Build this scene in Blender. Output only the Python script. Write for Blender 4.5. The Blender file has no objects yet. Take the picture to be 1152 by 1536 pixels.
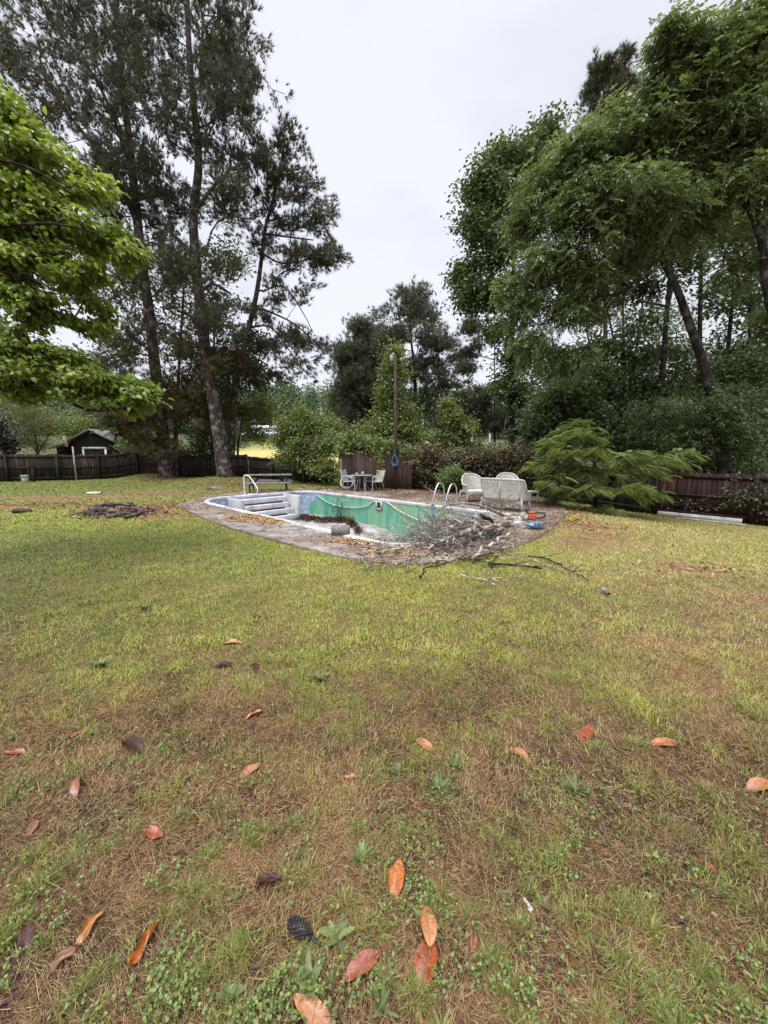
import bpy, bmesh, math, random
import numpy as np
from mathutils import Vector, Matrix

# ------------------------------------------------------------------ camera, sky, sun, exposure
S = bpy.context.scene
COL = S.collection
CAM_H, PITCH, FPX = 1.65, math.radians(8.69), 576.0
cam_d = bpy.data.cameras.new("camera")
cam = bpy.data.objects.new("camera", cam_d)
COL.objects.link(cam)
cam.location = (0, 0, CAM_H)
cam.rotation_euler = (math.pi / 2 - PITCH, 0, 0)
cam_d.sensor_fit = 'VERTICAL'
cam_d.sensor_height = 24.0
cam_d.lens = 24.0 * FPX / 1536.0
cam_d.clip_start = 0.05
cam_d.clip_end = 3000
S.camera = cam

SUN_EL, SUN_AZ = math.radians(62), math.radians(-150)      # azimuth from +Y towards +X: behind the camera, to its left
W = bpy.data.worlds.new("World")
S.world = W
W.use_nodes = True
nt = W.node_tree
nt.nodes.clear()
def _n(t, ty, **kw):
    n = t.nodes.new(ty)
    for k, v in kw.items():
        setattr(n, k, v)
    return n
out = _n(nt, 'ShaderNodeOutputWorld')
bg = _n(nt, 'ShaderNodeBackground')
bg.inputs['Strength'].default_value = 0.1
sky = _n(nt, 'ShaderNodeTexSky', sky_type='NISHITA', sun_disc=False, sun_elevation=SUN_EL, sun_rotation=SUN_AZ)
tc = _n(nt, 'ShaderNodeTexCoord')
mp = _n(nt, 'ShaderNodeMapping')
mp.inputs['Scale'].default_value = (1.0, 1.0, 2.2)
no = _n(nt, 'ShaderNodeTexNoise')
no.inputs['Scale'].default_value = 2.3
no.inputs['Detail'].default_value = 5
no.inputs['Roughness'].default_value = 0.5
rp = _n(nt, 'ShaderNodeValToRGB')
rp.color_ramp.elements[0].position = 0.33
rp.color_ramp.elements[0].color = (0.70, 0.72, 0.785, 1)
rp.color_ramp.elements[1].position = 0.56
rp.color_ramp.elements[1].color = (0.81, 0.83, 0.915, 1)
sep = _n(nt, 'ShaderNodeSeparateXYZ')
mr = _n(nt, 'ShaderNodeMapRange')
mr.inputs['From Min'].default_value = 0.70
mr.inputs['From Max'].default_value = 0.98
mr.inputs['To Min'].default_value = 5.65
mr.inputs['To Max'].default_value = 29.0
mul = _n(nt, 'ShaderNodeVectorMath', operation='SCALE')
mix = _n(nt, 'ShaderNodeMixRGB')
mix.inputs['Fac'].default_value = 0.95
L = nt.links.new
L(tc.outputs['Generated'], mp.inputs['Vector']); L(mp.outputs['Vector'], no.inputs['Vector'])
L(no.outputs['Fac'], rp.inputs['Fac']); L(tc.outputs['Generated'], sep.inputs['Vector'])
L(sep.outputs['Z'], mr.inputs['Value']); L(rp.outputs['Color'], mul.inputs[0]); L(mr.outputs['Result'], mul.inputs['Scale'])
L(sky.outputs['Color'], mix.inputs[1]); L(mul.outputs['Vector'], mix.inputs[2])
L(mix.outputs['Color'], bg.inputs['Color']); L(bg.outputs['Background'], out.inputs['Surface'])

sun_d = bpy.data.lights.new("sun", 'SUN')
sun_d.energy = 1.5
sun_d.angle = math.radians(40)
sun_d.color = (1.0, 0.965, 0.91)
sun = bpy.data.objects.new("sun", sun_d)
COL.objects.link(sun)
_sd = Vector((math.sin(SUN_AZ) * math.cos(SUN_EL), math.cos(SUN_AZ) * math.cos(SUN_EL), math.sin(SUN_EL)))
sun.rotation_euler = (-_sd).to_track_quat('-Z', 'Y').to_euler()

S.view_settings.view_transform = 'Standard'
S.view_settings.look = 'None'
S.view_settings.exposure = 1.05
S.view_settings.gamma = 1.0
S.cycles.max_bounces = 6
S.cycles.diffuse_bounces = 3
S.cycles.glossy_bounces = 2
S.cycles.transmission_bounces = 4
S.cycles.transparent_max_bounces = 6

# ------------------------------------------------------------------ helpers
RNG = np.random.default_rng(7)
random.seed(7)
SR = math.sqrt(0.5)
_c, _s = math.cos(PITCH), math.sin(PITCH)
def ray(px, py):
    cx, cy = (px - 576) / FPX, (768 - py) / FPX
    return np.array([cx, _c + cy * _s, -_s + cy * _c])
def G(px, py, z=0.0):                       # where the ray through a photo pixel meets the level z
    d = ray(px, py)
    return np.array([0, 0, CAM_H]) + d * ((z - CAM_H) / d[2])
def at(px, py, Y):                          # the point of that ray at distance Y
    d = ray(px, py)
    return np.array([0, 0, CAM_H]) + d * (Y / d[1])
def mpp(Y):                                 # metres per photo pixel near distance Y
    return Y / FPX

_T = np.random.default_rng(3).random((256, 256))
def vnoise(x, y, s=0):
    x = np.asarray(x, float) + s * 17.3; y = np.asarray(y, float) + s * 9.7
    xi = np.floor(x).astype(int); yi = np.floor(y).astype(int)
    fx = x - xi; fy = y - yi
    fx = fx * fx * (3 - 2 * fx); fy = fy * fy * (3 - 2 * fy)
    a = _T[xi & 255, yi & 255]; b = _T[(xi + 1) & 255, yi & 255]
    c = _T[xi & 255, (yi + 1) & 255]; d = _T[(xi + 1) & 255, (yi + 1) & 255]
    return (a * (1 - fx) + b * fx) * (1 - fy) + (c * (1 - fx) + d * fx) * fy
def fbm(x, y, f=1.0, o=4, s=0):
    r = 0; a = 0.5; t = 0
    for i in range(o):
        r = r + a * vnoise(x * f, y * f, s + i); t += a; a *= 0.5; f *= 2.03
    return r / t
def sstep(a, b, x):
    t = np.clip((np.asarray(x, float) - a) / (b - a), 0, 1)
    return t * t * (3 - 2 * t)

def raw_mesh(name, verts, faces, mat, parent=None, tint=None, col=None, smooth=False):
    """verts (n,3); faces: (m,k) int array or list of such arrays"""
    me = bpy.data.meshes.new(name)
    if not isinstance(faces, list):
        faces = [faces]
    faces = [np.asarray(f, dtype=np.int32) for f in faces if len(f)]
    nl = sum(f.size for f in faces); nf = sum(len(f) for f in faces)
    me.vertices.add(len(verts))
    me.vertices.foreach_set('co', np.ascontiguousarray(verts, dtype=np.float32).ravel())
    me.loops.add(nl)
    me.loops.foreach_set('vertex_index', np.concatenate([f.ravel() for f in faces]))
    me.polygons.add(nf)
    ls = []; o = 0
    for f in faces:
        k = f.shape[1]
        ls.append(o + np.arange(len(f), dtype=np.int32) * k); o += f.size
    me.polygons.foreach_set('loop_start', np.concatenate(ls))
    me.update(calc_edges=True)
    me.validate()
    if smooth:
        me.polygons.foreach_set('use_smooth', np.ones(nf, dtype=bool))
    if tint is not None:
        a = me.attributes.new('tint', 'FLOAT', 'POINT')
        a.data.foreach_set('value', np.asarray(tint, dtype=np.float32))
    if col is not None:
        a = me.attributes.new('col', 'FLOAT_COLOR', 'POINT')
        c4 = np.ones((len(verts), 4), dtype=np.float32); c4[:, :3] = col
        a.data.foreach_set('color', c4.ravel())
    me.materials.append(mat)
    o = bpy.data.objects.new(name, me)
    COL.objects.link(o)
    if parent is not None:
        o.parent = parent
    return o

def frame(d):
    d = np.asarray(d, float); d = d / (np.linalg.norm(d) + 1e-9)
    h = np.array([0, 0, 1.0]) if abs(d[2]) < 0.92 else np.array([1.0, 0, 0])
    a = np.cross(h, d); a /= np.linalg.norm(a)
    return d, a, np.cross(d, a)

class MB:
    """collects shapes into one mesh; origin is subtracted so that parts sit in their thing's frame"""
    def __init__(self):
        self.v = []; self.f = {}; self.t = []; self.n = 0
    def add(self, verts, faces, tint=0.5):
        verts = np.asarray(verts, float)
        for f in faces:
            self.f.setdefault(len(f), []).append([i + self.n for i in f])
        self.v.append(verts); self.t.append(np.full(len(verts), tint)); self.n += len(verts)
        return self
    def box(self, c, s, rz=0.0, ax=None, tint=0.5):
        c = np.asarray(c, float); h = np.asarray(s, float) / 2
        if ax is None:
            ax = (np.array([math.cos(rz), math.sin(rz), 0]), np.array([-math.sin(rz), math.cos(rz), 0]), np.array([0, 0, 1.0]))
        P = [c + ax[0] * h[0] * i + ax[1] * h[1] * j + ax[2] * h[2] * k for k in (-1, 1) for j in (-1, 1) for i in (-1, 1)]
        return self.add(P, [(0, 2, 3, 1), (4, 5, 7, 6), (0, 1, 5, 4), (2, 6, 7, 3), (0, 4, 6, 2), (1, 3, 7, 5)], tint)
    def bar(self, p, q, w, h, tint=0.5, up=None):
        p = np.asarray(p, float); q = np.asarray(q, float)
        d, a, b = frame(q - p)
        if up is not None:
            b = np.asarray(up, float); b = b - d * b.dot(d); b /= np.linalg.norm(b); a = np.cross(b, d)
        return self.box((p + q) / 2, (np.linalg.norm(q - p), w, h), ax=(d, a, b), tint=tint)
    def tube(self, pts, r, n=8, caps=True, tint=0.5):
        pts = np.asarray(pts, float); m = len(pts)
        r = np.full(m, r) if np.isscalar(r) else np.asarray(r, float)
        V = []; pa = None
        for i in range(m):
            d = pts[min(i + 1, m - 1)] - pts[max(i - 1, 0)]
            d = d / (np.linalg.norm(d) + 1e-9)
            if pa is None:
                _, a, b = frame(d)
            else:
                a = pa - d * pa.dot(d); a /= np.linalg.norm(a) + 1e-9; b = np.cross(d, a)
            pa = a
            for k in range(n):
                t = 2 * math.pi * k / n
                V.append(pts[i] + (a * math.cos(t) + b * math.sin(t)) * r[i])
        F = [(i * n + k, i * n + (k + 1) % n, (i + 1) * n + (k + 1) % n, (i + 1) * n + k) for i in range(m - 1) for k in range(n)]
        if caps:
            F += [tuple(range(n - 1, -1, -1)), tuple((m - 1) * n + k for k in range(n))]
        return self.add(V, F, tint)
    def lathe(self, prof, n=16, c=(0, 0, 0), tint=0.5):
        c = np.asarray(c, float); V = []; F = []
        for r, z in prof:
            for k in range(n):
                t = 2 * math.pi * k / n
                V.append(c + np.array([r * math.cos(t), r * math.sin(t), z]))
        for i in range(len(prof) - 1):
            for k in range(n):
                F.append((i * n + k, i * n + (k + 1) % n, (i + 1) * n + (k + 1) % n, (i + 1) * n + k))
        F += [tuple(range(n - 1, -1, -1)), tuple((len(prof) - 1) * n + k for k in range(n))]
        return self.add(V, F, tint)
    def build(self, name, mat, parent=None, origin=None, smooth=False, bevel=0.0):
        V = np.concatenate(self.v); T = np.concatenate(self.t)
        if origin is not None:
            V = V - np.asarray(origin, float)
        o = raw_mesh(name, V, [np.array(f) for f in self.f.values()], mat, parent, tint=T, smooth=smooth)
        if bevel > 0:
            m = o.modifiers.new('bevel', 'BEVEL'); m.width = bevel; m.segments = 2; m.limit_method = 'ANGLE'
        return o

def tag(o, label=None, cat=None, group=None, kind=None):
    if label: o['label'] = label
    if cat: o['category'] = cat
    if group: o['group'] = group
    if kind: o['kind'] = kind
    return o
def thing(name, label, cat, loc, rz=0.0, group=None):
    o = bpy.data.objects.new(name, None)
    COL.objects.link(o)
    o.empty_display_size = 0.2
    o.location = tuple(loc); o.rotation_euler = (0, 0, rz)
    return tag(o, label, cat, group)
def dup(root, loc, rz, label):
    r = root.copy(); COL.objects.link(r)
    r.location = tuple(loc); r.rotation_euler = (0, 0, rz); r['label'] = label
    for ch in list(root.children):
        c = ch.copy(); COL.objects.link(c); c.parent = r
        for g in list(ch.children):
            d = g.copy(); COL.objects.link(d); d.parent = c
    return r

def catmull(P, step):
    P = np.asarray(P, float)
    if len(P) < 3:
        n = max(2, int(np.linalg.norm(P[-1] - P[0]) / step) + 1)
        return P[0] + (P[-1] - P[0]) * np.linspace(0, 1, n)[:, None]
    Q = np.vstack([2 * P[0] - P[1], P, 2 * P[-1] - P[-2]])
    out = []
    for i in range(1, len(Q) - 2):
        n = max(1, int(np.linalg.norm(Q[i + 1] - Q[i]) / step))
        for k in range(n):
            t = k / n
            out.append(0.5 * ((2 * Q[i]) + (-Q[i - 1] + Q[i + 1]) * t + (2 * Q[i - 1] - 5 * Q[i] + 4 * Q[i + 1] - Q[i + 2]) * t * t
                              + (-Q[i - 1] + 3 * Q[i] - 3 * Q[i + 1] + Q[i + 2]) * t ** 3))
    out.append(P[-1])
    return np.array(out)

# ------------------------------------------------------------------ materials
def mat_base(name, rough=0.7, spec=0.4):
    m = bpy.data.materials.new(name); m.use_nodes = True
    t = m.node_tree; b = t.nodes['Principled BSDF']
    b.inputs['Roughness'].default_value = rough
    b.inputs['Specular IOR Level'].default_value = spec
    return m, t, b
def ramp(t, stops):
    r = _n(t, 'ShaderNodeValToRGB'); e = r.color_ramp.elements
    while len(e) < len(stops): e.new(0.5)
    for i, (p, c) in enumerate(stops):
        e[i].position = p; e[i].color = (*c, 1)
    return r
def noise_node(t, scale, detail=4, rough=0.55, vec=None, stretch=None, distort=0.0):
    n = _n(t, 'ShaderNodeTexNoise')
    n.inputs['Scale'].default_value = scale; n.inputs['Detail'].default_value = detail
    n.inputs['Roughness'].default_value = rough; n.inputs['Distortion'].default_value = distort
    c = _n(t, 'ShaderNodeTexCoord'); src = c.outputs['Object']
    if vec is not None: src = vec
    if stretch:
        mm = _n(t, 'ShaderNodeMapping'); mm.inputs['Scale'].default_value = stretch
        t.links.new(src, mm.inputs['Vector']); src = mm.outputs['Vector']
    t.links.new(src, n.inputs['Vector'])
    return n
def bump(t, b, src, strength=0.4, dist=0.01):
    bm = _n(t, 'ShaderNodeBump'); bm.inputs['Strength'].default_value = strength; bm.inputs['Distance'].default_value = dist
    t.links.new(src, bm.inputs['Height']); t.links.new(bm.outputs['Normal'], b.inputs['Normal'])
def mixc(t, fac, a, b, mode='MIX'):
    m = _n(t, 'ShaderNodeMixRGB', blend_type=mode)
    for i, v in ((0, fac), (1, a), (2, b)):
        if isinstance(v, (int, float)): m.inputs[i].default_value = v
        elif isinstance(v, tuple): m.inputs[i].default_value = (*v, 1)
        else: t.links.new(v, m.inputs[i])
    return m.outputs[0]
def noise_mat(name, stops, scale=8, rough=0.7, spec=0.4, detail=5, bmp=0.0, bdist=0.01, stretch=None, tint=0.0, rough2=None, metal=0.0):
    """colour from a noise through a ramp; tint>0 lets the per-piece attribute lighten or darken it"""
    m, t, b = mat_base(name, rough, spec)
    n = noise_node(t, scale, detail, stretch=stretch)
    src = n.outputs['Fac']
    if tint > 0:
        a = _n(t, 'ShaderNodeAttribute', attribute_name='tint')
        ma = _n(t, 'ShaderNodeMath', operation='MULTIPLY_ADD')
        ma.inputs[1].default_value = tint; ma.inputs[2].default_value = -tint * 0.5
        t.links.new(a.outputs['Fac'], ma.inputs[0])
        ad = _n(t, 'ShaderNodeMath', operation='ADD')
        t.links.new(ma.outputs[0], ad.inputs[0]); t.links.new(src, ad.inputs[1]); src = ad.outputs[0]
    r = ramp(t, stops)
    t.links.new(src, r.inputs['Fac']); t.links.new(r.outputs['Color'], b.inputs['Base Color'])
    b.inputs['Metallic'].default_value = metal
    if rough2 is not None:
        n2 = noise_node(t, scale * 0.31, 3)
        q = _n(t, 'ShaderNodeMapRange'); q.inputs['From Min'].default_value = 0.35; q.inputs['From Max'].default_value = 0.65
        q.inputs['To Min'].default_value = rough; q.inputs['To Max'].default_value = rough2
        t.links.new(n2.outputs['Fac'], q.inputs['Value']); t.links.new(q.outputs['Result'], b.inputs['Roughness'])
    if bmp > 0:
        bump(t, b, n.outputs['Fac'], bmp, bdist)
    return m
def leaf_mat(name, stops, trans=0.3, rough=0.45, spec=0.5, patch=0.35, pscale=0.5, tboost=1.5):
    m, t, b = mat_base(name, rough, spec)
    a = _n(t, 'ShaderNodeAttribute', attribute_name='tint')
    n = noise_node(t, pscale, 2)
    ma = _n(t, 'ShaderNodeMath', operation='MULTIPLY_ADD'); ma.inputs[1].default_value = patch * 2; ma.inputs[2].default_value = -patch
    t.links.new(n.outputs['Fac'], ma.inputs[0])
    ad = _n(t, 'ShaderNodeMath', operation='ADD'); t.links.new(ma.outputs[0], ad.inputs[0]); t.links.new(a.outputs['Fac'], ad.inputs[1])
    r = ramp(t, stops); t.links.new(ad.outputs[0], r.inputs['Fac']); t.links.new(r.outputs['Color'], b.inputs['Base Color'])
    tr = _n(t, 'ShaderNodeBsdfTranslucent')
    hs = mixc(t, 1.0, r.outputs['Color'], (tboost * 0.95, tboost * 0.9, tboost * 0.5), 'MULTIPLY'); t.links.new(hs, tr.inputs['Color'])
    ms = _n(t, 'ShaderNodeMixShader'); ms.inputs[0].default_value = trans
    t.links.new(b.outputs[0], ms.inputs[1]); t.links.new(tr.outputs[0], ms.inputs[2])
    t.links.new(ms.outputs[0], t.nodes['Material Output'].inputs['Surface'])
    return m
def col_mat(name, rough=0.8, spec=0.25, trans=0.0, grain=0.0, gscale=60):
    m, t, b = mat_base(name, rough, spec)
    a = _n(t, 'ShaderNodeAttribute', attribute_name='col'); c = a.outputs['Color']
    if grain > 0:
        n = noise_node(t, gscale, 6, 0.7)
        r = ramp(t, [(0.3, (1 - grain,) * 3), (0.7, (1 + grain,) * 3)])
        t.links.new(n.outputs['Fac'], r.inputs['Fac']); c = mixc(t, 1.0, c, r.outputs['Color'], 'MULTIPLY')
        bump(t, b, n.outputs['Fac'], 0.8, 0.02)
    t.links.new(c, b.inputs['Base Color'])
    if trans > 0:
        tr = _n(t, 'ShaderNodeBsdfTranslucent'); t.links.new(c, tr.inputs['Color'])
        ms = _n(t, 'ShaderNodeMixShader'); ms.inputs[0].default_value = trans
        t.links.new(b.outputs[0], ms.inputs[1]); t.links.new(tr.outputs[0], ms.inputs[2])
        t.links.new(ms.outputs[0], t.nodes['Material Output'].inputs['Surface'])
    return m
def bark_mat(name, dark, mid, light, scale=7.0):
    m, t, b = mat_base(name, 0.9, 0.2)
    n = noise_node(t, scale, 6, 0.65, stretch=(1, 1, 0.28), distort=0.6)
    r = ramp(t, [(0.30, dark), (0.52, mid), (0.66, light)])
    t.links.new(n.outputs['Fac'], r.inputs['Fac'])
    n2 = noise_node(t, scale * 0.45, 4)
    r2 = ramp(t, [(0.52, (0, 0, 0)), (0.64, (1, 1, 1))]); t.links.new(n2.outputs['Fac'], r2.inputs['Fac'])
    t.links.new(mixc(t, r2.outputs['Color'], r.outputs['Color'], tuple(1.25 * x + 0.02 for x in light)), b.inputs['Base Color'])
    bump(t, b, n.outputs['Fac'], 1.0, 0.05)
    return m

M = {}
M['bark_pine'] = bark_mat('bark_pine', (0.016, 0.011, 0.010), (0.055, 0.041, 0.035), (0.135, 0.13, 0.11))
M['bark_dark'] = bark_mat('bark_dark', (0.010, 0.008, 0.007), (0.028, 0.023, 0.018), (0.06, 0.056, 0.046))
M['bark_grey'] = bark_mat('bark_grey', (0.072, 0.055, 0.044), (0.245, 0.205, 0.17), (0.46, 0.43, 0.385), 14)
M['ground'] = col_mat('ground', 0.9, 0.15, grain=0.45, gscale=45)
M['grass'] = col_mat('grass', 0.6, 0.3, trans=0.2)
M['litter'] = col_mat('litter', 0.6, 0.35, trans=0.08)
M['clover'] = col_mat('clover', 0.55, 0.35, trans=0.2)
# ------------------------------------------------------------------ terrain
def height(x, y):
    x = np.asarray(x, float); y = np.asarray(y, float)
    z = -0.6 * sstep(4.6, 10.5, x) * sstep(1.0, 6.0, y) - 0.8 * sstep(11, 30, x)
    z = z + 1.75 * sstep(27, 62, y) + 4.3 * sstep(66, 105, y) + 13 * sstep(105, 230, y)
    for (px, py, Y, h, r) in ((250, 716, 24.6, 0.34, 1.5), (337, 719, 24.0, 0.26, 1.6), (60, 760, 11.2, 0.10, 1.3), (175, 768, 10.7, 0.06, 0.9)):
        c = G(px, py); z = z + h * np.exp(-((x - c[0]) ** 2 + (y - Y) ** 2) / (r * r))
    return z + 0.035 * (fbm(x, y, 0.7, 3, 5) - 0.5) * sstep(0.5, 2.0, y)
def hz(x, y):
    return float(height(x, y))
def GH(px, py):                              # the terrain point under a pixel
    d = ray(px, py); z = 0.0
    for _ in range(12):
        p = np.array([0, 0, CAM_H]) + d * ((z - CAM_H) / d[2]); z = hz(p[0], p[1])
    return np.array([p[0], p[1], z])

DECK_Z = 0.045
deck_px = [(268, 756), (282, 765), (305, 776), (340, 789), (400, 806), (460, 822), (520, 835), (575, 843), (625, 845), (690, 838), (750, 825),
           (812, 802), (842, 779), (850, 765), (828, 754), (790, 746), (740, 741), (660, 737), (600, 734.5), (520, 732.5), (440, 732.5), (400, 734),
           (340, 740), (300, 747)]
DECK = np.array([G(a, b, DECK_Z)[:2] for a, b in deck_px])
def uv(u, v):                                # pool axes: u runs along the pool (towards the near right), v across it
    return np.array([(u + v) * SR, (v - u) * SR])
U0, U1, V0, V1 = -14.1, -4.15, 4.78, 9.40
def _arc(cu, cv, r, a0, a1, n=9):
    return [uv(cu + r * math.cos(math.radians(a)), cv + r * math.sin(math.radians(a))) for a in np.linspace(a0, a1, n)]
POOL = np.array(_arc(U0 + 1.5, V0 + 1.1, 1.1, 180, 270) + _arc(U1 - 0.9, V0 + 0.9, 0.9, 270, 360) + _arc(U1 - 0.5, V1 - 0.5, 0.5, 0, 90) + _arc(U0 + 0.9, V1 - 0.9, 0.9, 90, 180))
POOL[0:9] = np.array([uv(U0 + 1.5 + 1.5 * math.cos(math.radians(a)), V0 + 1.1 + 1.1 * math.sin(math.radians(a))) for a in np.linspace(180, 270, 9)])
def inside(poly, x, y):
    x = np.asarray(x); y = np.asarray(y); r = np.zeros(x.shape, bool); n = len(poly)
    for i in range(n):
        x1, y1 = poly[i]; x2, y2 = poly[(i + 1) % n]
        if y1 == y2: continue
        c = ((y1 > y) != (y2 > y)) & (x < (x2 - x1) * (y - y1) / (y2 - y1) + x1)
        r ^= c
    return r
def offset_poly(P, d):
    P = np.asarray(P); n = len(P); out = []
    area = 0.5 * sum(P[i][0] * P[(i + 1) % n][1] - P[(i + 1) % n][0] * P[i][1] for i in range(n))
    sg = 1 if area > 0 else -1
    for i in range(n):
        e0 = P[i] - P[i - 1]; e1 = P[(i + 1) % n] - P[i]
        n0 = np.array([e0[1], -e0[0]]) / (np.linalg.norm(e0) + 1e-9); n1 = np.array([e1[1], -e1[0]]) / (np.linalg.norm(e1) + 1e-9)
        b = n0 + n1; b = b / (np.linalg.norm(b) + 1e-9)
        out.append(P[i] + b * d * sg / max(0.5, b.dot(n0)))
    return np.array(out)
DECK_IN = offset_poly(DECK, -0.35)

# ------------------------------------------------------------------ what grows where, and its painted shade (0..1 fields over the ground)
def blob(x, y, c, rx, ry=None):
    ry = ry or rx
    return np.exp(-(((x - c[0]) / rx) ** 2 + ((y - c[1]) / ry) ** 2))
DIRT = [(20, 765, 0.9, 0.6), (70, 757, 1.2, 0.6), (120, 757, 1.2, 0.5), (200, 765, 1.2, 0.8), (240, 775, 1.0, 0.5), (255, 760, 1.0, 0.9), (250, 716, 2.0, 1.2), (337, 719, 2.0, 1.1), (350, 727, 1.6, 0.6),
        (150, 745, 3.0, 0.5), (230, 738, 2.6, 0.8), (30, 747, 2.5, 0.5), (875, 788, 0.8, 0.9), (865, 812, 0.45, 0.4), (905, 805, 0.6, 0.5), (1045, 853, 0.6, 0.2)]
DIRT_W = {875: .7, 865: .7, 905: .6, 1045: .6}
def zones(x, y):
    n1 = fbm(x, y, 0.9, 4, 11); n2 = fbm(x, y, 3.2, 4, 21); n3 = fbm(x, y, 9.0, 3, 31)
    near = sstep(2.8, 1.5, y + 1.6 * (n1 - 0.5) - 0.25 * np.abs(x) * (x < 0) * 0.4)
    thatch = np.clip(near * (0.55 + 2.2 * (n2 - 0.34)), 0, 1)
    thatch = np.maximum(thatch, np.clip(0.8 * (n2 - 0.52), 0, 1) * sstep(9, 3, y))
    right = sstep(0.5, 4.5, x - 0.25 * y + 1.3) * sstep(1.5, 3.5, y)
    dry = np.clip(right * (0.55 + 1.3 * (n1 - 0.45)) + 0.55 * (n2 - 0.54), 0, 1)
    dirt = np.zeros_like(np.asarray(x, float))
    for px, py, rx, ry in DIRT:
        c = G(px, py); dirt = np.maximum(dirt, 1.25 * DIRT_W.get(px, 1.0) * blob(x, y, c, rx, ry))
    dirt = np.clip(dirt * (0.3 + 1.6 * n2) + 0.5 * (n2 - 0.62), 0, 1)
    dark = sstep(-1.2, -4.5, x - 0.0 * y) * sstep(12, 5, y) * 0.9 + sstep(10, 16, y) * 0.85  # left lawn's shade painted in as darker green; far lawn darkened too
    return n1, n2, n3, thatch, dry, dirt, np.clip(dark, 0, 1)
def lerp(a, b, t):
    t = np.asarray(t)[..., None]
    return np.asarray(a) * (1 - t) + np.asarray(b) * t

def axis(lo, hi, step, far_lo, far_hi, g=1.22):
    a = list(np.arange(lo, hi + 1e-6, step)); s = step
    while a[-1] < far_hi: s *= g; a.append(a[-1] + s)
    s = step
    while a[0] > far_lo: s *= g; a.insert(0, a[0] - s)
    return np.array(a)
xs = axis(-13, 13, 0.13, -420, 420); ys = axis(-0.5, 20, 0.11, -60, 900)
X, Y = np.meshgrid(xs, ys, indexing='ij')
Z = height(X, Y)
inn = inside(DECK_IN, X, Y)
nx, ny = X.shape
idx = np.arange(nx * ny).reshape(nx, ny)
q = np.stack([idx[:-1, :-1], idx[1:, :-1], idx[1:, 1:], idx[:-1, 1:]], -1).reshape(-1, 4)
q = q[~inn.ravel()[q].any(1)]
n1, n2, n3, th, dr, di, dk = zones(X, Y)
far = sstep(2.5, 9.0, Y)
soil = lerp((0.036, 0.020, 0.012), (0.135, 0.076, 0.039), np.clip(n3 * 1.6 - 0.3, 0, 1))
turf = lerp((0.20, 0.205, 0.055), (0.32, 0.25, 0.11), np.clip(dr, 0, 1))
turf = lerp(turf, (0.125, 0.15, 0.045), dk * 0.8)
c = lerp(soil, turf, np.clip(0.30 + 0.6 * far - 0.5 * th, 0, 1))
c = lerp(c, lerp((0.16, 0.075, 0.045), (0.27, 0.145, 0.085), np.clip(n3 * 1.5 - 0.25, 0, 1)), di)
fld = sstep(28, 33, Y)
c = lerp(c, lerp((0.42, 0.34, 0.12), (0.34, 0.31, 0.11), n1), fld)
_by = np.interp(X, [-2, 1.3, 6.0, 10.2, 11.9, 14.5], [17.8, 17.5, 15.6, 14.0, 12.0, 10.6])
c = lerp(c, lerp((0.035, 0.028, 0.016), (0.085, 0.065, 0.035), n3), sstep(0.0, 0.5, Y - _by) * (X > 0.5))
c = lerp(c, lerp((0.07, 0.10, 0.03), (0.16, 0.18, 0.06), n1), sstep(70, 85, Y + 0 * X))
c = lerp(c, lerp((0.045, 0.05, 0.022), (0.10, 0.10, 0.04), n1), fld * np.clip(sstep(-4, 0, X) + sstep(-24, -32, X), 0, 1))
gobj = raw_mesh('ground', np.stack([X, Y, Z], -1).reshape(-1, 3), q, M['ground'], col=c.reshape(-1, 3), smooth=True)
tag(gobj, kind='structure')

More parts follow.
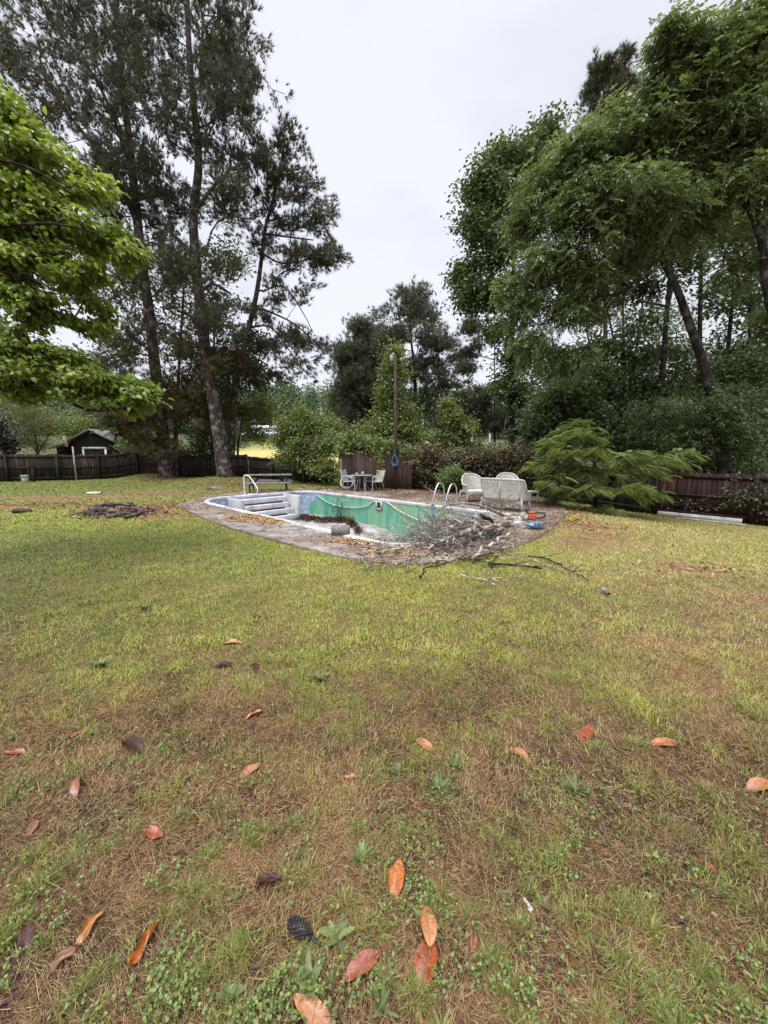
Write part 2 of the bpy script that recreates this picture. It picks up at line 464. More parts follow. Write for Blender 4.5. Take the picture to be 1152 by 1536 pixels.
# ------------------------------------------------------------------ fallen magnolia leaves: pixel x, y, length px, direction (deg, picture), colour key, curl, label
FL = [
 (596, 1323, 54, 80, 'orange', .5, 'bright orange leaf folded along its rib, alone below the jagged green weed rosette'),
 (642, 1395, 62, 95, 'tan', .25, 'tan oval leaf overlapping the top of the glossy rust leaf at bottom centre'),
 (640, 1446, 76, 80, 'rust', .3, 'largest glossy rust brown leaf at bottom centre under the tan leaf tip'),
 (545, 1452, 66, 40, 'russet', .35, 'glossy reddish leaf slanting between the black seed cone and the big rust leaf'),
 (470, 1524, 74, 138, 'tan', .2, 'pale tan leaf cut off by the bottom edge below the seed cone'),
 (216, 1424, 78, 58, 'orange', 1.2, 'curled orange brown leaf with rolled edges at lower left'),
 (136, 1396, 64, 52, 'amber', 1.1, 'twisted amber leaf, upper of the two in a line at lower left'),
 (97, 1441, 56, 40, 'brown', .9, 'dull brown pointed leaf, lower of the two in a line at lower left'),
 (42, 1413, 50, 95, 'plum', .5, 'dark plum leaf standing on edge near the left frame edge'),
 (12, 1505, 46, 35, 'plum', .4, 'faded purple leaf in the bottom left corner'),
 (229, 1252, 30, 150, 'russet', .6, 'small reddish curled leaf above the lower left clover'),
 (25, 1132, 34, 5, 'rust', .4, 'rust brown leaf at the far left edge halfway down the lawn'),
 (50, 1243, 22, 80, 'brown', .5, 'small brown upright leaf near the left edge in dry thatch'),
 (375, 1159, 36, 32, 'salmon', .5, 'salmon pink leaf tilted on the thatch left of centre'),
 (371, 1194, 34, 135, 'dark', .7, 'dark curled leaf just below the salmon pink leaf'),
 (403, 1332, 48, 5, 'dark', .8, 'dark red rolled leaf left of the jagged green weed rosette'),
 (568, 1247, 24, 10, 'dark', .4, 'small dark folded leaf just above the jagged green weed rosette'),
 (527, 1168, 22, 0, 'tan', .3, 'small pale orange leaf on bare thatch near the centre'),
 (637, 1120, 30, 145, 'salmon', .4, 'pink brown leaf on the thatch just right of centre'),
 (779, 1133, 36, 140, 'salmon', .5, 'narrow salmon leaf pointing down right, between the centre leaf and the round leaf'),
 (879, 1104, 26, 60, 'rust', .6, 'round crumpled rust leaf on the right lawn'),
 (997, 1117, 36, 6, 'salmon', .3, 'flat salmon oval leaf with dark rib on the right lawn'),
 (1139, 1183, 34, 15, 'salmon', .6, 'faded pink leaf cut by the right frame edge'),
 (1060, 1300, 28, 140, 'red', .4, 'bright red leaf beside the grass tuft at lower right'),
 (866, 1241, 28, 5, 'dark', .5, 'thin brown leaf lying dark in grass right of centre'),
 (1016, 1384, 26, 170, 'plum', .5, 'dark purple brown small leaf at lower right'),
 (711, 1421, 38, 85, 'russet', .8, 'dark red narrow leaf right of the big rust leaf pair'),
 (118, 1102, 26, 25, 'rust', .5, 'rusty leaf in green lawn above the far left leaf'),
 (383, 1075, 26, 20, 'orange', .6, 'small orange curled leaf left of centre beside a dark one'),
 (198, 1124, 40, 150, 'dark', .8, 'dark brown arched leaf in the left lawn'),
 (118, 1184, 28, 80, 'brown', .7, 'narrow brown leaf on edge in left thatch'),
 (349, 966, 28, 5, 'tan', .3, 'pale tan flat leaf far up the left of the lawn'),
 (384, 926, 24, 0, 'dark', .3, 'dark brown leaf lying highest up the green lawn'),
 (337, 1001, 40, 8, 'dark', .4, 'long dark brown leaf on the green lawn left of centre'),
 (383, 1003, 16, 95, 'dark', .5, 'small upright brown leaf beside the long dark one'),
 (272, 1118, 30, 15, 'plum', .5, 'purplish leaf half hidden in the left lawn grass'),
 (985, 1166, 20, 120, 'dark', .5, 'tiny dark red leaf below the flat salmon oval leaf'),
 (220, 915, 16, 60, 'dark', .5, 'tiny dark leaf in the shaded green lawn at upper left'),
 (688, 1188, 16, 70, 'dark', .3, 'tiny dark leaf beside the small weeds right of centre'),
]
LEAF_P = []
for (px, py, lp, ang, ck, curl, lab) in FL:
    p = GH(px, py)
    a = math.radians(ang); h = 0.5 * lp
    q0 = GH(px - h * math.cos(a), py + h * math.sin(a)); q1 = GH(px + h * math.cos(a), py - h * math.sin(a))
    Lm = min(0.24, max(0.07, 1.10 * float(np.linalg.norm(q1 - q0))))
    if ck in ('dark', 'plum'): Lm *= 0.78
    LEAF_P.append((p, math.atan2(q1[1] - q0[1], q1[0] - q0[0]), Lm))

# ------------------------------------------------------------------ grass
def blades(P, H, Wd, tilt, az, bend, colr):
    n = len(P)
    d = np.stack([np.cos(az), np.sin(az), np.zeros(n)], -1); s = np.stack([-np.sin(az), np.cos(az), np.zeros(n)], -1)
    up = np.array([0, 0, 1.0])
    def pt(f):
        t = tilt + bend * f
        return P + (d * np.sin(t)[:, None] + up * np.cos(t)[:, None]) * (H * f)[:, None]
    m = pt(0.55); tip = pt(1.0); w = (Wd / 2)[:, None]
    V = np.stack([P - s * w, P + s * w, m + s * w * 0.8, m - s * w * 0.8, tip], 1).reshape(-1, 3)
    b = np.arange(n)[:, None] * 5
    return V, b + np.array([0, 1, 2, 3]), b + np.array([3, 2, 4]), np.repeat(colr, 5, 0)
GV, GQ, GT, GC = [], [], [], []
off = 0
def beyond(x, y):
    return y > np.interp(x, [-60, -27, -22, -13, -9, -4, -2, 1.3, 6.0, 10.2, 11.9, 14.5], [21, 22, 23.5, 26, 25.5, 21.5, 17.8, 17.5, 15.6, 14.0, 12.0, 10.6])
def keep_mask(x, y):
    k = ~inside(DECK, x, y) & ~(beyond(x, y) & (x > 0.5))
    for p, a, l in LEAF_P:
        dx = x - p[0]; dy = y - p[1]
        u = dx * math.cos(a) + dy * math.sin(a); v = -dx * math.sin(a) + dy * math.cos(a)
        k &= ~(((u / (l * 0.46)) ** 2 + (v / (l * 0.19)) ** 2) < 1)
    return k
BANDS = [(0.25, 1.5, 16000, .040, .0023), (1.5, 3.0, 11000, .042, .0030), (3.0, 5.0, 5200, .046, .0048), (5.0, 8.0, 2700, .050, .0078), (8.0, 13.0, 1050, .055, .014), (13.0, 27.0, 300, .06, .026)]
for (y0, y1, den, hh, ww) in BANDS:
    wmax = y1 * 1.12 + 2.4
    n = int((y1 - y0) * 2 * wmax * den)
    x = RNG.uniform(-wmax, wmax, n); y = RNG.uniform(y0, y1, n)
    ok = np.abs(x) < y * 1.12 + 2.4
    x, y = x[ok], y[ok]
    ok = keep_mask(x, y); x, y = x[ok], y[ok]
    n1, n2, n3, th, dr, di, dk = zones(x, y)
    tuft = fbm(x, y, 7.0, 3, 41); patch = fbm(x, y, 2.1, 3, 51)
    r = RNG.random(len(x))
    # dry lying straw against standing green blades
    straw_p = np.clip(0.17 + 0.48 * th + 0.25 * dr + 0.25 * di, 0, 0.9)
    green_keep = np.clip(1.0 - 1.0 * th * (1 - sstep(0.50, 0.57, tuft)) - 0.85 * di - 0.25 * dr, 0.05, 1)
    is_straw = RNG.random(len(x)) < straw_p
    keep = np.where(is_straw, r < np.clip(0.9 - 0.6 * di, 0, 1), r < green_keep)
    sel = keep
    x, y, n1, n2, n3, th, dr, di, dk, tuft, patch, st = (a[sel] for a in (x, y, n1, n2, n3, th, dr, di, dk, tuft, patch, is_straw))
    m = len(x); rr = RNG.random(m); r2 = RNG.random(m)
    P = np.stack([x, y, height(x, y) + np.where(st, RNG.uniform(0.001, 0.012, m), -0.002)], -1)
    clump = np.clip((tuft - 0.42) * 3.5, 0, 1)
    H = np.where(st, RNG.uniform(0.02, 0.085, m), hh * (0.45 + 0.75 * rr) * (0.65 + 1.0 * clump))
    Wd = np.where(st, ww * 0.62, ww * (0.8 + 0.6 * r2))
    tilt = np.where(st, RNG.normal(1.32, 0.20, m), np.abs(RNG.normal(0.25, 0.28, m)))
    bend = np.where(st, RNG.normal(0, 0.25, m), RNG.uniform(0.1, 1.0, m))
    az = RNG.uniform(0, 2 * math.pi, m)
    g = lerp((0.215, 0.275, 0.044), (0.45, 0.465, 0.092), np.clip(1.6 * patch - 0.3 + 0.3 * (rr - .5), 0, 1))
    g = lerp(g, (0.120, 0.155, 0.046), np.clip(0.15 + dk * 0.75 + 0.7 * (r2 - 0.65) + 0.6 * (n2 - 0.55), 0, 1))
    g = lerp(g, (0.44, 0.35, 0.16), np.clip(dr * 0.75 + 0.3 * (rr - 0.5), 0, 1))
    nearg = sstep(2.9, 1.6, y + 1.2 * (n1 - .5)); g = g * (1 - 0.34 * nearg * (0.6 + .8 * r2))[:, None] * np.array([1 - 0.0, 1, 1])  # foreground shade put into the blade colour, darkening toward the camera
    sc = lerp((0.17, 0.10, 0.046), (0.46, 0.345, 0.16), np.clip(rr * 1.1 - 0.12 + 0.25 * (n1 - .5) + 0.25 * dr, 0, 1))
    sc = lerp(sc, (0.15, 0.085, 0.058), (r2 > 0.74) * 0.8)
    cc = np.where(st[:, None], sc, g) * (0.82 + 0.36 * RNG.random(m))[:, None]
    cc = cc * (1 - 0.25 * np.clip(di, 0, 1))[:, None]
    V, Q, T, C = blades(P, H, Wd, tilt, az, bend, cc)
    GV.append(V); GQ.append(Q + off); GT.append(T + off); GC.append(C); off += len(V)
# fine short thatch lying flat in the worn foreground
for (y0, y1, den) in ((0.25, 1.5, 26000), (1.5, 3.2, 13000), (3.2, 5.0, 3500)):
    wmax = y1 * 1.12 + 2.4; n = int((y1 - y0) * 2 * wmax * den); x = RNG.uniform(-wmax, wmax, n); y = RNG.uniform(y0, y1, n)
    ok = np.abs(x) < y * 1.12 + 2.4; x, y = x[ok], y[ok]; ok = keep_mask(x, y); x, y = x[ok], y[ok]
    n1, n2, n3, th, dr, di, dk = zones(x, y); ok = RNG.random(len(x)) < np.clip(0.35 + 0.65 * th + .4 * dr, 0, 1); x, y, n1, n2, n3 = x[ok], y[ok], n1[ok], n2[ok], n3[ok]; m = len(x)
    rr = RNG.random(m); P = np.stack([x, y, height(x, y) + RNG.uniform(0.0, 0.014, m)], -1)
    flow = 6.283 * fbm(x, y, 1.3, 2, 91) * 1.6 + RNG.normal(0, 0.7, m)
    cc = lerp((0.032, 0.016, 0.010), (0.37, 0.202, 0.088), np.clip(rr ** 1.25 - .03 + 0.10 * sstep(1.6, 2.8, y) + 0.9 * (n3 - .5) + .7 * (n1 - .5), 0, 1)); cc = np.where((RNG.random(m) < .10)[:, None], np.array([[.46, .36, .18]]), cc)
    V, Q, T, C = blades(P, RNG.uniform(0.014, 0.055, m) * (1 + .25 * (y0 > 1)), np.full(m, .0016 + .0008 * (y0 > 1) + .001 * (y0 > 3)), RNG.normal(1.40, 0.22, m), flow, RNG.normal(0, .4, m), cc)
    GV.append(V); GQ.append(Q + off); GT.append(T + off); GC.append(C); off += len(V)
TUFTS = [(1070, 1340, .07), (770, 1240, .09), (745, 1265, .06), (1120, 1060, .12), (330, 1215, .06), (205, 1150, .09), (300, 1350, .08), (735, 1445, .06), (960, 1370, .05), (890, 1445, .06), (1140, 1370, .06), (195, 1250, .05), (270, 1230, .05), (100, 1300, .05),
         (425, 1470, .04), (350, 1440, .05), (60, 1330, .05), (20, 1400, .05), (900, 1130, .08), (950, 1120, .07), (1060, 1190, .05), (830, 1100, .08), (690, 1060, .10), (270, 1060, .10), (120, 1060, .10), (480, 1060, .08), (600, 1050, .07), (1000, 1240, .05), (1090, 1500, .05), (620, 1500, .03), (40, 1180, .08), (395, 1250, .04), (460, 1310, .04), (200, 1440, .05), (860, 1380, .04), (1120, 1290, .05), (560, 1400, .035), (240, 1500, .05), (990, 1490, .05), (310, 1290, .05)]
_tr = np.random.default_rng(77)
for _k in range(85):
    _px, _py = _tr.uniform(-40, 1192), 1040 + 520 * _tr.random() ** 0.8
    if fbm(*GH(_px, _py)[:2], 1.7, 2, 13) > 0.44: TUFTS.append((_px, _py, _tr.uniform(.015, .04)))
for (px, py, r) in TUFTS:
    c0 = GH(px, py); n = int(70 + r * 2000); a = RNG.uniform(0, 6.283, n); q_ = r * RNG.random(n) ** 0.6
    x = c0[0] + np.cos(a) * q_; y = c0[1] + np.sin(a) * q_; ok = keep_mask(x, y); x, y, a, q_ = x[ok], y[ok], a[ok], q_[ok]; m = len(x); rr = RNG.random(m)
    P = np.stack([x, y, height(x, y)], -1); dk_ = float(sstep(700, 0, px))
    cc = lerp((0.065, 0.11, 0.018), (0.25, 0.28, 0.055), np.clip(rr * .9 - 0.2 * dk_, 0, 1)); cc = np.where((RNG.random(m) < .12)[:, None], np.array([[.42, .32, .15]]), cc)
    V, Q, T, C = blades(P, RNG.uniform(0.02, 0.062, m), np.full(m, .0027), np.abs(RNG.normal(0.1, 0.2, m)) + 0.5 * q_ / r, a + RNG.normal(0, .6, m), RNG.uniform(0.2, 0.9, m), cc)
    GV.append(V); GQ.append(Q + off); GT.append(T + off); GC.append(C); off += len(V)
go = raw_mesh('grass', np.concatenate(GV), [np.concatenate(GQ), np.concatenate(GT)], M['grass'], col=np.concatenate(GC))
tag(go, kind='stuff')

# clover and small broad leaved ground cover
def discs(P, R, nrm_jit, colr, k=5):
    n = len(P); a = np.arange(k) * 2 * math.pi / k
    tx = RNG.normal(0, nrm_jit, n); ty = RNG.normal(0, nrm_jit, n)
    r = R[:, None] * (1 + 0.15 * RNG.normal(size=(n, k)))
    X_ = r * np.cos(a); Y_ = r * np.sin(a)
    V = np.stack([P[:, None, 0] + X_, P[:, None, 1] + Y_, P[:, None, 2] + X_ * tx[:, None] + Y_ * ty[:, None]], -1).reshape(-1, 3)
    return V, np.arange(n)[:, None] * k + np.arange(k), np.repeat(colr, k, 0)
CL = [(110, 945, .9, .7, 420), (230, 1000, .9, .45, 520), (60, 990, .7, .5, 300), (540, 1010, .8, .5, 260), (640, 1180, .25, .16, 160), (250, 1330, .28, .16, 160), (320, 1430, .2, .12, 150), (120, 1390, .2, .12, 90),
      (460, 1230, .25, .1, 60), (720, 1350, .25, .12, 60), (860, 1190, .22, .1, 130), (980, 1330, .25, .1, 50), (200, 1470, .25, .1, 120), (60, 1490, .2, .1, 80), (400, 1530, .12, .06, 90), (900, 1500, .25, .08, 60),
      (340, 1130, .7, .3, 160), (150, 1200, .5, .3, 120), (700, 1110, .5, .2, 100), (1020, 1220, .5, .2, 80)]
_cr = np.random.default_rng(78)
for _k in range(70):
    CL.append((_cr.uniform(-20, 1170), 900 + 640 * _cr.random(), _cr.uniform(.04, .16), _cr.uniform(.03, .09), int(_cr.uniform(8, 34))))
cv, cf, cc_, o2 = [], [], [], 0
for px, py, rx, ry, n in CL:
    c0 = G(px, py)
    x = RNG.normal(c0[0], rx * .85, int(n * 1.7)); y = RNG.normal(c0[1], ry * .85, int(n * 1.7))
    gk = fbm(x, y, 5.0, 3, 61) > 0.50; x, y = x[gk], y[gk]
    ok = keep_mask(x, y) & (y > 0.3); x, y = x[ok], y[ok]
    for k in range(3):
        a = RNG.uniform(0, 6.28, len(x)); R = RNG.uniform(0.0024, 0.0058, len(x)) * (1 + 0.25 * sstep(2, 5, y))
        P = np.stack([x + np.cos(a + k * 2.1) * R, y + np.sin(a + k * 2.1) * R, height(x, y) + RNG.uniform(0.02, 0.045, len(x))], -1)
        colr = lerp((0.075, 0.125, 0.032), (0.24, 0.28, 0.075), RNG.random(len(x)) ** 1.3)
        V, F, C = discs(P, R, 0.4, colr)
        cv.append(V); cf.append(F + o2); cc_.append(C); o2 += len(V)
tag(raw_mesh('clover', np.concatenate(cv), np.concatenate(cf), M['clover'], col=np.concatenate(cc_)), kind='stuff')
# ------------------------------------------------------------------ more materials
M['concrete'] = None
def deck_mat():
    m, t, b = mat_base('deck_concrete', 0.35, 0.5)
    n1 = noise_node(t, 0.55, 5, 0.6); n2 = noise_node(t, 2.6, 6, 0.65); n3 = noise_node(t, 30, 4)
    r1 = ramp(t, [(0.30, (0.125, 0.095, 0.080)), (0.50, (0.245, 0.21, 0.185)), (0.70, (0.36, 0.325, 0.30))])
    L2 = t.links.new
    L2(n2.outputs['Fac'], r1.inputs['Fac'])
    r2 = ramp(t, [(0.46, (0, 0, 0)), (0.62, (1, 1, 1))]); L2(n1.outputs['Fac'], r2.inputs['Fac'])
    c = mixc(t, r2.outputs['Color'], r1.outputs['Color'], (0.155, 0.095, 0.068))
    r3 = ramp(t, [(0.35, (0.75,) * 3), (0.65, (1.2,) * 3)]); L2(n3.outputs['Fac'], r3.inputs['Fac'])
    L2(mixc(t, 1.0, c, r3.outputs['Color'], 'MULTIPLY'), b.inputs['Base Color'])
    q = _n(t, 'ShaderNodeMapRange'); q.inputs['From Min'].default_value = 0.4; q.inputs['From Max'].default_value = 0.62
    q.inputs['To Min'].default_value = 0.3; q.inputs['To Max'].default_value = 0.7
    L2(n2.outputs['Fac'], q.inputs['Value']); L2(q.outputs['Result'], b.inputs['Roughness'])
    bump(t, b, n3.outputs['Fac'], 0.3, 0.004)
    return m
M['concrete'] = deck_mat()
def liner_mat():
    """old vinyl pool wall: green algae with runs and pale scabs, blue marbled vinyl left clean at the ends"""
    m, t, b = mat_base('liner_wall', 0.45, 0.4)
    L2 = t.links.new
    a = noise_node(t, 3.0, 6, 0.65, stretch=(1, 1, 0.22)); a2 = noise_node(t, 1.1, 4, 0.6); a3 = noise_node(t, 14, 4, 0.7, stretch=(1, 1, 0.12))
    g = ramp(t, [(0.28, (0.075, 0.26, 0.175)), (0.42, (0.115, 0.37, 0.26)), (0.58, (0.17, 0.45, 0.325)), (0.74, (0.32, 0.52, 0.37))])
    L2(a.outputs['Fac'], g.inputs['Fac'])
    y = ramp(t, [(0.50, (0, 0, 0)), (0.66, (0.75,) * 3)]); L2(a2.outputs['Fac'], y.inputs['Fac'])
    c = mixc(t, y.outputs['Color'], g.outputs['Color'], (0.30, 0.42, 0.20))
    st = ramp(t, [(0.34, (0.68,) * 3), (0.48, (0.97,) * 3), (0.62, (1.06,) * 3)]); L2(a3.outputs['Fac'], st.inputs['Fac'])
    c = mixc(t, 1.0, c, st.outputs['Color'], 'MULTIPLY')
    bl = noise_node(t, 9, 5, 0.7)
    br = ramp(t, [(0.38, (0.16, 0.25, 0.42)), (0.52, (0.36, 0.45, 0.60)), (0.68, (0.62, 0.68, 0.74))]); L2(bl.outputs['Fac'], br.inputs['Fac'])
    at_ = _n(t, 'ShaderNodeAttribute', attribute_name='tint')
    L2(mixc(t, at_.outputs['Fac'], c, br.outputs['Color']), b.inputs['Base Color'])
    bump(t, b, a.outputs['Fac'], 0.15, 0.01)
    return m
M['liner'] = liner_mat()
def floor_mat():
    m, t, b = mat_base('pool_floor', 0.6, 0.3)
    L2 = t.links.new
    n = noise_node(t, 2.2, 6, 0.65); n2 = noise_node(t, 0.9, 4, 0.6)
    w = ramp(t, [(0.34, (0.12, 0.10, 0.08)), (0.5, (0.30, 0.285, 0.26)), (0.7, (0.46, 0.45, 0.43))]); L2(n.outputs['Fac'], w.inputs['Fac'])
    s = ramp(t, [(0.3, (0.17, 0.105, 0.058)), (0.55, (0.32, 0.22, 0.125)), (0.75, (0.44, 0.34, 0.22))]); L2(n.outputs['Fac'], s.inputs['Fac'])
    at_ = _n(t, 'ShaderNodeAttribute', attribute_name='tint')
    ad = _n(t, 'ShaderNodeMath', operation='ADD'); L2(at_.outputs['Fac'], ad.inputs[0]); L2(n2.outputs['Fac'], ad.inputs[1])
    f = ramp(t, [(0.95, (0, 0, 0)), (1.03, (1, 1, 1))]); 
    sb = _n(t, 'ShaderNodeMath', operation='MULTIPLY'); sb.inputs[1].default_value = 1.0; L2(ad.outputs[0], sb.inputs[0])
    f.color_ramp.elements[0].position = 0.90; f.color_ramp.elements[1].position = 1.0
    L2(sb.outputs[0], f.inputs['Fac'])
    L2(mixc(t, f.outputs['Color'], w.outputs['Color'], s.outputs['Color']), b.inputs['Base Color'])
    bump(t, b, n.outputs['Fac'], 0.4, 0.03)
    return m
M['pool_floor'] = floor_mat()
M['white_plastic'] = noise_mat('white_plastic', [(0.3, (0.26, 0.26, 0.25)), (0.46, (0.42, 0.43, 0.44)), (0.7, (0.54, 0.55, 0.57))], 3.5, 0.4, 0.45, stretch=(1, 1, 0.3))
M['coping'] = noise_mat('coping', [(0.3, (0.26, 0.24, 0.22)), (0.46, (0.46, 0.46, 0.46)), (0.7, (0.56, 0.56, 0.57))], 2.5, 0.4, 0.5)
M['silver'] = noise_mat('silver_tube', [(0.35, (0.55, 0.55, 0.55)), (0.65, (0.75, 0.75, 0.76))], 9, 0.28, 0.5, metal=0.85)
M['white_tube'] = noise_mat('white_tube', [(0.3, (0.55, 0.54, 0.52)), (0.6, (0.78, 0.78, 0.78))], 7, 0.35, 0.5)
M['blue_paint'] = noise_mat('blue_plastic', [(0.3, (0.01, 0.04, 0.09)), (0.5, (0.02, 0.08, 0.17)), (0.7, (0.05, 0.15, 0.27))], 6, 0.35, 0.5)
M['blue_pale'] = noise_mat('blue_pale', [(0.3, (0.05, 0.13, 0.21)), (0.5, (0.11, 0.25, 0.37)), (0.7, (0.28, 0.40, 0.50))], 5, 0.35, 0.5)
M['dark'] = noise_mat('dark_plastic', [(0.3, (0.012, 0.012, 0.013)), (0.7, (0.03, 0.03, 0.03))], 9, 0.5, 0.4)
M['net'] = noise_mat('net_mesh', [(0.3, (0.02, 0.03, 0.06)), (0.7, (0.06, 0.09, 0.15))], 60, 0.8, 0.2)
M['orange'] = noise_mat('orange_plastic', [(0.3, (0.16, 0.03, 0.012)), (0.6, (0.50, 0.085, 0.025))], 12, 0.4, 0.5)
M['fence_dark'] = noise_mat('fence_dark', [(0.22, (0.006, 0.005, 0.004)), (0.45, (0.016, 0.012, 0.009)), (0.64, (0.036, 0.026, 0.019)), (0.86, (0.12, 0.09, 0.06))], 9, 0.8, 0.25, stretch=(1, 1, 0.09), tint=0.30, bmp=0.3, bdist=0.006)
M['fence_brown'] = noise_mat('fence_brown', [(0.25, (0.032, 0.019, 0.016)), (0.5, (0.075, 0.045, 0.038)), (0.75, (0.14, 0.095, 0.08))], 9, 0.75, 0.3, stretch=(1, 1, 0.08), tint=0.24, bmp=0.3, bdist=0.006)
M['fence_red'] = noise_mat('fence_red', [(0.22, (0.008, 0.004, 0.0035)), (0.5, (0.025, 0.009, 0.007)), (0.68, (0.046, 0.020, 0.015)), (0.88, (0.17, 0.125, 0.09))], 9, 0.75, 0.3, stretch=(1, 1, 0.08), tint=0.28, bmp=0.3, bdist=0.006)
M['wood_dark'] = noise_mat('wood_dark', [(0.3, (0.020, 0.013, 0.010)), (0.6, (0.060, 0.040, 0.030))], 8, 0.7, 0.3, stretch=(0.2, 1, 1), tint=0.15)
M['wood_wet'] = noise_mat('wood_wet', [(0.3, (0.11, 0.10, 0.10)), (0.6, (0.24, 0.225, 0.22))], 8, 0.16, 0.8, stretch=(0.15, 1, 1), tint=0.15)
M['wood_pale'] = noise_mat('wood_pale', [(0.3, (0.26, 0.20, 0.14)), (0.6, (0.48, 0.40, 0.31))], 8, 0.7, 0.3, stretch=(1, 1, 0.15))
M['white_paint'] = noise_mat('white_paint', [(0.3, (0.32, 0.31, 0.29)), (0.6, (0.56, 0.555, 0.54))], 4, 0.55, 0.4)
def wicker_mat():
    m, t, b = mat_base('wicker', 0.55, 0.35)
    L2 = t.links.new
    tc_ = _n(t, 'ShaderNodeTexCoord')
    w1 = _n(t, 'ShaderNodeTexWave', wave_type='BANDS', bands_direction='Z'); w1.inputs['Scale'].default_value = 19; w1.inputs['Distortion'].default_value = 0.6
    w2 = _n(t, 'ShaderNodeTexWave', wave_type='BANDS', bands_direction='DIAGONAL'); w2.inputs['Scale'].default_value = 12; w2.inputs['Distortion'].default_value = 0.5
    for w in (w1, w2): L2(tc_.outputs['Object'], w.inputs['Vector'])
    h = _n(t, 'ShaderNodeMath', operation='MULTIPLY'); L2(w1.outputs['Fac'], h.inputs[0]); L2(w2.outputs['Fac'], h.inputs[1])
    n = noise_node(t, 16, 6, 0.7)
    ad = _n(t, 'ShaderNodeMath', operation='MULTIPLY_ADD'); ad.inputs[1].default_value = 0.38
    L2(h.outputs[0], ad.inputs[0]); L2(n.outputs['Fac'], ad.inputs[2])
    r = ramp(t, [(0.33, (0.14, 0.12, 0.095)), (0.50, (0.47, 0.445, 0.395)), (0.80, (0.68, 0.66, 0.62))])
    L2(ad.outputs[0], r.inputs['Fac']); L2(r.outputs['Color'], b.inputs['Base Color'])
    bump(t, b, h.outputs[0], 0.9, 0.02)
    return m
M['wicker'] = wicker_mat()
M['sling_blue'] = noise_mat('sling_blue', [(0.35, (0.19, 0.23, 0.24)), (0.65, (0.31, 0.35, 0.35))], 14, 0.7, 0.3)
M['sling_beige'] = noise_mat('sling_beige', [(0.35, (0.27, 0.24, 0.19)), (0.65, (0.42, 0.39, 0.33))], 14, 0.7, 0.3)
M['frame_grey'] = noise_mat('frame_grey', [(0.35, (0.24, 0.28, 0.26)), (0.65, (0.44, 0.47, 0.44))], 9, 0.45, 0.4)
M['ring'] = noise_mat('ring', [(0.3, (0.28, 0.23, 0.20)), (0.6, (0.48, 0.44, 0.41))], 7, 0.6, 0.3)
M['groove'] = noise_mat('groove_litter', [(0.3, (0.018, 0.009, 0.007)), (0.7, (0.075, 0.040, 0.030))], 25, 0.8, 0.2)
M['block'] = noise_mat('cinder', [(0.3, (0.13, 0.12, 0.105)), (0.7, (0.30, 0.285, 0.255))], 22, 0.85, 0.2, bmp=0.4)
M['glass'] = noise_mat('table_glass', [(0.3, (0.10, 0.14, 0.13)), (0.7, (0.18, 0.22, 0.20))], 5, 0.08, 0.9)
M['rot'] = noise_mat('rotten_log', [(0.25, (0.018, 0.013, 0.010)), (0.5, (0.070, 0.050, 0.040)), (0.75, (0.21, 0.165, 0.13))], 9, 0.9, 0.2, bmp=0.7, bdist=0.02, tint=0.2)
M['cut'] = noise_mat('cut_wood', [(0.3, (0.34, 0.17, 0.075)), (0.7, (0.58, 0.36, 0.19))], 14, 0.7, 0.3)
M['hose'] = noise_mat('hose', [(0.3, (0.30, 0.36, 0.34)), (0.7, (0.52, 0.60, 0.58))], 6, 0.5, 0.4)
M['shed'] = noise_mat('shed_wall', [(0.3, (0.006, 0.0065, 0.007)), (0.7, (0.015, 0.016, 0.0165))], 3, 0.9, 0.1)
M['shingle'] = noise_mat('shingle', [(0.3, (0.08, 0.08, 0.085)), (0.7, (0.19, 0.19, 0.20))], 12, 0.7, 0.3)
M['metal_roof'] = noise_mat('metal_roof', [(0.3, (0.42, 0.45, 0.50)), (0.7, (0.62, 0.65, 0.70))], 3, 0.4, 0.5)
M['brick_far'] = noise_mat('brick_far', [(0.3, (0.12, 0.08, 0.07)), (0.7, (0.24, 0.17, 0.15))], 3, 0.8, 0.3)
M['cream_wall'] = noise_mat('cream_wall', [(0.3, (0.50, 0.42, 0.26)), (0.7, (0.64, 0.55, 0.36))], 2, 0.8, 0.3)
M['window'] = noise_mat('window_glass', [(0.3, (0.02, 0.025, 0.03)), (0.7, (0.05, 0.055, 0.06))], 3, 0.15, 0.6)

# ------------------------------------------------------------------ pool deck (with the pool cut out of it)
def filled(loops, z):
    bm = bmesh.new(); ed = []
    for lp in loops:
        vs = [bm.verts.new((p[0], p[1], z)) for p in lp]
        ed += [bm.edges.new((vs[i], vs[(i + 1) % len(vs)])) for i in range(len(vs))]
    bmesh.ops.triangle_fill(bm, edges=ed, use_beauty=True, normal=(0, 0, 1))
    bm.normal_update()
    V = np.array([v.co[:] for v in bm.verts]); bm.verts.index_update()
    F = [[v.index for v in (f.verts if f.normal.z > 0 else reversed(f.verts))] for f in bm.faces]
    bm.free()
    return V, F
def smooth_loop(P, n=6):
    P = np.asarray(P); m = len(P); out = []
    for i in range(m):
        a, b, c, d = P[i - 1], P[i], P[(i + 1) % m], P[(i + 2) % m]
        for k in range(n):
            t = k / n
            out.append(0.5 * (2 * b + (c - a) * t + (2 * a - 5 * b + 4 * c - d) * t * t + (3 * b - a - 3 * c + d) * t ** 3))
    return np.array(out)
DECK_S = smooth_loop(DECK, 5)
DECK_S = DECK_S + (RNG.random(DECK_S.shape) - 0.5) * 0.05
COP_O = offset_poly(POOL, 0.13)
V, F = filled([DECK_S, offset_poly(POOL, 0.06)], DECK_Z)
db = MB(); db.add(V, F)
nD = len(DECK_S)
db.add(np.vstack([np.c_[DECK_S, np.full(nD, DECK_Z)], np.c_[DECK_S, np.full(nD, -0.75)]]), [(i, i + nD, (i + 1) % nD + nD, (i + 1) % nD) for i in range(nD)])
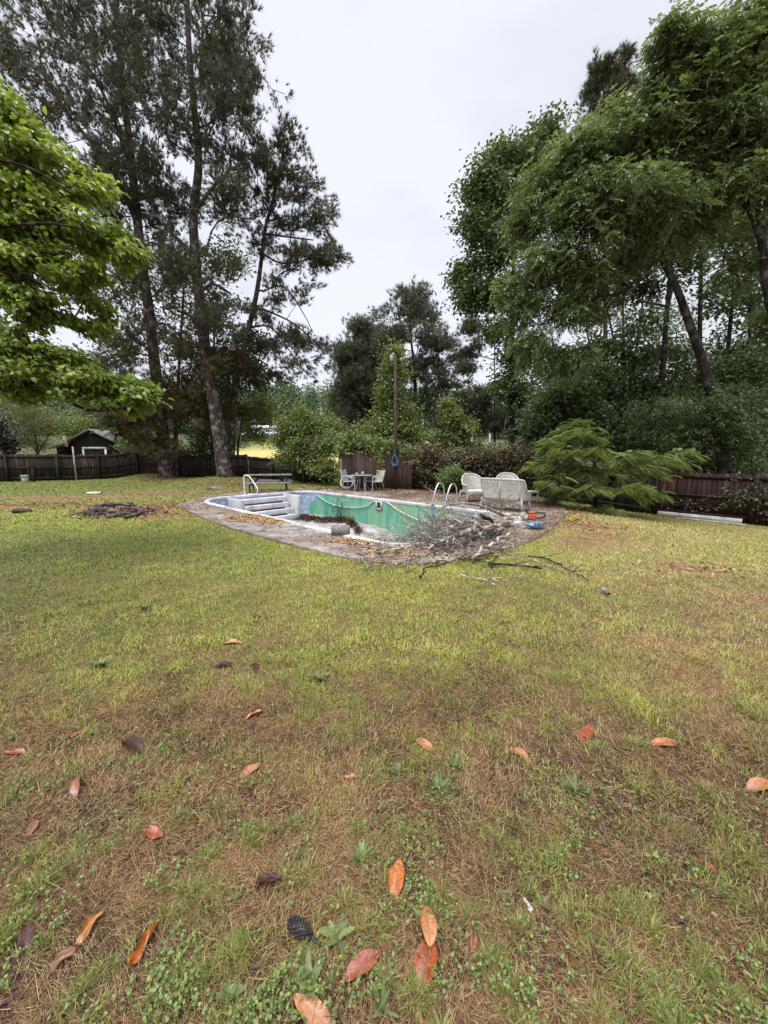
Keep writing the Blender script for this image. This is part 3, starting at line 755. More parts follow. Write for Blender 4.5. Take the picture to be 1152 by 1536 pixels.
tag(db.build('pool_deck', M['concrete']), kind='structure')

# ------------------------------------------------------------------ the empty pool
def floor_z(u):
    return -0.92 - 1.15 * sstep(-9.9, -6.2, u)
pc = uv((U0 + U1) / 2, (V0 + V1) / 2); PO = np.array([pc[0], pc[1], 0.0])
pool = thing('swimming_pool', 'long drained in-ground pool with green stained walls and white coping', 'pool', PO)
def dense(P, step=0.12, closed=True):
    out = []
    n = len(P)
    for i in range(n if closed else n - 1):
        a = P[i]; b = P[(i + 1) % n]; k = max(1, int(np.linalg.norm(b - a) / step))
        out += [a + (b - a) * j / k for j in range(k)]
    if not closed: out.append(P[-1])
    return np.array(out)
PW = dense(POOL)
nW = len(PW); zl = 16
Vw = []; Tw = []
for p in PW:
    u = (p[0] - p[1]) * SR; v = (p[0] + p[1]) * SR; zb = float(floor_z(u)) - 0.06
    for j in range(zl):
        z = DECK_Z - 0.01 + (zb - DECK_Z) * (j / (zl - 1)) ** 1.7
        Vw.append((p[0], p[1], z))
        q_ = max(0.0, 1 + z / 0.62)
        edge = U0 + 0.35 + 1.05 * q_ ** 2
        blue = float(np.clip((edge - u) / 0.10, 0, 1))
        if v < V0 + 1.3 and u < U0 + 2.2: blue = 1.0
        if u > -6.6 and z > -0.11: blue = max(blue, float(np.clip((u + 6.6) / 0.5, 0, 1)))
        Tw.append(blue)
Fw = [(i * zl + j, i * zl + j + 1, ((i + 1) % nW) * zl + j + 1, ((i + 1) % nW) * zl + j) for i in range(nW) for j in range(zl - 1)]
raw_mesh('liner_wall', np.array(Vw) - PO, np.array(Fw), M['liner'], pool, tint=Tw, smooth=True)
gu, gv = np.meshgrid(np.arange(U0 - 0.1, U1 + 0.2, 0.15), np.arange(V0 - 0.1, V1 + 0.2, 0.15), indexing='ij')
fx = (gu + gv) * SR; fy = (gv - gu) * SR
sand = sstep(-10.0, -9.3, gu - 0.55 * (gv - 7.2)) * sstep(-4.6, -6.6, gu)
fz = floor_z(gu) + 0.05 * (fbm(fx, fy, 1.5, 3, 3) - 0.5)
nfu, nfv = gu.shape; ix = np.arange(nfu * nfv).reshape(nfu, nfv)
qf = np.stack([ix[:-1, :-1], ix[1:, :-1], ix[1:, 1:], ix[:-1, 1:]], -1).reshape(-1, 4)
inn = inside(offset_poly(POOL, 0.16), fx, fy).ravel()
qf = qf[inn[qf].all(1)]
raw_mesh('pool_floor', np.stack([fx, fy, fz], -1).reshape(-1, 3) - PO, qf, M['pool_floor'], pool, tint=(0.12 + 0.68 * sand).ravel(), smooth=True)
# coping: a rounded white rim
prof = [(-0.015, -0.07), (-0.03, 0.0), (-0.02, 0.022), (0.03, 0.03), (0.10, 0.026), (0.13, 0.0)]
CB = dense(POOL, 0.25); loops = [np.c_[offset_poly(CB, d), np.full(len(CB), DECK_Z + h)] for d, h in prof]
nC = len(CB); cb = MB()
cb.add(np.vstack(loops), [(k * nC + i, k * nC + (i + 1) % nC, (k + 1) * nC + (i + 1) % nC, (k + 1) * nC + i) for k in range(len(prof) - 1) for i in range(nC)])
cb.build('coping', M['coping'], pool, PO, smooth=True)
# moulded white stairs in the far left end
stairs = MB()
us = np.array([SR, -SR, 0]); vs_ = np.array([SR, SR, 0]); zz = np.array([0, 0, 1.0])
def ub(c_uvz, s_uvz, mb, tint=0.5):
    p = uv(c_uvz[0], c_uvz[1]); mb.box((p[0], p[1], c_uvz[2]), s_uvz, ax=(us, vs_, zz), tint=tint)
ua = U0 + 0.03; va, vb_ = V0 + 1.17, 8.22
for i in range(4):
    top = -0.07 - 0.215 * i
    ub((ua + 0.16 + 0.26 * i, (va + vb_) / 2, (top - 1.0) / 2), (0.32 + 0.001 * i, vb_ - va - 0.16, top + 1.0), stairs)
so = stairs.build('stairs', M['white_plastic'], pool, PO, bevel=0.02)
sp = MB(); ub((ua + 0.55, vb_ + 0.0, -0.48), (1.16, 0.12, 1.0), sp); sp.build('side_panel', M['white_plastic'], pool, PO, bevel=0.02)
sp = MB(); ub((ua + 0.55, va - 0.0, -0.48), (1.16, 0.12, 1.0), sp); sp.build('side_panel', M['white_plastic'], pool, PO, bevel=0.02)
for i in range(3):
    gr = MB(); ub((ua + 0.375 + 0.26 * i, (va + vb_) / 2 - 0.1, -0.285 - 0.215 * i + 0.022), (0.11, vb_ - va - 0.4 - 0.12 * i, 0.055), gr)
    gr.build('leaf_filled_groove', M['groove'], so, (0, 0, 0)).location = tuple(-PO)
for p in so.children: p.parent = so
# skimmer mouth in the far wall
sk = MB()
pk = uv(-9.62, V1 - 0.025); 
for (du, dz, su, sz) in ((-0.12, 0, 0.07, 0.32), (0.12, 0, 0.07, 0.32), (0, 0.125, 0.17, 0.07), (0, -0.125, 0.17, 0.07)):
    p = uv(-9.62 + du, V1 - 0.03); sk.box((p[0], p[1], -0.17 + dz), (su, 0.05, sz), ax=(us, vs_, zz))
sko = sk.build('skimmer', M['white_plastic'], pool, PO)
hb = MB(); p = uv(-9.62, V1 - 0.012); hb.box((p[0], p[1], -0.17), (0.17, 0.03, 0.18), ax=(us, vs_, zz)); hb.build('skimmer_shade_panel', M['dark'], sko, PO)  # dark panel stands in for the shade inside the hollow mouth

# handrail behind the stairs
def bent(pts, step=0.03): return catmull(np.array(pts), step)
hp = G(367, 742, DECK_Z)
hr = MB()
d1 = np.array([0.62, -0.30, 0]); 
P_ = [(0, 0, 0), (0, 0, 0.40), (0.0, 0, 0.66), (0.06, -0.02, 0.74), (0.20, -0.08, 0.74), (0.30, -0.14, 0.68), (0.58, -0.33, 0.36), (0.64, -0.38, 0.26), (0.63, -0.38, 0.14), (0.55, -0.33, 0.06), (0.35, -0.2, 0.03), (0.2, -0.12, 0.03)]
hrt = thing('handrail', 'bent white metal handrail standing behind the white pool stairs', 'handrail', hp)
hr.tube(bent(P_), 0.019, 10); hr.build('rail_tube', M['white_tube'], hrt, smooth=True)
fl = MB(); fl.lathe([(0.055, 0), (0.055, 0.012), (0.03, 0.025)], 14); fl.build('foot_flange', M['silver'], hrt)

# ladder: two silver arched rails with steps
lad = thing('pool_ladder', 'silver two-rail ladder with arched handles over the far pool wall', 'ladder', (*uv(-6.98, V1 + 0.1), DECK_Z))
for du in (-0.24, 0.24):
    r_ = MB(); o_ = us * du
    P_ = [o_ + vs_ * 0.42 + zz * 0.0, o_ + vs_ * 0.42 + zz * 0.35, o_ + vs_ * 0.36 + zz * 0.60, o_ + vs_ * 0.20 + zz * 0.69, o_ + vs_ * 0.05 + zz * 0.62, o_ - vs_ * 0.12 + zz * 0.30, o_ - vs_ * 0.20 + zz * 0.0, o_ - vs_ * 0.2 - zz * 0.6, o_ - vs_ * 0.2 - zz * 1.2]
    r_.tube(bent(P_), 0.020, 10); r_.build('rail', M['silver'], lad, smooth=True)
for k in range(3):
    s_ = MB(); s_.box(-vs_ * 0.2 - zz * (0.30 + 0.30 * k), (0.46, 0.09, 0.03), ax=(us, vs_, zz)); s_.build('step', M['white_tube'], lad, bevel=0.008)
bp = MB(); a_ = at(649, 757, 11.3); b_ = at(644, 806, 10.9)
bp.tube([a_, (a_ + b_) / 2, b_], 0.045, 10)
bpo = bp.build('blue_pole', M['blue_paint'], None, b_); bpo.location = tuple(b_)
tag(bpo, 'dark blue pole leaning against the left rail of the pool ladder', 'pole')
# hose draped along the far wall
hs = MB()
HP = []
for px, z, dv in ((468, -0.02, 0.05), (480, -0.16, 0.05), (492, -0.33, 0.06), (506, -0.40, 0.06), (522, -0.40, 0.06), (538, -0.34, 0.06), (552, -0.22, 0.05), (560, -0.06, 0.02), (575, -0.02, -0.02), (584, -0.06, 0.05), (596, -0.22, 0.06), (612, -0.36, 0.06), (630, -0.46, 0.06), (650, -0.48, 0.06), (680, -0.5, 0.06), (715, -0.52, 0.07)):
    d = ray(px, 750); k = (V1 - dv) / ((d[0] + d[1]) * SR); HP.append((d[0] * k, d[1] * k, z))
hs.tube(catmull(HP, 0.1), 0.022, 8)
hso = hs.build('hose', M['hose'], None, HP[0], smooth=True); hso.location = HP[0]
tag(hso, 'pale grey hose sagging in loops along the green pool wall', 'hose')
# blue vinyl edging at the right end
# ------------------------------------------------------------------ fences
def fence(name, label, pts, mat, rails=True, gap=0.004, bw=0.14, hvar=0.03, lean=0.0, white_strip=None, tvar=1.0, cat='fence', cap=False):
    """pts: (x, y, height); built in sections of about 2.4 m with rails and posts on the camera's side"""
    o = np.array([pts[0][0], pts[0][1], hz(*pts[0][:2])])
    t = thing(name, label, cat, o)
    for (xa, ya, ha), (xb, yb, hb_) in zip(pts[:-1], pts[1:]):
        a = np.array([xa, ya]); b = np.array([xb, yb]); Ln = np.linalg.norm(b - a); d = (b - a) / Ln; nrm = np.array([d[1], -d[0]])
        if nrm.dot(-(a + b) / 2) < 0: nrm = -nrm
        ns = max(1, round(Ln / 2.4)); rz = math.atan2(d[1], d[0])
        for s_ in range(ns):
            pb = MB(); s0, s1 = Ln * s_ / ns, Ln * (s_ + 1) / ns
            x_ = s0
            base_t = RNG.uniform(0.3, 0.7)
            while x_ < s1 - 0.02:
                w = min(bw * RNG.uniform(0.92, 1.06), s1 - x_)
                c = a + d * (x_ + w / 2); f = (x_ + w / 2) / Ln; h = ha + (hb_ - ha) * f + RNG.uniform(-hvar, hvar); zb = hz(*c)
                pb.box((c[0], c[1], zb + h / 2 - 0.03 + 0.02), (w - gap, 0.02, h - 0.04), rz=rz + RNG.normal(0, 0.008), tint=float(np.clip(base_t + RNG.normal(0, 0.22) * tvar, 0, 1)))
                x_ += w
            pb.build('board_panel', mat, t, o)
            if rails:
                for fr in (0.12, 0.5, 0.9):
                    p0 = a + d * s0 + nrm * 0.032; p1 = a + d * s1 + nrm * 0.032
                    h0 = ha + (hb_ - ha) * s0 / Ln; h1 = ha + (hb_ - ha) * s1 / Ln
                    rb = MB(); rb.bar((p0[0], p0[1], hz(*p0) + h0 * fr), (p1[0], p1[1], hz(*p1) + h1 * fr), 0.04, 0.085, up=(0, 0, 1), tint=0.45)
                    rb.build('rail', mat, t, o)
        if rails:
            for s_ in range(ns + 1):
                p0 = a + d * (Ln * s_ / ns) + nrm * 0.10; h = ha + (hb_ - ha) * s_ / ns + 0.03
                pp = MB(); pp.box((p0[0], p0[1], hz(*p0) + h / 2 - 0.05), (0.1, 0.095, h + 0.1), rz=rz, tint=RNG.uniform(0.35, 0.75)); pp.build('post', mat, t, o)
    return t
def pxy(px, Y): return tuple(at(px, 720, Y)[:2])
fence('wooden_fence', 'dark weathered board fence with rails across the left back of the lawn', [(*pxy(-70, 21.6), 1.62), (*pxy(90, 23.6), 1.62), (*pxy(262, 26.0), 1.55), (*pxy(372, 25.6), 1.5)], M['fence_dark'], hvar=0.04)
fence('wooden_fence', 'low dark fence run behind the picnic table, ending in the bush', [(*pxy(374, 25.5), 1.42), (*pxy(500, 21.2), 1.25)], M['fence_dark'], hvar=0.03)
fence('wooden_fence', 'brown plain board fence behind the patio table and lamp pole', [(*pxy(509, 17.6), 1.66), (*pxy(555, 17.5), 1.66), (*pxy(618, 17.45), 1.68)], M['fence_brown'], rails=False, gap=0.003, hvar=0.02)
fence('wooden_fence', 'dark fence overgrown with brown and green vine behind the wicker seats', [(*pxy(620, 17.6), 1.5), (*pxy(720, 16.6), 1.5), (*pxy(830, 15.3), 1.5), (*pxy(985, 14.1), 1.55)], M['fence_dark'], gap=0.004)
fence('wooden_fence', 'red brown board fence with a white base board at the right edge', [(*pxy(987, 14.05), 1.62), (*pxy(1136, 12.1), 1.62), (*pxy(1240, 11.0), 1.62)], M['fence_red'], gap=0.003)
# white boards lying along the foot of the red fence
wa = np.array([*pxy(992, 13.75)]); wb = np.array([*pxy(1122, 12.05)])
mbw = MB(); za, zb = hz(*wa), hz(*wb)
mbw.bar((wa[0], wa[1], za + 0.09), (wb[0], wb[1], zb + 0.10), 0.03, 0.17, up=(0, 0, 1)); mbw.bar((wa[0] + .3, wa[1] - .55, za + 0.02), (wb[0] - .02, wb[1] - 0.14, zb + 0.03), 0.10, 0.03, up=(0, 0, 1))
wbo = mbw.build('white_board', M['white_paint'], None, (wa[0], wa[1], za)); wbo.location = (wa[0], wa[1], za)
tag(wbo, 'long dirty white board along the foot of the red brown fence', 'board')
# pale stake at the left end of the brown fence
b0 = at(512, 733, 17.2); b0[2] = hz(b0[0], b0[1]); ms = MB(); ms.bar(b0 - b0, at(511.5, 688, 17.35) - b0, 0.085, 0.03)
mso = ms.build('pale_board', M['wood_pale'], None); mso.location = tuple(b0)
tag(mso, 'pale narrow board upright at the left end of the brown fence', 'board')
# board leaning on the shed-side fence
b0 = np.array([*pxy(115, 23.3), 0]); b0[2] = hz(b0[0], b0[1]); t1 = at(109, 670, 23.6)
ms = MB(); ms.bar(b0 - b0, t1 - b0, 0.10, 0.03); mso = ms.build('thin_plank', M['wood_pale'], None); mso.location = tuple(b0)
tag(mso, 'thin pale pole leaning on the dark fence in front of the shed', 'board')
b0 = np.array([*pxy(51, 22.55), 0]); b0[2] = hz(b0[0], b0[1]); ms = MB(); ms.box((0, 0, 0.45), (0.13, 0.1, 0.9)); ms.box((0, 0, 0.915), (0.30, 0.16, 0.03))
mso = ms.build('short_post', M['fence_dark'], None); mso.location = tuple(b0)
tag(mso, 'short dark post with a flat cap beside the white bucket', 'post')

# ------------------------------------------------------------------ lamp pole and hanging net
lp = at(593, 735, 17.1); lp[2] = hz(lp[0], lp[1])
lpt = thing('lamp_pole', 'tall dark pole with a pale lamp on top before the brown fence', 'lamp pole', lp)
topz = at(592, 532, 17.1)
mp_ = MB(); mp_.tube([(0, 0, -0.1), (0.0, 0, 2.0), (topz[0] - lp[0] + 0.02, 0, topz[2] - lp[2])], [0.085, 0.075, 0.055], 10); mp_.build('pole', M['wood_dark'], lpt, smooth=True)
hd = MB(); hx = topz[0] - lp[0] - 0.13; hz_ = topz[2] - lp[2]
hd.lathe([(0.02, 0.09), (0.06, 0.07), (0.078, 0.01), (0.072, -0.15), (0.04, -0.18)][::-1], 14, (hx, 0, hz_ - 0.1)); lh = hd.build('lamp_head', M['ring'], lpt, smooth=True)
ar = MB(); ar.tube([(hx, 0, hz_ + 0.0), (hx + 0.08, 0, hz_ + 0.06), (hx + 0.14, 0, hz_ - 0.02)], 0.018, 8); ar.build('bracket', M['silver'], lpt)
nc = at(592, 690, 16.95)
nt_ = thing('pool_net', 'blue rimmed teardrop leaf net hanging on the lamp pole', 'net', nc)
tear = []
for k in range(33):
    a = 2 * math.pi * k / 32; rr = 0.155 * math.sin(a) * math.sin((a if a < math.pi else 2 * math.pi - a) / 2) ** 0.9
    tear.append((rr, 0, 0.25 * math.cos(a)))
tear = np.array(tear)
rm = MB(); rm.tube(tear, 0.014, 6, caps=False); rm.build('rim', M['blue_pale'], nt_, smooth=True)
ne = MB(); cen = np.array([[0, 0.10, -0.06]]); mid = tear[:-1] * 0.6 + np.array([0, 0.07, -0.03]); 
Vn = np.vstack([tear[:-1], mid, cen]); ne.add(Vn, [(i, (i + 1) % 32, 32 + (i + 1) % 32, 32 + i) for i in range(32)] + [(32 + i, 32 + (i + 1) % 32, 64) for i in range(32)])
ne.build('mesh_bag', M['net'], nt_, smooth=True)
hk = MB(); hk.tube([(0, 0, 0.25), (0, 0.0, 0.36), (0, 0.06, 0.40)], 0.012, 6); hk.build('hanger', M['blue_pale'], nt_)

# ------------------------------------------------------------------ picnic table
pt0 = G(404, 738, 0.0); pt0[2] = hz(pt0[0], pt0[1])
pic = thing('picnic_table', 'weathered wooden picnic table with wet grey top beyond the pool stairs', 'table', pt0, math.radians(12))
tp = MB()
for k in range(5): tp.box((0, -0.30 + 0.15 * k, 0.74), (1.95, 0.142, 0.038), tint=RNG.uniform(.3, .8))
tp.build('table_top', M['wood_wet'], pic, bevel=0.004)
for sy in (-1, 1):
    bn = MB()
    for k in range(2): bn.box((0, sy * (0.62 + 0.145 * k), 0.44), (1.95, 0.138, 0.038), tint=RNG.uniform(.3, .8))
    bn.build('bench', M['wood_wet'], pic, bevel=0.004)
for sx in (-0.72, 0.72):
    for sy in (-1, 1):
        lg = MB(); lg.bar((sx, sy * 0.70, 0.0), (sx, sy * 0.24, 0.72), 0.04, 0.10, up=(0, 1, 0)); lg.build('leg', M['wood_dark'], pic)
    br = MB(); br.bar((sx + 0.042, -0.78, 0.385), (sx + 0.042, 0.78, 0.385), 0.04, 0.09, up=(0, 0, 1)); br.build('cross_beam', M['wood_dark'], pic)
    br = MB(); br.bar((sx - 0.02 * np.sign(sx), 0, 0.36), (sx - 0.45 * np.sign(sx), 0, 0.71), 0.04, 0.08); br.build('brace', M['wood_dark'], pic)

# ------------------------------------------------------------------ patio set by the brown fence
def patio_chair(loc, rz, label, sling):
    t = thing('patio_chair', label, 'chair', loc, rz, 'patio chairs at the round table')
    # local: faces +X
    sl = MB(); w = 0.46
    path = catmull([(0.26, 0, 0.42), (0.0, 0, 0.385), (-0.2, 0, 0.40), (-0.27, 0, 0.55), (-0.36, 0, 0.88)], 0.05)
    def strip(pp, name):
        mb = MB(); n = len(pp)
        Vs = [p + np.array([0, s * w / 2, 0]) for p in pp for s in (-1, 1)]
        Vs += [p + np.array([0.0, s * w / 2, -0.018]) + (np.array([-0.012, 0, 0.01]) if p[2] > 0.45 else 0) for p in pp for s in (-1, 1)]
        Fs = [(2 * i, 2 * i + 1, 2 * i + 3, 2 * i + 2) for i in range(n - 1)] + [(2 * n + 2 * i, 2 * n + 2 * i + 2, 2 * n + 2 * i + 3, 2 * n + 2 * i + 1) for i in range(n - 1)]
        mb.add(Vs, Fs); mb.build(name, sling, t, smooth=True)
    k = int(len(path) * 0.5)
    strip(path[:k + 1], 'seat'); strip(path[k:], 'backrest')
    for s in (-1, 1):
        y = s * 0.27
        fr = MB(); fr.tube(catmull([(0.30, y, 0.0), (0.31, y, 0.3), (0.30, y, 0.55), (0.22, y, 0.62), (0.0, y, 0.63), (-0.28, y, 0.62)], 0.05), 0.02, 8); fr.build('armrest', M['frame_grey'], t, smooth=True)
        lg = MB(); lg.tube([(-0.34, y, 0.0), (-0.2, y, 0.40), (0.26, y, 0.42)], 0.018, 8); lg.build('leg', M['frame_grey'], t, smooth=True)
        ba = MB(); ba.tube(catmull([(-0.2, y * .95, 0.40), (-0.27, y * .95, 0.55), (-0.37, y * .95, 0.90)], 0.05), 0.018, 8); ba.build('back_post', M['frame_grey'], t, smooth=True)
    return t
def dk(px, Y):
    p = at(px, 735, Y); return (p[0], p[1], DECK_Z)
patio_chair(dk(526, 16.75), math.radians(-18), 'grey blue sling patio chair left of the round table', M['sling_blue'])
patio_chair(dk(562, 16.5), math.radians(180 + 38), 'beige sling patio chair right of the round table', M['sling_beige'])
ptt = thing('patio_table', 'small round metal patio table between the two sling chairs', 'table', dk(543, 16.7))
q1 = MB(); q1.lathe([(0.43, 0.66), (0.44, 0.675), (0.43, 0.69)], 28); q1.build('table_top', M['glass'], ptt)
q1 = MB(); q1.tube([(0.44 * math.cos(a), 0.44 * math.sin(a), 0.675) for a in np.linspace(0, 2 * math.pi, 29)], 0.018, 6, caps=False); q1.build('rim', M['frame_grey'], ptt, smooth=True)
for k in range(4):
    a = k * math.pi / 2 + 0.5; c_, s_ = math.cos(a), math.sin(a)
    q1 = MB(); q1.tube(catmull([(0.36 * c_, 0.36 * s_, 0), (0.22 * c_, 0.22 * s_, 0.25), (0.2 * c_, 0.2 * s_, 0.45), (0.33 * c_, 0.33 * s_, 0.655)], 0.05), 0.018, 8); q1.build('leg', M['frame_grey'], ptt, smooth=True)
for (dx, dy, hgt, lb) in ((0.04, -0.05, 0.13, 'small pale jar at the middle of the round patio table'), (-0.22, 0.05, 0.07, 'low grey ashtray on the left of the round patio table')):
    p = dk(543, 16.7); jr = MB(); jr.lathe([(0.05, 0), (0.065, hgt * 0.5), (0.055, hgt), (0.045, hgt)], 14)
    jo = jr.build('jar', M['ring'], None, smooth=True); jo.location = (p[0] + dx, p[1] + dy, DECK_Z + 0.692); tag(jo, lb, 'jar')
lr = thing('life_ring', 'faded white ring float leaning behind the grey blue patio chair', 'float ring', dk(520.5, 17.05))
q1 = MB(); ax1 = np.array([0.95, 0.1, -0.0]); ax1 /= np.linalg.norm(ax1); ax2 = np.array([0.0, 0.35, 0.93])
q1.tube([ax1 * 0.27 * math.cos(a) + ax2 * (0.27 * math.sin(a) + 0.335) for a in np.linspace(0, 2 * math.pi, 33)], 0.062, 10, caps=False); q1.build('ring', M['ring'], lr, smooth=True)
for k in range(4):
    a = k * math.pi / 2 + 0.7; q1 = MB(); q1.tube([ax1 * 0.27 * math.cos(b) + ax2 * (0.27 * math.sin(b) + 0.335) for b in np.linspace(a - 0.14, a + 0.14, 5)], 0.066, 10); q1.build('band', M['sling_blue'], lr, smooth=True)

# ------------------------------------------------------------------ wicker set
def wicker_seat(name, label, loc, rz, W_, love=False):
    """faces -Y locally"""
    t = thing(name, label, 'chair' if not love else 'loveseat', loc, rz, None if love else 'white wicker armchairs')
    hw = W_ / 2; dpt = 0.62
    # plan curve from left arm front round the back to right arm front
    def plan(s):
        if love: k = 5.0
        else: k = 2.6
        a = s * math.pi / 2
        x = np.sign(math.sin(a)) * abs(math.sin(a)) ** (2 / k) * hw
        y = abs(math.cos(a)) ** (2 / k) * dpt - dpt * 0.5
        return x, y
    def top(s):
        if love: return 0.56 + 0.30 * float(1 - sstep(0.62, 0.90, abs(s))) + 0.03 * math.cos(s * 2)
        return 0.56 + 0.34 * max(0.0, math.cos(min(1.0, abs(s) / 0.80) * math.pi / 2)) ** 0.75 
    def shell(s0, s1, n, name_, zlow=0.30):
        mb = MB(); V_ = []; m = 7
        for side in (0, 1):
            for i in range(n + 1):
                s = s0 + (s1 - s0) * i / n; x, y = plan(s); tz = top(s); L_ = math.hypot(x, y) + 1e-6
                for j in range(m):
                    f = j / (m - 1); z = zlow + (tz - zlow) * f
                    flare = 0.06 * f * f + (0.035 if side == 0 else 0.0)
                    V_.append((x * (1 + flare), y + (flare * 1.2 if y > -dpt * 0.2 else 0) , z))
        st = (n + 1) * m; F_ = []
        for i in range(n):
            for j in range(m - 1):
                a = i * m + j; F_.append((a, a + m, a + m + 1, a + 1)); F_.append((st + a, st + a + 1, st + a + m + 1, st + a + m))
            a = i * m + m - 1; F_.append((a, a + m, st + a + m, st + a))
            a = i * m; F_.append((a, st + a, st + a + m, a + m))
        for i in (0, n):
            for j in range(m - 1):
                a = i * m + j; F_.append((a, a + 1, st + a + 1, st + a))
        mb.add(V_, F_); return mb.build(name_, M['wicker'], t, smooth=False)
    cut_ = 0.66 if love else 0.58
    bk = shell(-cut_, cut_, 24, 'backrest')
    shell(-1, -cut_, 10, 'arm'); shell(cut_, 1, 10, 'arm')
    rim = MB(); P_ = []
    for i in range(49):
        s = -1 + 2 * i / 48; x, y = plan(s); P_.append((x * 1.075, y + (0.09 if y > -dpt * 0.2 else 0), top(s) + 0.005))
    rim.tube(P_, 0.034, 8); rim.build('rolled_rim', M['wicker'], t, smooth=True)
    if love:
        sb = MB(); sb.tube([(0, dpt * 0.5 + 0.06, 0.32), (0, dpt * 0.5 + 0.10, 0.86)], 0.018, 6); sb.build('centre_spine', M['wicker'], bk)
        for q_ in (-0.86, 0.86):
            sb = MB(); sb.tube([(q_ * hw, dpt * 0.47, 0.30), (q_ * hw * 1.04, dpt * 0.53, 0.84)], 0.018, 6); sb.build('side_spine', M['wicker'], bk)
    st_ = MB(); st_.box((0, -0.02, 0.34), (W_ - 0.06, dpt - 0.06, 0.10)); st_.build('seat', M['wicker'], t, bevel=0.03)
    # scalloped skirt on the front and the back
    for (yy, nm) in ((-dpt * 0.5 + 0.015, 'front_skirt'), (dpt * 0.5 - 0.01, 'back_skirt')):
        ap = MB(); n = 16; V_ = []
        for i in range(n + 1):
            x = -hw + 0.03 + (W_ - 0.06) * i / n; f = abs(2 * i / n - 1); zb = 0.245 - 0.10 * f ** 3
            V_ += [(x, yy - 0.012, 0.31), (x, yy - 0.012, zb), (x, yy + 0.012, 0.31), (x, yy + 0.012, zb)]
        F_ = []
        for i in range(n):
            a = 4 * i; F_ += [(a, a + 1, a + 5, a + 4), (a + 2, a + 6, a + 7, a + 3), (a + 1, a + 3, a + 7, a + 5)]
        ap.add(V_, F_); ap.build(nm, M['wicker'], t)
    for sx in (-1, 1):
        for sy in (-1, 1):
            lg = MB(); lg.tube([(sx * (hw + 0.005), sy * (dpt * 0.5 - 0.02) , 0), (sx * (hw - 0.03), sy * (dpt * 0.5 - 0.05), 0.36)], [0.02, 0.03], 8); lg.build('leg', M['wicker'], t, smooth=True)
    return t
p1 = G(711, 752, DECK_Z)
wicker_seat('wicker_armchair', 'white wicker armchair on its own left of the loveseat', p1, math.radians(14), 0.80)
pl_, pr_ = G(726, 764, DECK_Z), G(775, 769, DECK_Z)
mid = (pl_ + pr_) / 2; ang = math.atan2(pr_[1] - pl_[1], pr_[0] - pl_[0])
LW = 1.22
ctr = mid + np.array([-math.sin(ang), math.cos(ang), 0]) * 0.31; ctr[2] = DECK_Z
wicker_seat('wicker_loveseat', 'white wicker loveseat seen from behind beside the pool', ctr, ang + math.radians(6) * 0 , LW, True).rotation_euler = (0, 0, ang + math.pi)
p2 = at(760, 750, 13.35); p2[2] = DECK_Z
wicker_seat('wicker_armchair', 'white wicker armchair mostly hidden behind the loveseat', p2, math.radians(-12), 0.80)
ot = at(796, 752, 12.5); ot[2] = DECK_Z
ott = thing('wicker_side_table', 'low white wicker side table at the right end of the loveseat', 'table', ot, math.radians(-25))
q1 = MB(); q1.box((0, 0, 0.37), (0.50, 0.42, 0.04)); q1.build('table_top', M['wicker'], ott, bevel=0.01)
for sx in (-1, 1):
    for sy in (-1, 1):
        q1 = MB(); q1.tube([(sx * 0.22, sy * 0.18, 0), (sx * 0.21, sy * 0.17, 0.35)], 0.02, 8); q1.build('leg', M['wicker'], ott)
q1 = MB(); q1.box((0, 0, 0.12), (0.43, 0.35, 0.02)); q1.build('shelf', M['wicker'], ott)

# ------------------------------------------------------------------ things on the near deck
bl = thing('cinder_block', 'grey concrete block with two holes on the near pool edge', 'block', G(511, 801, DECK_Z + 0.02), math.radians(-8))
q1 = MB(); Lb, Wb, Hb = 0.335, 0.175, 0.165
for (cx, sx) in ((-Lb / 2 + 0.015, 0.03), (0, 0.03), (Lb / 2 - 0.015, 0.03)): q1.box((cx, 0, Hb / 2), (sx, Wb - 0.064, Hb))
for cy in (-Wb / 2 + 0.016, Wb / 2 - 0.016): q1.box((0, cy, Hb / 2), (Lb, 0.032, Hb))
q1.build('block_body', M['block'], bl)
def irregular_log(name, label, p, q, r0, r1, mat, cat='log', group=None, wob=0.012, rv=0.12, nsd=10):
    p = np.asarray(p, float); q = np.asarray(q, float); mb = MB(); L_ = np.linalg.norm(q - p); n = max(4, int(L_ / 0.12))
    pts = [p + (q - p) * i / n + RNG.normal(0, wob, 3) * (0 < i < n) for i in range(n + 1)]
    rs = [(r0 + (r1 - r0) * i / n) * RNG.uniform(1 - rv, 1 + rv) for i in range(n + 1)]
    mb.tube(pts, rs, nsd, tint=RNG.uniform(0.2, 0.8)); o = mb.build(name, mat, None, p, smooth=False); o.location = tuple(p)
    tag(o, label, cat, group)
    return o
# white barked cut log by the chainsaw
la = at(762, 786, 8.95); lb_ = at(790, 772, 9.15)
irregular_log('cut_log', 'pale barked cut log pointing up to the chainsaw at the pile end', at(758, 788, 8.9), at(788, 773.5, 9.15), 0.115, 0.10, M['bark_grey'])
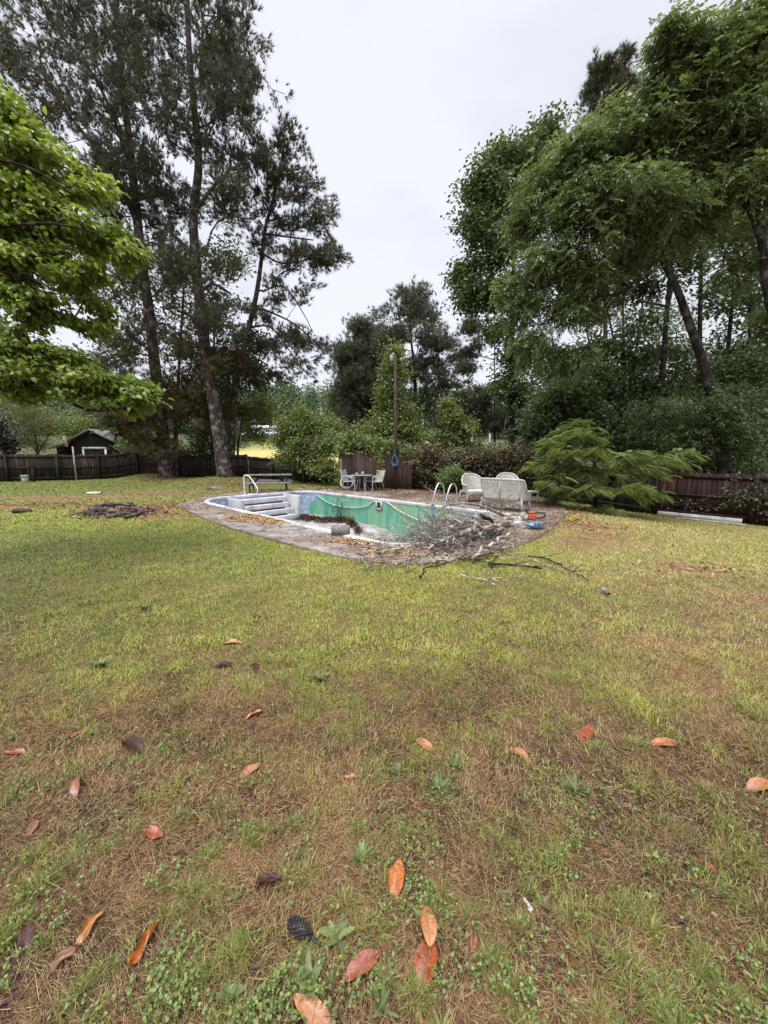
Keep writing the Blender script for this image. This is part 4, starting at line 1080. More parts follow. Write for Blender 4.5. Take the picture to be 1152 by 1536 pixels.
# chainsaw
cs0 = at(795, 777, 9.2)
csz = thing('chainsaw', 'orange chainsaw resting on the end of the pale log', 'chainsaw', cs0, math.radians(165))
q1 = MB(); q1.box((0.0, 0, 0.03), (0.27, 0.15, 0.15)); q1.box((-0.02, 0.0, 0.13), (0.17, 0.13, 0.07)); q1.build('engine_body', M['orange'], csz, bevel=0.025)
q1 = MB(); q1.tube(catmull([(-0.10, 0, 0.0), (-0.26, 0, 0.02), (-0.33, 0, 0.07), (-0.28, 0, 0.14), (-0.10, 0, 0.13)], 0.03), 0.02, 8); q1.build('rear_handle', M['dark'], csz, smooth=True)
q1 = MB(); q1.tube(catmull([(0.06, -0.10, 0.0), (0.07, -0.11, 0.16), (0.06, 0.0, 0.235), (0.07, 0.10, 0.14), (0.06, 0.1, 0.02)], 0.03), 0.014, 8); q1.build('front_handle', M['dark'], csz, smooth=True)
q1 = MB(); q1.box((0.30, 0.02, 0.0), (0.36, 0.008, 0.075)); q1.build('guide_bar', M['silver'], csz, bevel=0.003)
q1 = MB(); q1.box((0.10, 0.0, 0.16), (0.02, 0.12, 0.10)); q1.build('hand_guard', M['dark'], csz)
# blue curved plastic piece under the chainsaw
bt0 = G(803, 793, DECK_Z)
btt = thing('blue_tray', 'blue plastic tray on the deck below the chainsaw', 'tray', bt0, math.radians(20))
q1 = MB(); n = 10; V_ = []
for i in range(n + 1):
    x = -0.20 + 0.40 * i / n; zc = 0.03 + 0.07 * (abs(2 * i / n - 1)) ** 2.5
    for (y, dz) in ((-0.17, 0.10), (-0.13, 0.0), (0.13, 0.0), (0.17, 0.10)): V_.append((x, y, zc + dz))
q1.add(V_, [(4 * i + j, 4 * i + j + 1, 4 * i + j + 5, 4 * i + j + 4) for i in range(n) for j in range(3)])
btt.scale = (0.8, 0.8, 0.8)
o_ = q1.build('basin', M['blue_pale'], btt, smooth=True); sm = o_.modifiers.new('thick', 'SOLIDIFY'); sm.thickness = 0.012
q1 = MB(); q1.tube([(-0.2, -0.17, 0.2), (0, -0.175, 0.135), (0.2, -0.17, 0.2)], 0.014, 6); q1.tube([(-0.2, 0.17, 0.2), (0, 0.175, 0.135), (0.2, 0.17, 0.2)], 0.014, 6); q1.build('rim', M['blue_paint'], btt, smooth=True)

# ------------------------------------------------------------------ left lawn
bk0 = at(38, 722, 21.9); bk0[2] = hz(bk0[0], bk0[1])
bkt = thing('bucket', 'white plastic bucket standing at the foot of the left fence', 'bucket', bk0)
q1 = MB(); q1.lathe([(0.15, 0), (0.165, 0.2), (0.18, 0.39), (0.19, 0.39), (0.19, 0.42), (0.17, 0.42), (0.15, 0.30)], 20); q1.build('bucket_body', M['white_plastic'], bkt, smooth=False)
q1 = MB(); q1.tube([(0.19 * math.cos(a), 0.19 * math.sin(a) * 0.5 - 0.12, 0.36 - 0.14 * math.sin(a)) for a in np.linspace(0, math.pi, 13)], 0.006, 6); q1.build('wire_handle', M['silver'], bkt)
lid0 = GH(141, 741)
q1 = MB(); q1.lathe([(0.24, 0.0), (0.27, 0.05), (0.24, 0.085), (0.1, 0.10)], 20); lo = q1.build('flat_disc', M['white_plastic'], None, smooth=True); lo.location = tuple(lid0); lo.scale = (1.1, 0.8, 0.9)
tag(lo, 'white plastic lid lying flat on the left lawn', 'lid')
lab_l = ['long rotten log along the far side of the left debris ring', 'thick pale end log at the left of the debris ring', 'dark broken log at the front of the debris ring', 'pale grey chunk of wood in the middle of the debris ring', 'short dark stub at the right of the debris ring', 'split brown log across the right front of the debris ring', 'thin dark log on top of the debris ring']
for (pa, pb, r0, z), lb in zip([((142, 762), (200, 759), .11, .09), ((136, 768), (152, 771), .10, .08), ((160, 779), (196, 775), .10, .07), ((166, 771), (182, 773), .09, .10), ((200, 766), (222, 770), .08, .06), ((188, 780), (216, 773), .08, .06), ((172, 766), (206, 768), .06, .2)], lab_l):
    a = GH(*pa); b = GH(*pb); a[2] += z; b[2] += z * 0.9
    irregular_log('rotten_log', lb, a, b, r0 * .85, r0 * 0.6, M['rot'], 'log', 'rotten logs in a ring on the left lawn', .03, .35, 6)
for (px, py, s, lb) in ((28, 769, .13, 'dark flat stone at the left frame edge beside the red dirt'), (40, 768, .10, 'smaller grey stone beside the dark flat stone on the left'), (321, 734, .13, 'grey white rock in the cluster near the pine trunk'), (330, 734, .09, 'pale small rock at the right of the cluster near the pine trunk'), (314, 735, .09, 'dark little rock at the left of the cluster near the pine trunk')):
    p = GH(px, py); bm = bmesh.new(); bmesh.ops.create_icosphere(bm, subdivisions=3, radius=s)
    for v in bm.verts:
        f = 1 + 0.35 * (fbm(v.co.x * 9 + px, v.co.y * 9 + v.co.z * 7, 1.0, 3, 2) - 0.5); v.co = Vector((v.co.x * 1.3 * f, v.co.y * f, v.co.z * 0.6 * f))
    me = bpy.data.meshes.new('rock'); bm.to_mesh(me); bm.free(); me.materials.append(M['rot'] if 'dark' in lb else M['block']); o = bpy.data.objects.new('rock', me); COL.objects.link(o); o.location = (p[0], p[1], p[2] + s * 0.35); tag(o, lb, 'rock', 'rocks lying on the left lawn')

# ------------------------------------------------------------------ buildings beyond the fence
def gable(name, label, c, w, d, h_e, h_r, rz, wall, roof, over=0.25, cat='building'):
    """gable end faces -Y locally"""
    t = thing(name, label, cat, c, rz)
    q = MB(); hw, hd = w / 2, d / 2
    V_ = [(-hw, -hd, -1.5), (hw, -hd, -1.5), (hw, -hd, h_e), (0, -hd, h_r), (-hw, -hd, h_e), (-hw, hd, -1.5), (hw, hd, -1.5), (hw, hd, h_e), (0, hd, h_r), (-hw, hd, h_e)]
    q.add(V_, [(0, 1, 2, 3, 4), (9, 8, 7, 6, 5), (1, 6, 7, 2), (5, 0, 4, 9)]); q.build('wall', wall, t)
    sl = (h_r - h_e) / hw; q = MB()
    for s in (-1, 1):
        xo = s * (hw + over); zo = h_e - sl * over
        a = [(0, -hd - over, h_r + 0.02), (xo, -hd - over, zo + 0.02), (xo, hd + over, zo + 0.02), (0, hd + over, h_r + 0.02)]
        b = [(x, y, z + 0.10) for x, y, z in a]
        q.add(a + b, [(0, 1, 2, 3), (7, 6, 5, 4), (0, 4, 5, 1), (1, 5, 6, 2), (2, 6, 7, 3)])
    q.build('roof', roof, t)
    return t
sc_ = at(136, 680, 33.0); zg = hz(sc_[0], sc_[1]); sc_[2] = zg
_shift = 2.25; ez = at(100, 661, 33)[2] - zg; rz_ = at(136, 645.5, 33)[2] - zg
sc_[1] += _shift
shed = gable('garden_shed', 'black gabled shed with white door frame beyond the left fence', sc_, 3.3, 4.5, ez, rz_, math.radians(4), M['shed'], M['shingle'], cat='shed')
dz0 = at(136, 672, 33)[2] - zg
q = MB(); q.box((0.2, -2.28, dz0), (1.95, 0.06, 0.16)); q.box((-0.7, -2.28, dz0 - 0.9), (0.15, 0.06, 1.64)); q.box((1.1, -2.28, dz0 - 0.9), (0.15, 0.06, 1.64)); q.build('door_frame', M['white_paint'], shed)
q = MB(); q.box((0.2, -2.262, dz0 - 0.9), (1.65, 0.02, 1.64)); q.build('door', M['shed'], shed)
q = MB(); q.box((-2.6, 0.2, ez / 2 - 0.55), (1.9, 3.0, ez + 0.5)); q.build('side_lean_to', M['shed'], shed)
q = MB(); q.bar((-1.72, -0.2, ez + 0.05), (-3.7, -0.2, ez - 0.6), 3.4, 0.08); q.build('lean_to_roof', M['shingle'], shed)
q = MB(); p_ = at(100, 668, 31.5) ; q.bar((0, 0, 0), (-0.15, 0, 0.85), 0.32, 0.04); o_ = q.build('plywood_sheet', M['wood_pale'], None); o_.location = tuple(p_ - np.array([0, 0, 0.1])); tag(o_, 'grey panel leaning against the left corner of the black shed', 'panel')
def far_house(label, px, py_e, py_r, Y, w, d, rz, wall, roof, nwin=3):
    c = at(px, py_e, Y); zg = hz(c[0], c[1]); e = c[2] - zg; r = at(px, py_r, Y)[2] - zg; c[2] = zg
    t = thing('house', label, 'house', c, rz)
    q = MB(); q.box((0, 0, e / 2 - 0.5), (w, d, e + 1)); q.build('wall', wall, t)
    q = MB(); hw, hd = w / 2 + 0.4, d / 2 + 0.4
    q.add([(-hw, -hd, e), (hw, -hd, e), (hw, hd, e), (-hw, hd, e), (-hw, 0, r), (hw, 0, r)], [(0, 1, 5, 4), (2, 3, 4, 5), (1, 2, 5), (3, 0, 4), (3, 2, 1, 0)]); q.build('roof', roof, t)
    for k in range(nwin):
        q = MB(); q.box((-w / 2 + w * (k + 0.5) / nwin, -d / 2 - 0.02, e - 1.1), (0.9, 0.06, 1.1)); q.build('window', M['window'], t)
    return t
far_house('far pale metal roofed house, lower of two seen over the fence', 394, 653, 648.5, 92, 7.5, 6, math.radians(-5), M['brick_far'], M['metal_roof'])
far_house('far white roofed house standing higher behind the other far house', 404, 643, 638, 112, 8.5, 6, math.radians(4), M['white_paint'], M['metal_roof'])
far_house('cream house at the far left behind the dark magnolia', -8, 667, 655, 46, 7, 6, math.radians(8), M['cream_wall'], M['shingle'], 2)
# white porch railing and capped post behind the vine fence
pr = thing('porch_railing', 'white railing glimpsed above the vine covered fence', 'railing', (*at(682, 670, 24.0)[:2], hz(*at(682, 670, 24.0)[:2])))
o_ = np.array(pr.location)
for (a, b) in ((at(628, 670.5, 24.2), at(668, 669.5, 24.2)), (at(700, 667, 24), at(742, 665.5, 23.8))):
    q = MB(); q.bar(a - o_, b - o_, 0.10, 0.13, up=(0, 0, 1)); q.build('rail', M['white_paint'], pr)
for px in (708, 735):
    q = MB(); a = at(px, 650, 24.05); b = a.copy(); b[2] = o_[2]; q.bar(b - o_, a - o_, 0.09, 0.09); q.build('post', M['white_paint'], pr)
cp = at(639, 735, 18.2); cp[2] = hz(cp[0], cp[1]); cpt = thing('capped_post', 'brown post with a pale cap rising from the vine fence', 'post', cp)
ht = at(639, 663, 18.2)[2] - cp[2]
q = MB(); q.box((0, 0, ht / 2 - 0.1), (0.16, 0.16, ht)); q.build('post', M['wood_dark'], cpt); q = MB(); q.box((0, 0, ht - 0.06), (0.26, 0.26, 0.06)); q.box((0, 0, ht + 0.0), (0.16, 0.16, 0.06)); q.build('cap', M['white_paint'], cpt)
# ------------------------------------------------------------------ trees
def needle_tufts(P, D, rng, k, ln, wd, spread):
    """brushes of needles: P (n,3) bases, D (n,3) directions"""
    n = len(P)
    d = D[:, None, :] + rng.normal(0, spread, (n, k, 3)); d /= np.linalg.norm(d, axis=-1, keepdims=True) + 1e-9
    b = P[:, None, :] + d * (ln * 0.05); L_ = ln * rng.uniform(0.65, 1.15, (n, k, 1))
    s = np.cross(d, rng.normal(size=(n, k, 3))); s /= np.linalg.norm(s, axis=-1, keepdims=True) + 1e-9
    V = np.stack([b - s * wd / 2, b + s * wd / 2, b + d * L_], 2).reshape(-1, 3)
    F = np.arange(n * k)[:, None] * 3 + np.arange(3)
    T = np.repeat(np.clip(rng.normal(0.5, 0.2, n * k), 0, 1), 3)
    return V, F, T
def leaf_cards(P, rng, ln, wd, droop=0.4, outd=None, fold=0.18, flat=0.5):
    """pointed leaves, each folded along its rib, hanging by droop"""
    n = len(P)
    d = rng.normal(size=(n, 3)); d[:, 2] *= 0.5
    if outd is not None: d += outd * 0.9
    d[:, 2] -= droop
    d /= np.linalg.norm(d, axis=1, keepdims=True)
    nr = rng.normal(0, 1 - flat, (n, 3)) + np.array([0, 0, 1.0])
    s = np.cross(d, nr); s /= np.linalg.norm(s, axis=1, keepdims=True) + 1e-9
    u = np.cross(s, d)
    L_ = ln * rng.uniform(0.65, 1.2, (n, 1)); w = wd * rng.uniform(0.75, 1.2, (n, 1)) / 2
    m = P + d * L_ * 0.45
    V = np.stack([P, m + s * w + u * L_ * fold, P + d * L_, m - s * w + u * L_ * fold], 1).reshape(-1, 3)
    i = np.arange(n)[:, None] * 4
    F = np.concatenate([i + np.array([0, 1, 2]), i + np.array([0, 2, 3])])
    T = np.repeat(np.clip(rng.normal(0.5, 0.2, n), 0, 1), 4)
    return V, F, T
def cup_leaves(P, rng, ln, wd, droop, outd):
    """larger leaves bent down at the tip (seven points each)"""
    n = len(P)
    d = outd + rng.normal(0, 0.45, (n, 3)); d[:, 2] -= droop; d /= np.linalg.norm(d, axis=1, keepdims=True)
    nr = rng.normal(0, 0.35, (n, 3)) + np.array([0, 0, 1.0]); s = np.cross(d, nr); s /= np.linalg.norm(s, axis=1, keepdims=True) + 1e-9
    u = np.cross(s, d); L_ = ln * rng.uniform(0.6, 1.15, (n, 1)); w = wd * rng.uniform(0.8, 1.15, (n, 1)) / 2
    m1 = P + d * L_ * 0.33 + u * L_ * 0.05; m2 = P + d * L_ * 0.68 - u * L_ * 0.03; tip = P + d * L_ * 0.95 - u * L_ * 0.22
    V = np.stack([P, m1 + s * w * 0.9 + u * L_ * .10, m1, m1 - s * w * 0.9 + u * L_ * .10, m2 + s * w * 0.8 + u * L_ * .04, m2, m2 - s * w * 0.8 + u * L_ * .04, tip], 1).reshape(-1, 3)
    i = np.arange(n)[:, None] * 8
    Q = np.concatenate([i + np.array([2, 1, 4, 5]), i + np.array([3, 2, 5, 6])])
    T3 = np.concatenate([i + np.array([0, 1, 2]), i + np.array([0, 2, 3]), i + np.array([5, 4, 7]), i + np.array([6, 5, 7])])
    return V, [Q, T3], np.repeat(np.clip(rng.normal(0.5, 0.22, n), 0, 1), 8)

def prisms(A, B, ra, rb, k=5):
    """k-sided tapered pieces from every A to B, in one go"""
    d = B - A; L_ = np.linalg.norm(d, axis=1, keepdims=True) + 1e-9; d = d / L_
    h = np.where(np.abs(d[:, 2:3]) < 0.9, np.array([[0, 0, 1.0]]), np.array([[1.0, 0, 0]]))
    a = np.cross(h, d); a /= np.linalg.norm(a, axis=1, keepdims=True) + 1e-9; b = np.cross(d, a)
    B2 = B + d * np.minimum(rb[:, None] * 0.5, L_ * 0.3)
    t = np.arange(k) * 2 * math.pi / k; ct, st = np.cos(t)[None, :, None], np.sin(t)[None, :, None]
    ring = a[:, None] * ct + b[:, None] * st
    V = np.concatenate([A[:, None] + ring * ra[:, None, None], B2[:, None] + ring * rb[:, None, None]], 1).reshape(-1, 3)
    i = np.arange(len(A))[:, None] * (2 * k); q = []
    for j in range(k):
        q.append(i + np.array([j, (j + 1) % k, k + (j + 1) % k, k + j]))
    return V, np.concatenate(q)

def tree(name, label, trunk, r0, r1, clumps, leafer, bark, leafm, rng, limbs=(), zmin=2.0, twig=0.008, step=0.45, sag=0.10, jit=0.07, site_frac=0.6, cat='tree', group=None, roots=True, plen_w=0.30, pw=0.46, per_sub=6, sub_r=0.42):
    """trunk: list of points; clumps: (centre, radii, number of twig ends). Twigs grow to the ends from the nearest wood."""
    trunk = catmull(np.asarray(trunk, float), 0.35)
    base = trunk[0].copy(); nT = len(trunk)
    ends = []
    for c, r, n in clumps:
        m = max(2, int(n / per_sub)); sc = rng.normal(size=(m, 3)); sc /= np.linalg.norm(sc, axis=1, keepdims=True); sc *= rng.uniform(0.25, 0.95, (m, 1))
        w = rng.random(m) + 0.25; ch = rng.choice(m, n, p=w / w.sum())
        p = rng.normal(size=(n, 3)); p /= np.linalg.norm(p, axis=1, keepdims=True); p *= (rng.random((n, 1)) ** 0.5) * sub_r
        ends.append(np.asarray(c) + (sc[ch] + p * np.array([1, 1, 0.75])) * np.asarray(r))
    E = np.concatenate(ends)
    cap = 12000
    N = np.zeros((cap, 3)); par = np.full(cap, -1); pl = np.zeros(cap); isT = np.zeros(cap, bool); tip = np.zeros(cap, bool); site = np.zeros(cap, bool); att = np.zeros(cap, bool)
    n = 0; rfix = np.zeros(cap)
    for i, p in enumerate(trunk):
        N[n] = p; par[n] = n - 1 if i else -1; isT[n] = True; att[n] = p[2] - base[2] >= zmin; rfix[n] = r0 + (r1 - r0) * (i / (nT - 1)) ** 0.85
        pl[n] = pl[n - 1] + np.linalg.norm(N[n] - N[n - 1]) if i else 0; n += 1
    for pts, ra, rb in limbs:
        pts = catmull(np.asarray(pts, float), step * 0.8)
        j = int(np.argmin(np.linalg.norm(N[:n] - pts[0], axis=1)))
        for i, p in enumerate(pts[1:] if np.linalg.norm(N[j] - pts[0]) < 0.3 else pts):
            N[n] = p; par[n] = j; pl[n] = pl[j] + np.linalg.norm(p - N[j]); rfix[n] = ra + (rb - ra) * i / max(1, len(pts) - 1); att[n] = True; j = n; n += 1
    dT = np.array([np.min(np.linalg.norm(N[:n] - e, axis=1)) for e in E])
    for e in E[np.argsort(dT)]:
        d = np.linalg.norm(N[:n] - e, axis=1) + plen_w * pl[:n] + np.where(att[:n], 0, 1e6)
        j = int(np.argmin(d)); a = N[j].copy(); L_ = np.linalg.norm(e - a); m = max(1, int(L_ / step))
        if n + m >= cap: break
        ph = rng.normal(0, jit * L_, 3)
        for k in range(1, m + 1):
            t = k / m; q = a + (e - a) * t + math.sin(math.pi * t) * (np.array([0, 0, sag * L_]) + ph) + (rng.normal(0, 0.025, 3) if k < m else 0)
            N[n] = q; par[n] = j; pl[n] = pl[j] + np.linalg.norm(q - N[j]); att[n] = True
            site[n] = t > 1 - site_frac or k == m; j = n; n += 1
    cnt = np.zeros(n); child = np.zeros(n, bool)
    for i in range(n - 1, 0, -1):
        if not child[i]: cnt[i] += 1
        if par[i] >= 0: cnt[par[i]] += cnt[i]; child[par[i]] = True
    R = np.maximum(twig * cnt ** pw, rfix[:n]); R[:nT] = rfix[:nT]
    for i in range(nT, n):
        R[i] = min(R[i], R[par[i]] * 0.92) if rfix[i] == 0 else R[i]
    t = thing(name, label, cat, base, 0, group)
    e = np.arange(nT, n); A = N[par[e]] - base; B = N[e] - base
    ra = np.where(isT[par[e]], np.minimum(R[e] * 1.35, R[par[e]]), np.minimum(R[par[e]], R[e] * 1.5)); V, Q = prisms(A, B, ra, R[e])
    mb = MB(); tr = trunk - base; rr = R[:nT].copy()
    if roots:
        for i in range(nT):
            hgt = tr[i][2]; rr[i] *= 1 + 0.24 * math.exp(-hgt / max(0.35, r0 * 1.2))
    mb.tube(tr, rr, 14)
    Vt = mb.v[0]; Ft = [np.array(f) for f in mb.f.values()]
    ob = raw_mesh('trunk', np.concatenate([Vt, V]), Ft + [Q + len(Vt)], bark, t, smooth=True)
    sidx = np.where(site[:n])[0]
    P = N[sidx] - base; D = N[sidx] - N[par[sidx]]; D /= np.linalg.norm(D, axis=1, keepdims=True) + 1e-9
    Vl, Fl, Tl = leafer(P, D, rng)
    raw_mesh('crown', Vl, Fl, leafm, t, tint=Tl)
    print('TREE', label[:40], len(E), n, len(sidx), len(Vl))
    return t
def broad(k, ln, wd, sig, droop=0.4, flat=0.5, outw=0.4):
    k = int(k * 2.3); sig = sig * 1.25
    def f(P, D, rng):
        Q = np.repeat(P, k, 0) + rng.normal(0, sig, (len(P) * k, 3)) * np.array([1, 1, 0.75]); Dd = np.repeat(D, k, 0)
        return leaf_cards(Q, rng, ln, wd, droop, Dd * outw, flat=flat)
    return f
def pine(k, ln, wd, per=3, spread=0.5, sig=0.12, up=0.25):
    per = int(per * 3.2); k = k + 4; wd = wd * 1.2; ln = ln * 1.15; spread = spread * 0.85; sig = sig * 1.15
    def f(P, D, rng):
        Q = np.repeat(P, per, 0) + rng.normal(0, sig, (len(P) * per, 3)); Dd = np.repeat(D, per, 0) + rng.normal(0, 0.35, (len(P) * per, 3)) + np.array([0, 0, up])
        return needle_tufts(Q, Dd, rng, k, ln, wd, spread)
    return f
def spray(k, ln, npair, llen, lw, sig, droop=0.5):
    """compound leaves: k drooping rachises at every twig site, each with paired leaflets"""
    def f(P, D, rng):
        n = len(P) * k; Q = np.repeat(P, k, 0) + rng.normal(0, sig, (n, 3)) * np.array([1, 1, .7]); d = np.repeat(D, k, 0) * 0.7 + rng.normal(0, 0.6, (n, 3)); d[:, 2] = d[:, 2] * 0.4 - droop
        d /= np.linalg.norm(d, axis=1, keepdims=True); s = np.cross(d, np.array([0, 0, 1.0]) + rng.normal(0, .25, (n, 3))); s /= np.linalg.norm(s, axis=1, keepdims=True) + 1e-9
        L_ = ln * rng.uniform(0.7, 1.15, (n, 1)); tn = np.clip(rng.normal(.5, .2, n), 0, 1); VV, TT = [], []
        for j in range(npair):
            f_ = (j + 0.8) / npair; b = Q + d * L_ * f_ - np.array([0, 0, 1.0]) * L_ * 0.25 * f_ * f_
            for sg in ((-1, 1) if j < npair - 1 else (0,)):
                ld = d * (0.75 if sg else 1.0) + s * sg * 0.85 + rng.normal(0, .15, (n, 3)) - np.array([0, 0, .25]); ld /= np.linalg.norm(ld, axis=1, keepdims=True)
                ls = np.cross(ld, np.array([0, 0, 1.0]) + rng.normal(0, .4, (n, 3))); ls /= np.linalg.norm(ls, axis=1, keepdims=True) + 1e-9; u = np.cross(ls, ld)
                ll = llen * rng.uniform(.75, 1.15, (n, 1)); m_ = b + ld * ll * .45; w = lw / 2
                VV.append(np.stack([b, m_ + ls * w + u * .12 * lw, b + ld * ll, m_ - ls * w + u * .12 * lw], 1)); TT.append(np.clip(tn + rng.normal(0, .08, n), 0, 1))
        V = np.concatenate(VV).reshape(-1, 3); T = np.repeat(np.concatenate(TT), 4); i = np.arange(len(V) // 4)[:, None] * 4
        return V, np.concatenate([i + np.array([0, 1, 2]), i + np.array([0, 2, 3])]), T
    return f
def C(px, py, r, Y, n, ry=None, dep=1.0):
    m = mpp(Y)
    return (at(px, py, Y), (r * m, r * m * dep, (ry or r) * m), n)
def path(*pp):
    return [at(*p) for p in pp]
def grounded(pts):
    p = pts[0].copy(); p[2] = hz(p[0], p[1]) - 0.1
    return [p] + list(pts[1:])

G_PINE = leaf_mat('pine_needles', [(0.0, (0.045, 0.050, 0.033)), (0.5, (0.085, 0.090, 0.058)), (1.0, (0.15, 0.145, 0.09))], 0.15, 0.55, 0.3)
G_PINE2 = leaf_mat('white_pine_needles', [(0.0, (0.050, 0.068, 0.042)), (0.5, (0.095, 0.115, 0.075)), (1.0, (0.16, 0.175, 0.11))], 0.15, 0.55, 0.3)
G_PINE_LOW = leaf_mat('low_pine_needles', [(0.0, (0.038, 0.038, 0.018)), (0.5, (0.085, 0.072, 0.034)), (1.0, (0.16, 0.115, 0.055))], 0.15, 0.55, 0.3)
G_DARK = leaf_mat('dark_leaves', [(0.0, (0.044, 0.072, 0.032)), (0.5, (0.088, 0.132, 0.056)), (1.0, (0.15, 0.20, 0.085))], 0.3)
G_MID = leaf_mat('mid_leaves', [(0.0, (0.070, 0.108, 0.046)), (0.5, (0.140, 0.198, 0.080)), (1.0, (0.235, 0.295, 0.125))], 0.3)
G_LIGHT = leaf_mat('light_leaves', [(0.0, (0.075, 0.11, 0.034)), (0.5, (0.145, 0.19, 0.060)), (1.0, (0.24, 0.29, 0.10))], 0.32)
G_DOG = leaf_mat('dogwood_leaves', [(0.0, (0.085, 0.145, 0.028)), (0.4, (0.165, 0.24, 0.046)), (0.7, (0.26, 0.33, 0.066)), (1.0, (0.38, 0.43, 0.10))], 0.36, 0.4, 0.45)
G_OLIVE = leaf_mat('olive_leaves', [(0.0, (0.070, 0.085, 0.032)), (0.5, (0.135, 0.145, 0.055)), (1.0, (0.20, 0.20, 0.085))], 0.3)
G_IVY = leaf_mat('vine_leaves', [(0.0, (0.040, 0.065, 0.022)), (0.42, (0.085, 0.105, 0.040)), (0.62, (0.15, 0.085, 0.050)), (1.0, (0.22, 0.13, 0.08))], 0.25, patch=0.6, pscale=1.1)
G_MIM = leaf_mat('frond_leaves', [(0.0, (0.085, 0.125, 0.045)), (0.5, (0.165, 0.225, 0.075)), (1.0, (0.29, 0.34, 0.115))], 0.3, patch=0.25)
G_MAG = leaf_mat('magnolia_leaves', [(0.0, (0.010, 0.018, 0.012)), (0.5, (0.020, 0.032, 0.020)), (1.0, (0.05, 0.05, 0.035))], 0.1, 0.25, 0.6)
G_FAR_HAZED = leaf_mat('hazed_far_leaves', [(0.0, (0.060, 0.095, 0.055)), (0.5, (0.095, 0.145, 0.080)), (1.0, (0.15, 0.20, 0.10))], 0.25, patch=0.6, pscale=0.06)  # bluish cast puts the distance haze into the leaf colour
def rg(s): return np.random.default_rng(s)

# --- the three big pines at the left
def CS(lst, Y, dens, dep=1.0):
    return [C(a, b, r, Y + dy, int(n * dens * 1.7) + 1, ry, dep) for (a, b, r, ry, n, dy) in lst]
P2 = CS([(300, 60, 80, 70, 46, 0), (345, 75, 45, 50, 26, 0), (330, 150, 55, 50, 36, -1), (365, 160, 30, 40, 16, 0), (280, 190, 80, 60, 46, -1.5), (345, 235, 40, 45, 22, 1), (240, 120, 70, 60, 30, 1),
         (370, 110, 18, 30, 6, 0), (320, 300, 60, 30, 22, -1), (270, 300, 55, 45, 30, 1), (350, 320, 40, 22, 10, 0), (265, 400, 60, 45, 26, -1), (330, 420, 40, 35, 10, 0), (335, 480, 45, 28, 14, -1), (285, 500, 40, 40, 14, 0), (260, 20, 70, 40, 24, 0), (340, 10, 40, 40, 18, 0)], 24, 1.15)
tree('pine_tree', 'tall pine with a grey lichened trunk nearest the picnic table', grounded(path((338, 719, 24), (331, 670, 24), (319, 590, 24), (309, 535, 24), (303, 480, 24), (296, 420, 24), (292, 370, 24), (290, 320, 24.2), (298, 245, 24.4), (290, 150, 24.6), (283, 60, 24.8), (280, -60, 25))), 0.44, 0.10,
     P2, pine(11, 0.30, 0.022, 3, 0.45, 0.16), M['bark_pine'], G_PINE, rg(21), sub_r=0.62, zmin=8.0, twig=0.013, step=0.6, sag=0.03,
     limbs=[(path((300, 440, 24), (318, 425, 23.8), (345, 440, 23.5)), 0.09, 0.04), (path((294, 385, 24), (262, 355, 23.8), (240, 330, 23.5), (215, 320, 23)), 0.13, 0.06), (path((294, 320, 24.1), (312, 290, 24), (345, 255, 24)), 0.10, 0.05), (path((306, 500, 24), (280, 470, 23.4), (245, 460, 23)), 0.08, 0.03)])
P1 = CS([(60, 60, 75, 60, 40, 0), (130, 40, 80, 60, 50, 0), (190, 100, 80, 65, 50, -1), (40, 170, 60, 50, 30, 0), (120, 170, 75, 60, 50, -1), (200, 210, 65, 60, 44, -1.5), (100, 250, 60, 45, 30, 1), (180, 290, 60, 50, 34, 0), (235, 330, 45, 50, 24, 1),
         (130, 340, 50, 40, 20, -1), (215, 410, 60, 50, 30, -1), (150, 440, 50, 45, 20, 0), (190, 510, 55, 40, 26, -1), (140, 560, 40, 35, 14, -1), (10, 90, 40, 60, 16, 0), (200, 20, 60, 40, 30, 0), (90, -10, 80, 30, 30, 0), (160, 620, 30, 22, 8, -1)], 24.6, 1.25)
tree('pine_tree', 'massive dark pine on the far left with a crown filling the top left', grounded(path((250, 716, 24.6), (246, 670, 24.6), (240, 610, 24.6), (232, 545, 24.6), (224, 470, 24.6), (214, 400, 24.6), (205, 320, 24.8), (195, 220, 25), (182, 110, 25.2), (172, -40, 25.5))), 0.40, 0.12,
     P1, pine(11, 0.30, 0.022, 3, 0.45, 0.16), M['bark_pine'], G_PINE, rg(22), sub_r=0.62, zmin=6.0, twig=0.013, step=0.6, sag=0.03,
     limbs=[(path((222, 455, 24.6), (208, 500, 23.6), (190, 480, 23)), 0.07, 0.03), (path((214, 400, 24.6), (185, 385, 24), (150, 395, 23.6)), 0.10, 0.04), (path((208, 340, 24.8), (170, 260, 24.4), (110, 180, 24)), 0.13, 0.05), (path((200, 260, 24.9), (150, 130, 24.6), (80, 40, 24.4)), 0.12, 0.05)])
P1b = CS([(250, 600, 55, 40, 40, -0.8), (215, 640, 40, 34, 26, -0.8), (275, 570, 50, 36, 26, -0.4), (300, 530, 40, 30, 14, -0.6), (240, 670, 40, 18, 14, -1.0), (290, 620, 40, 36, 18, 0.8), (180, 610, 36, 30, 14, -0.5), (330, 560, 35, 28, 12, -0.6), (360, 535, 25, 16, 8, 0.4)], 24.8, 1.2)
tree('pine_tree', 'younger pine with brownish drooping boughs between the two big trunks', grounded(path((262, 712, 25.2), (264, 640, 25.2), (268, 560, 25.2), (272, 490, 25.2), (276, 430, 25.2))), 0.17, 0.05,
     P1b, pine(12, 0.30, 0.022, 4, 0.5, 0.18, 0.0), M['bark_pine'], G_PINE_LOW, rg(23), sub_r=0.62, zmin=1.6, twig=0.011, step=0.55, sag=-0.02)
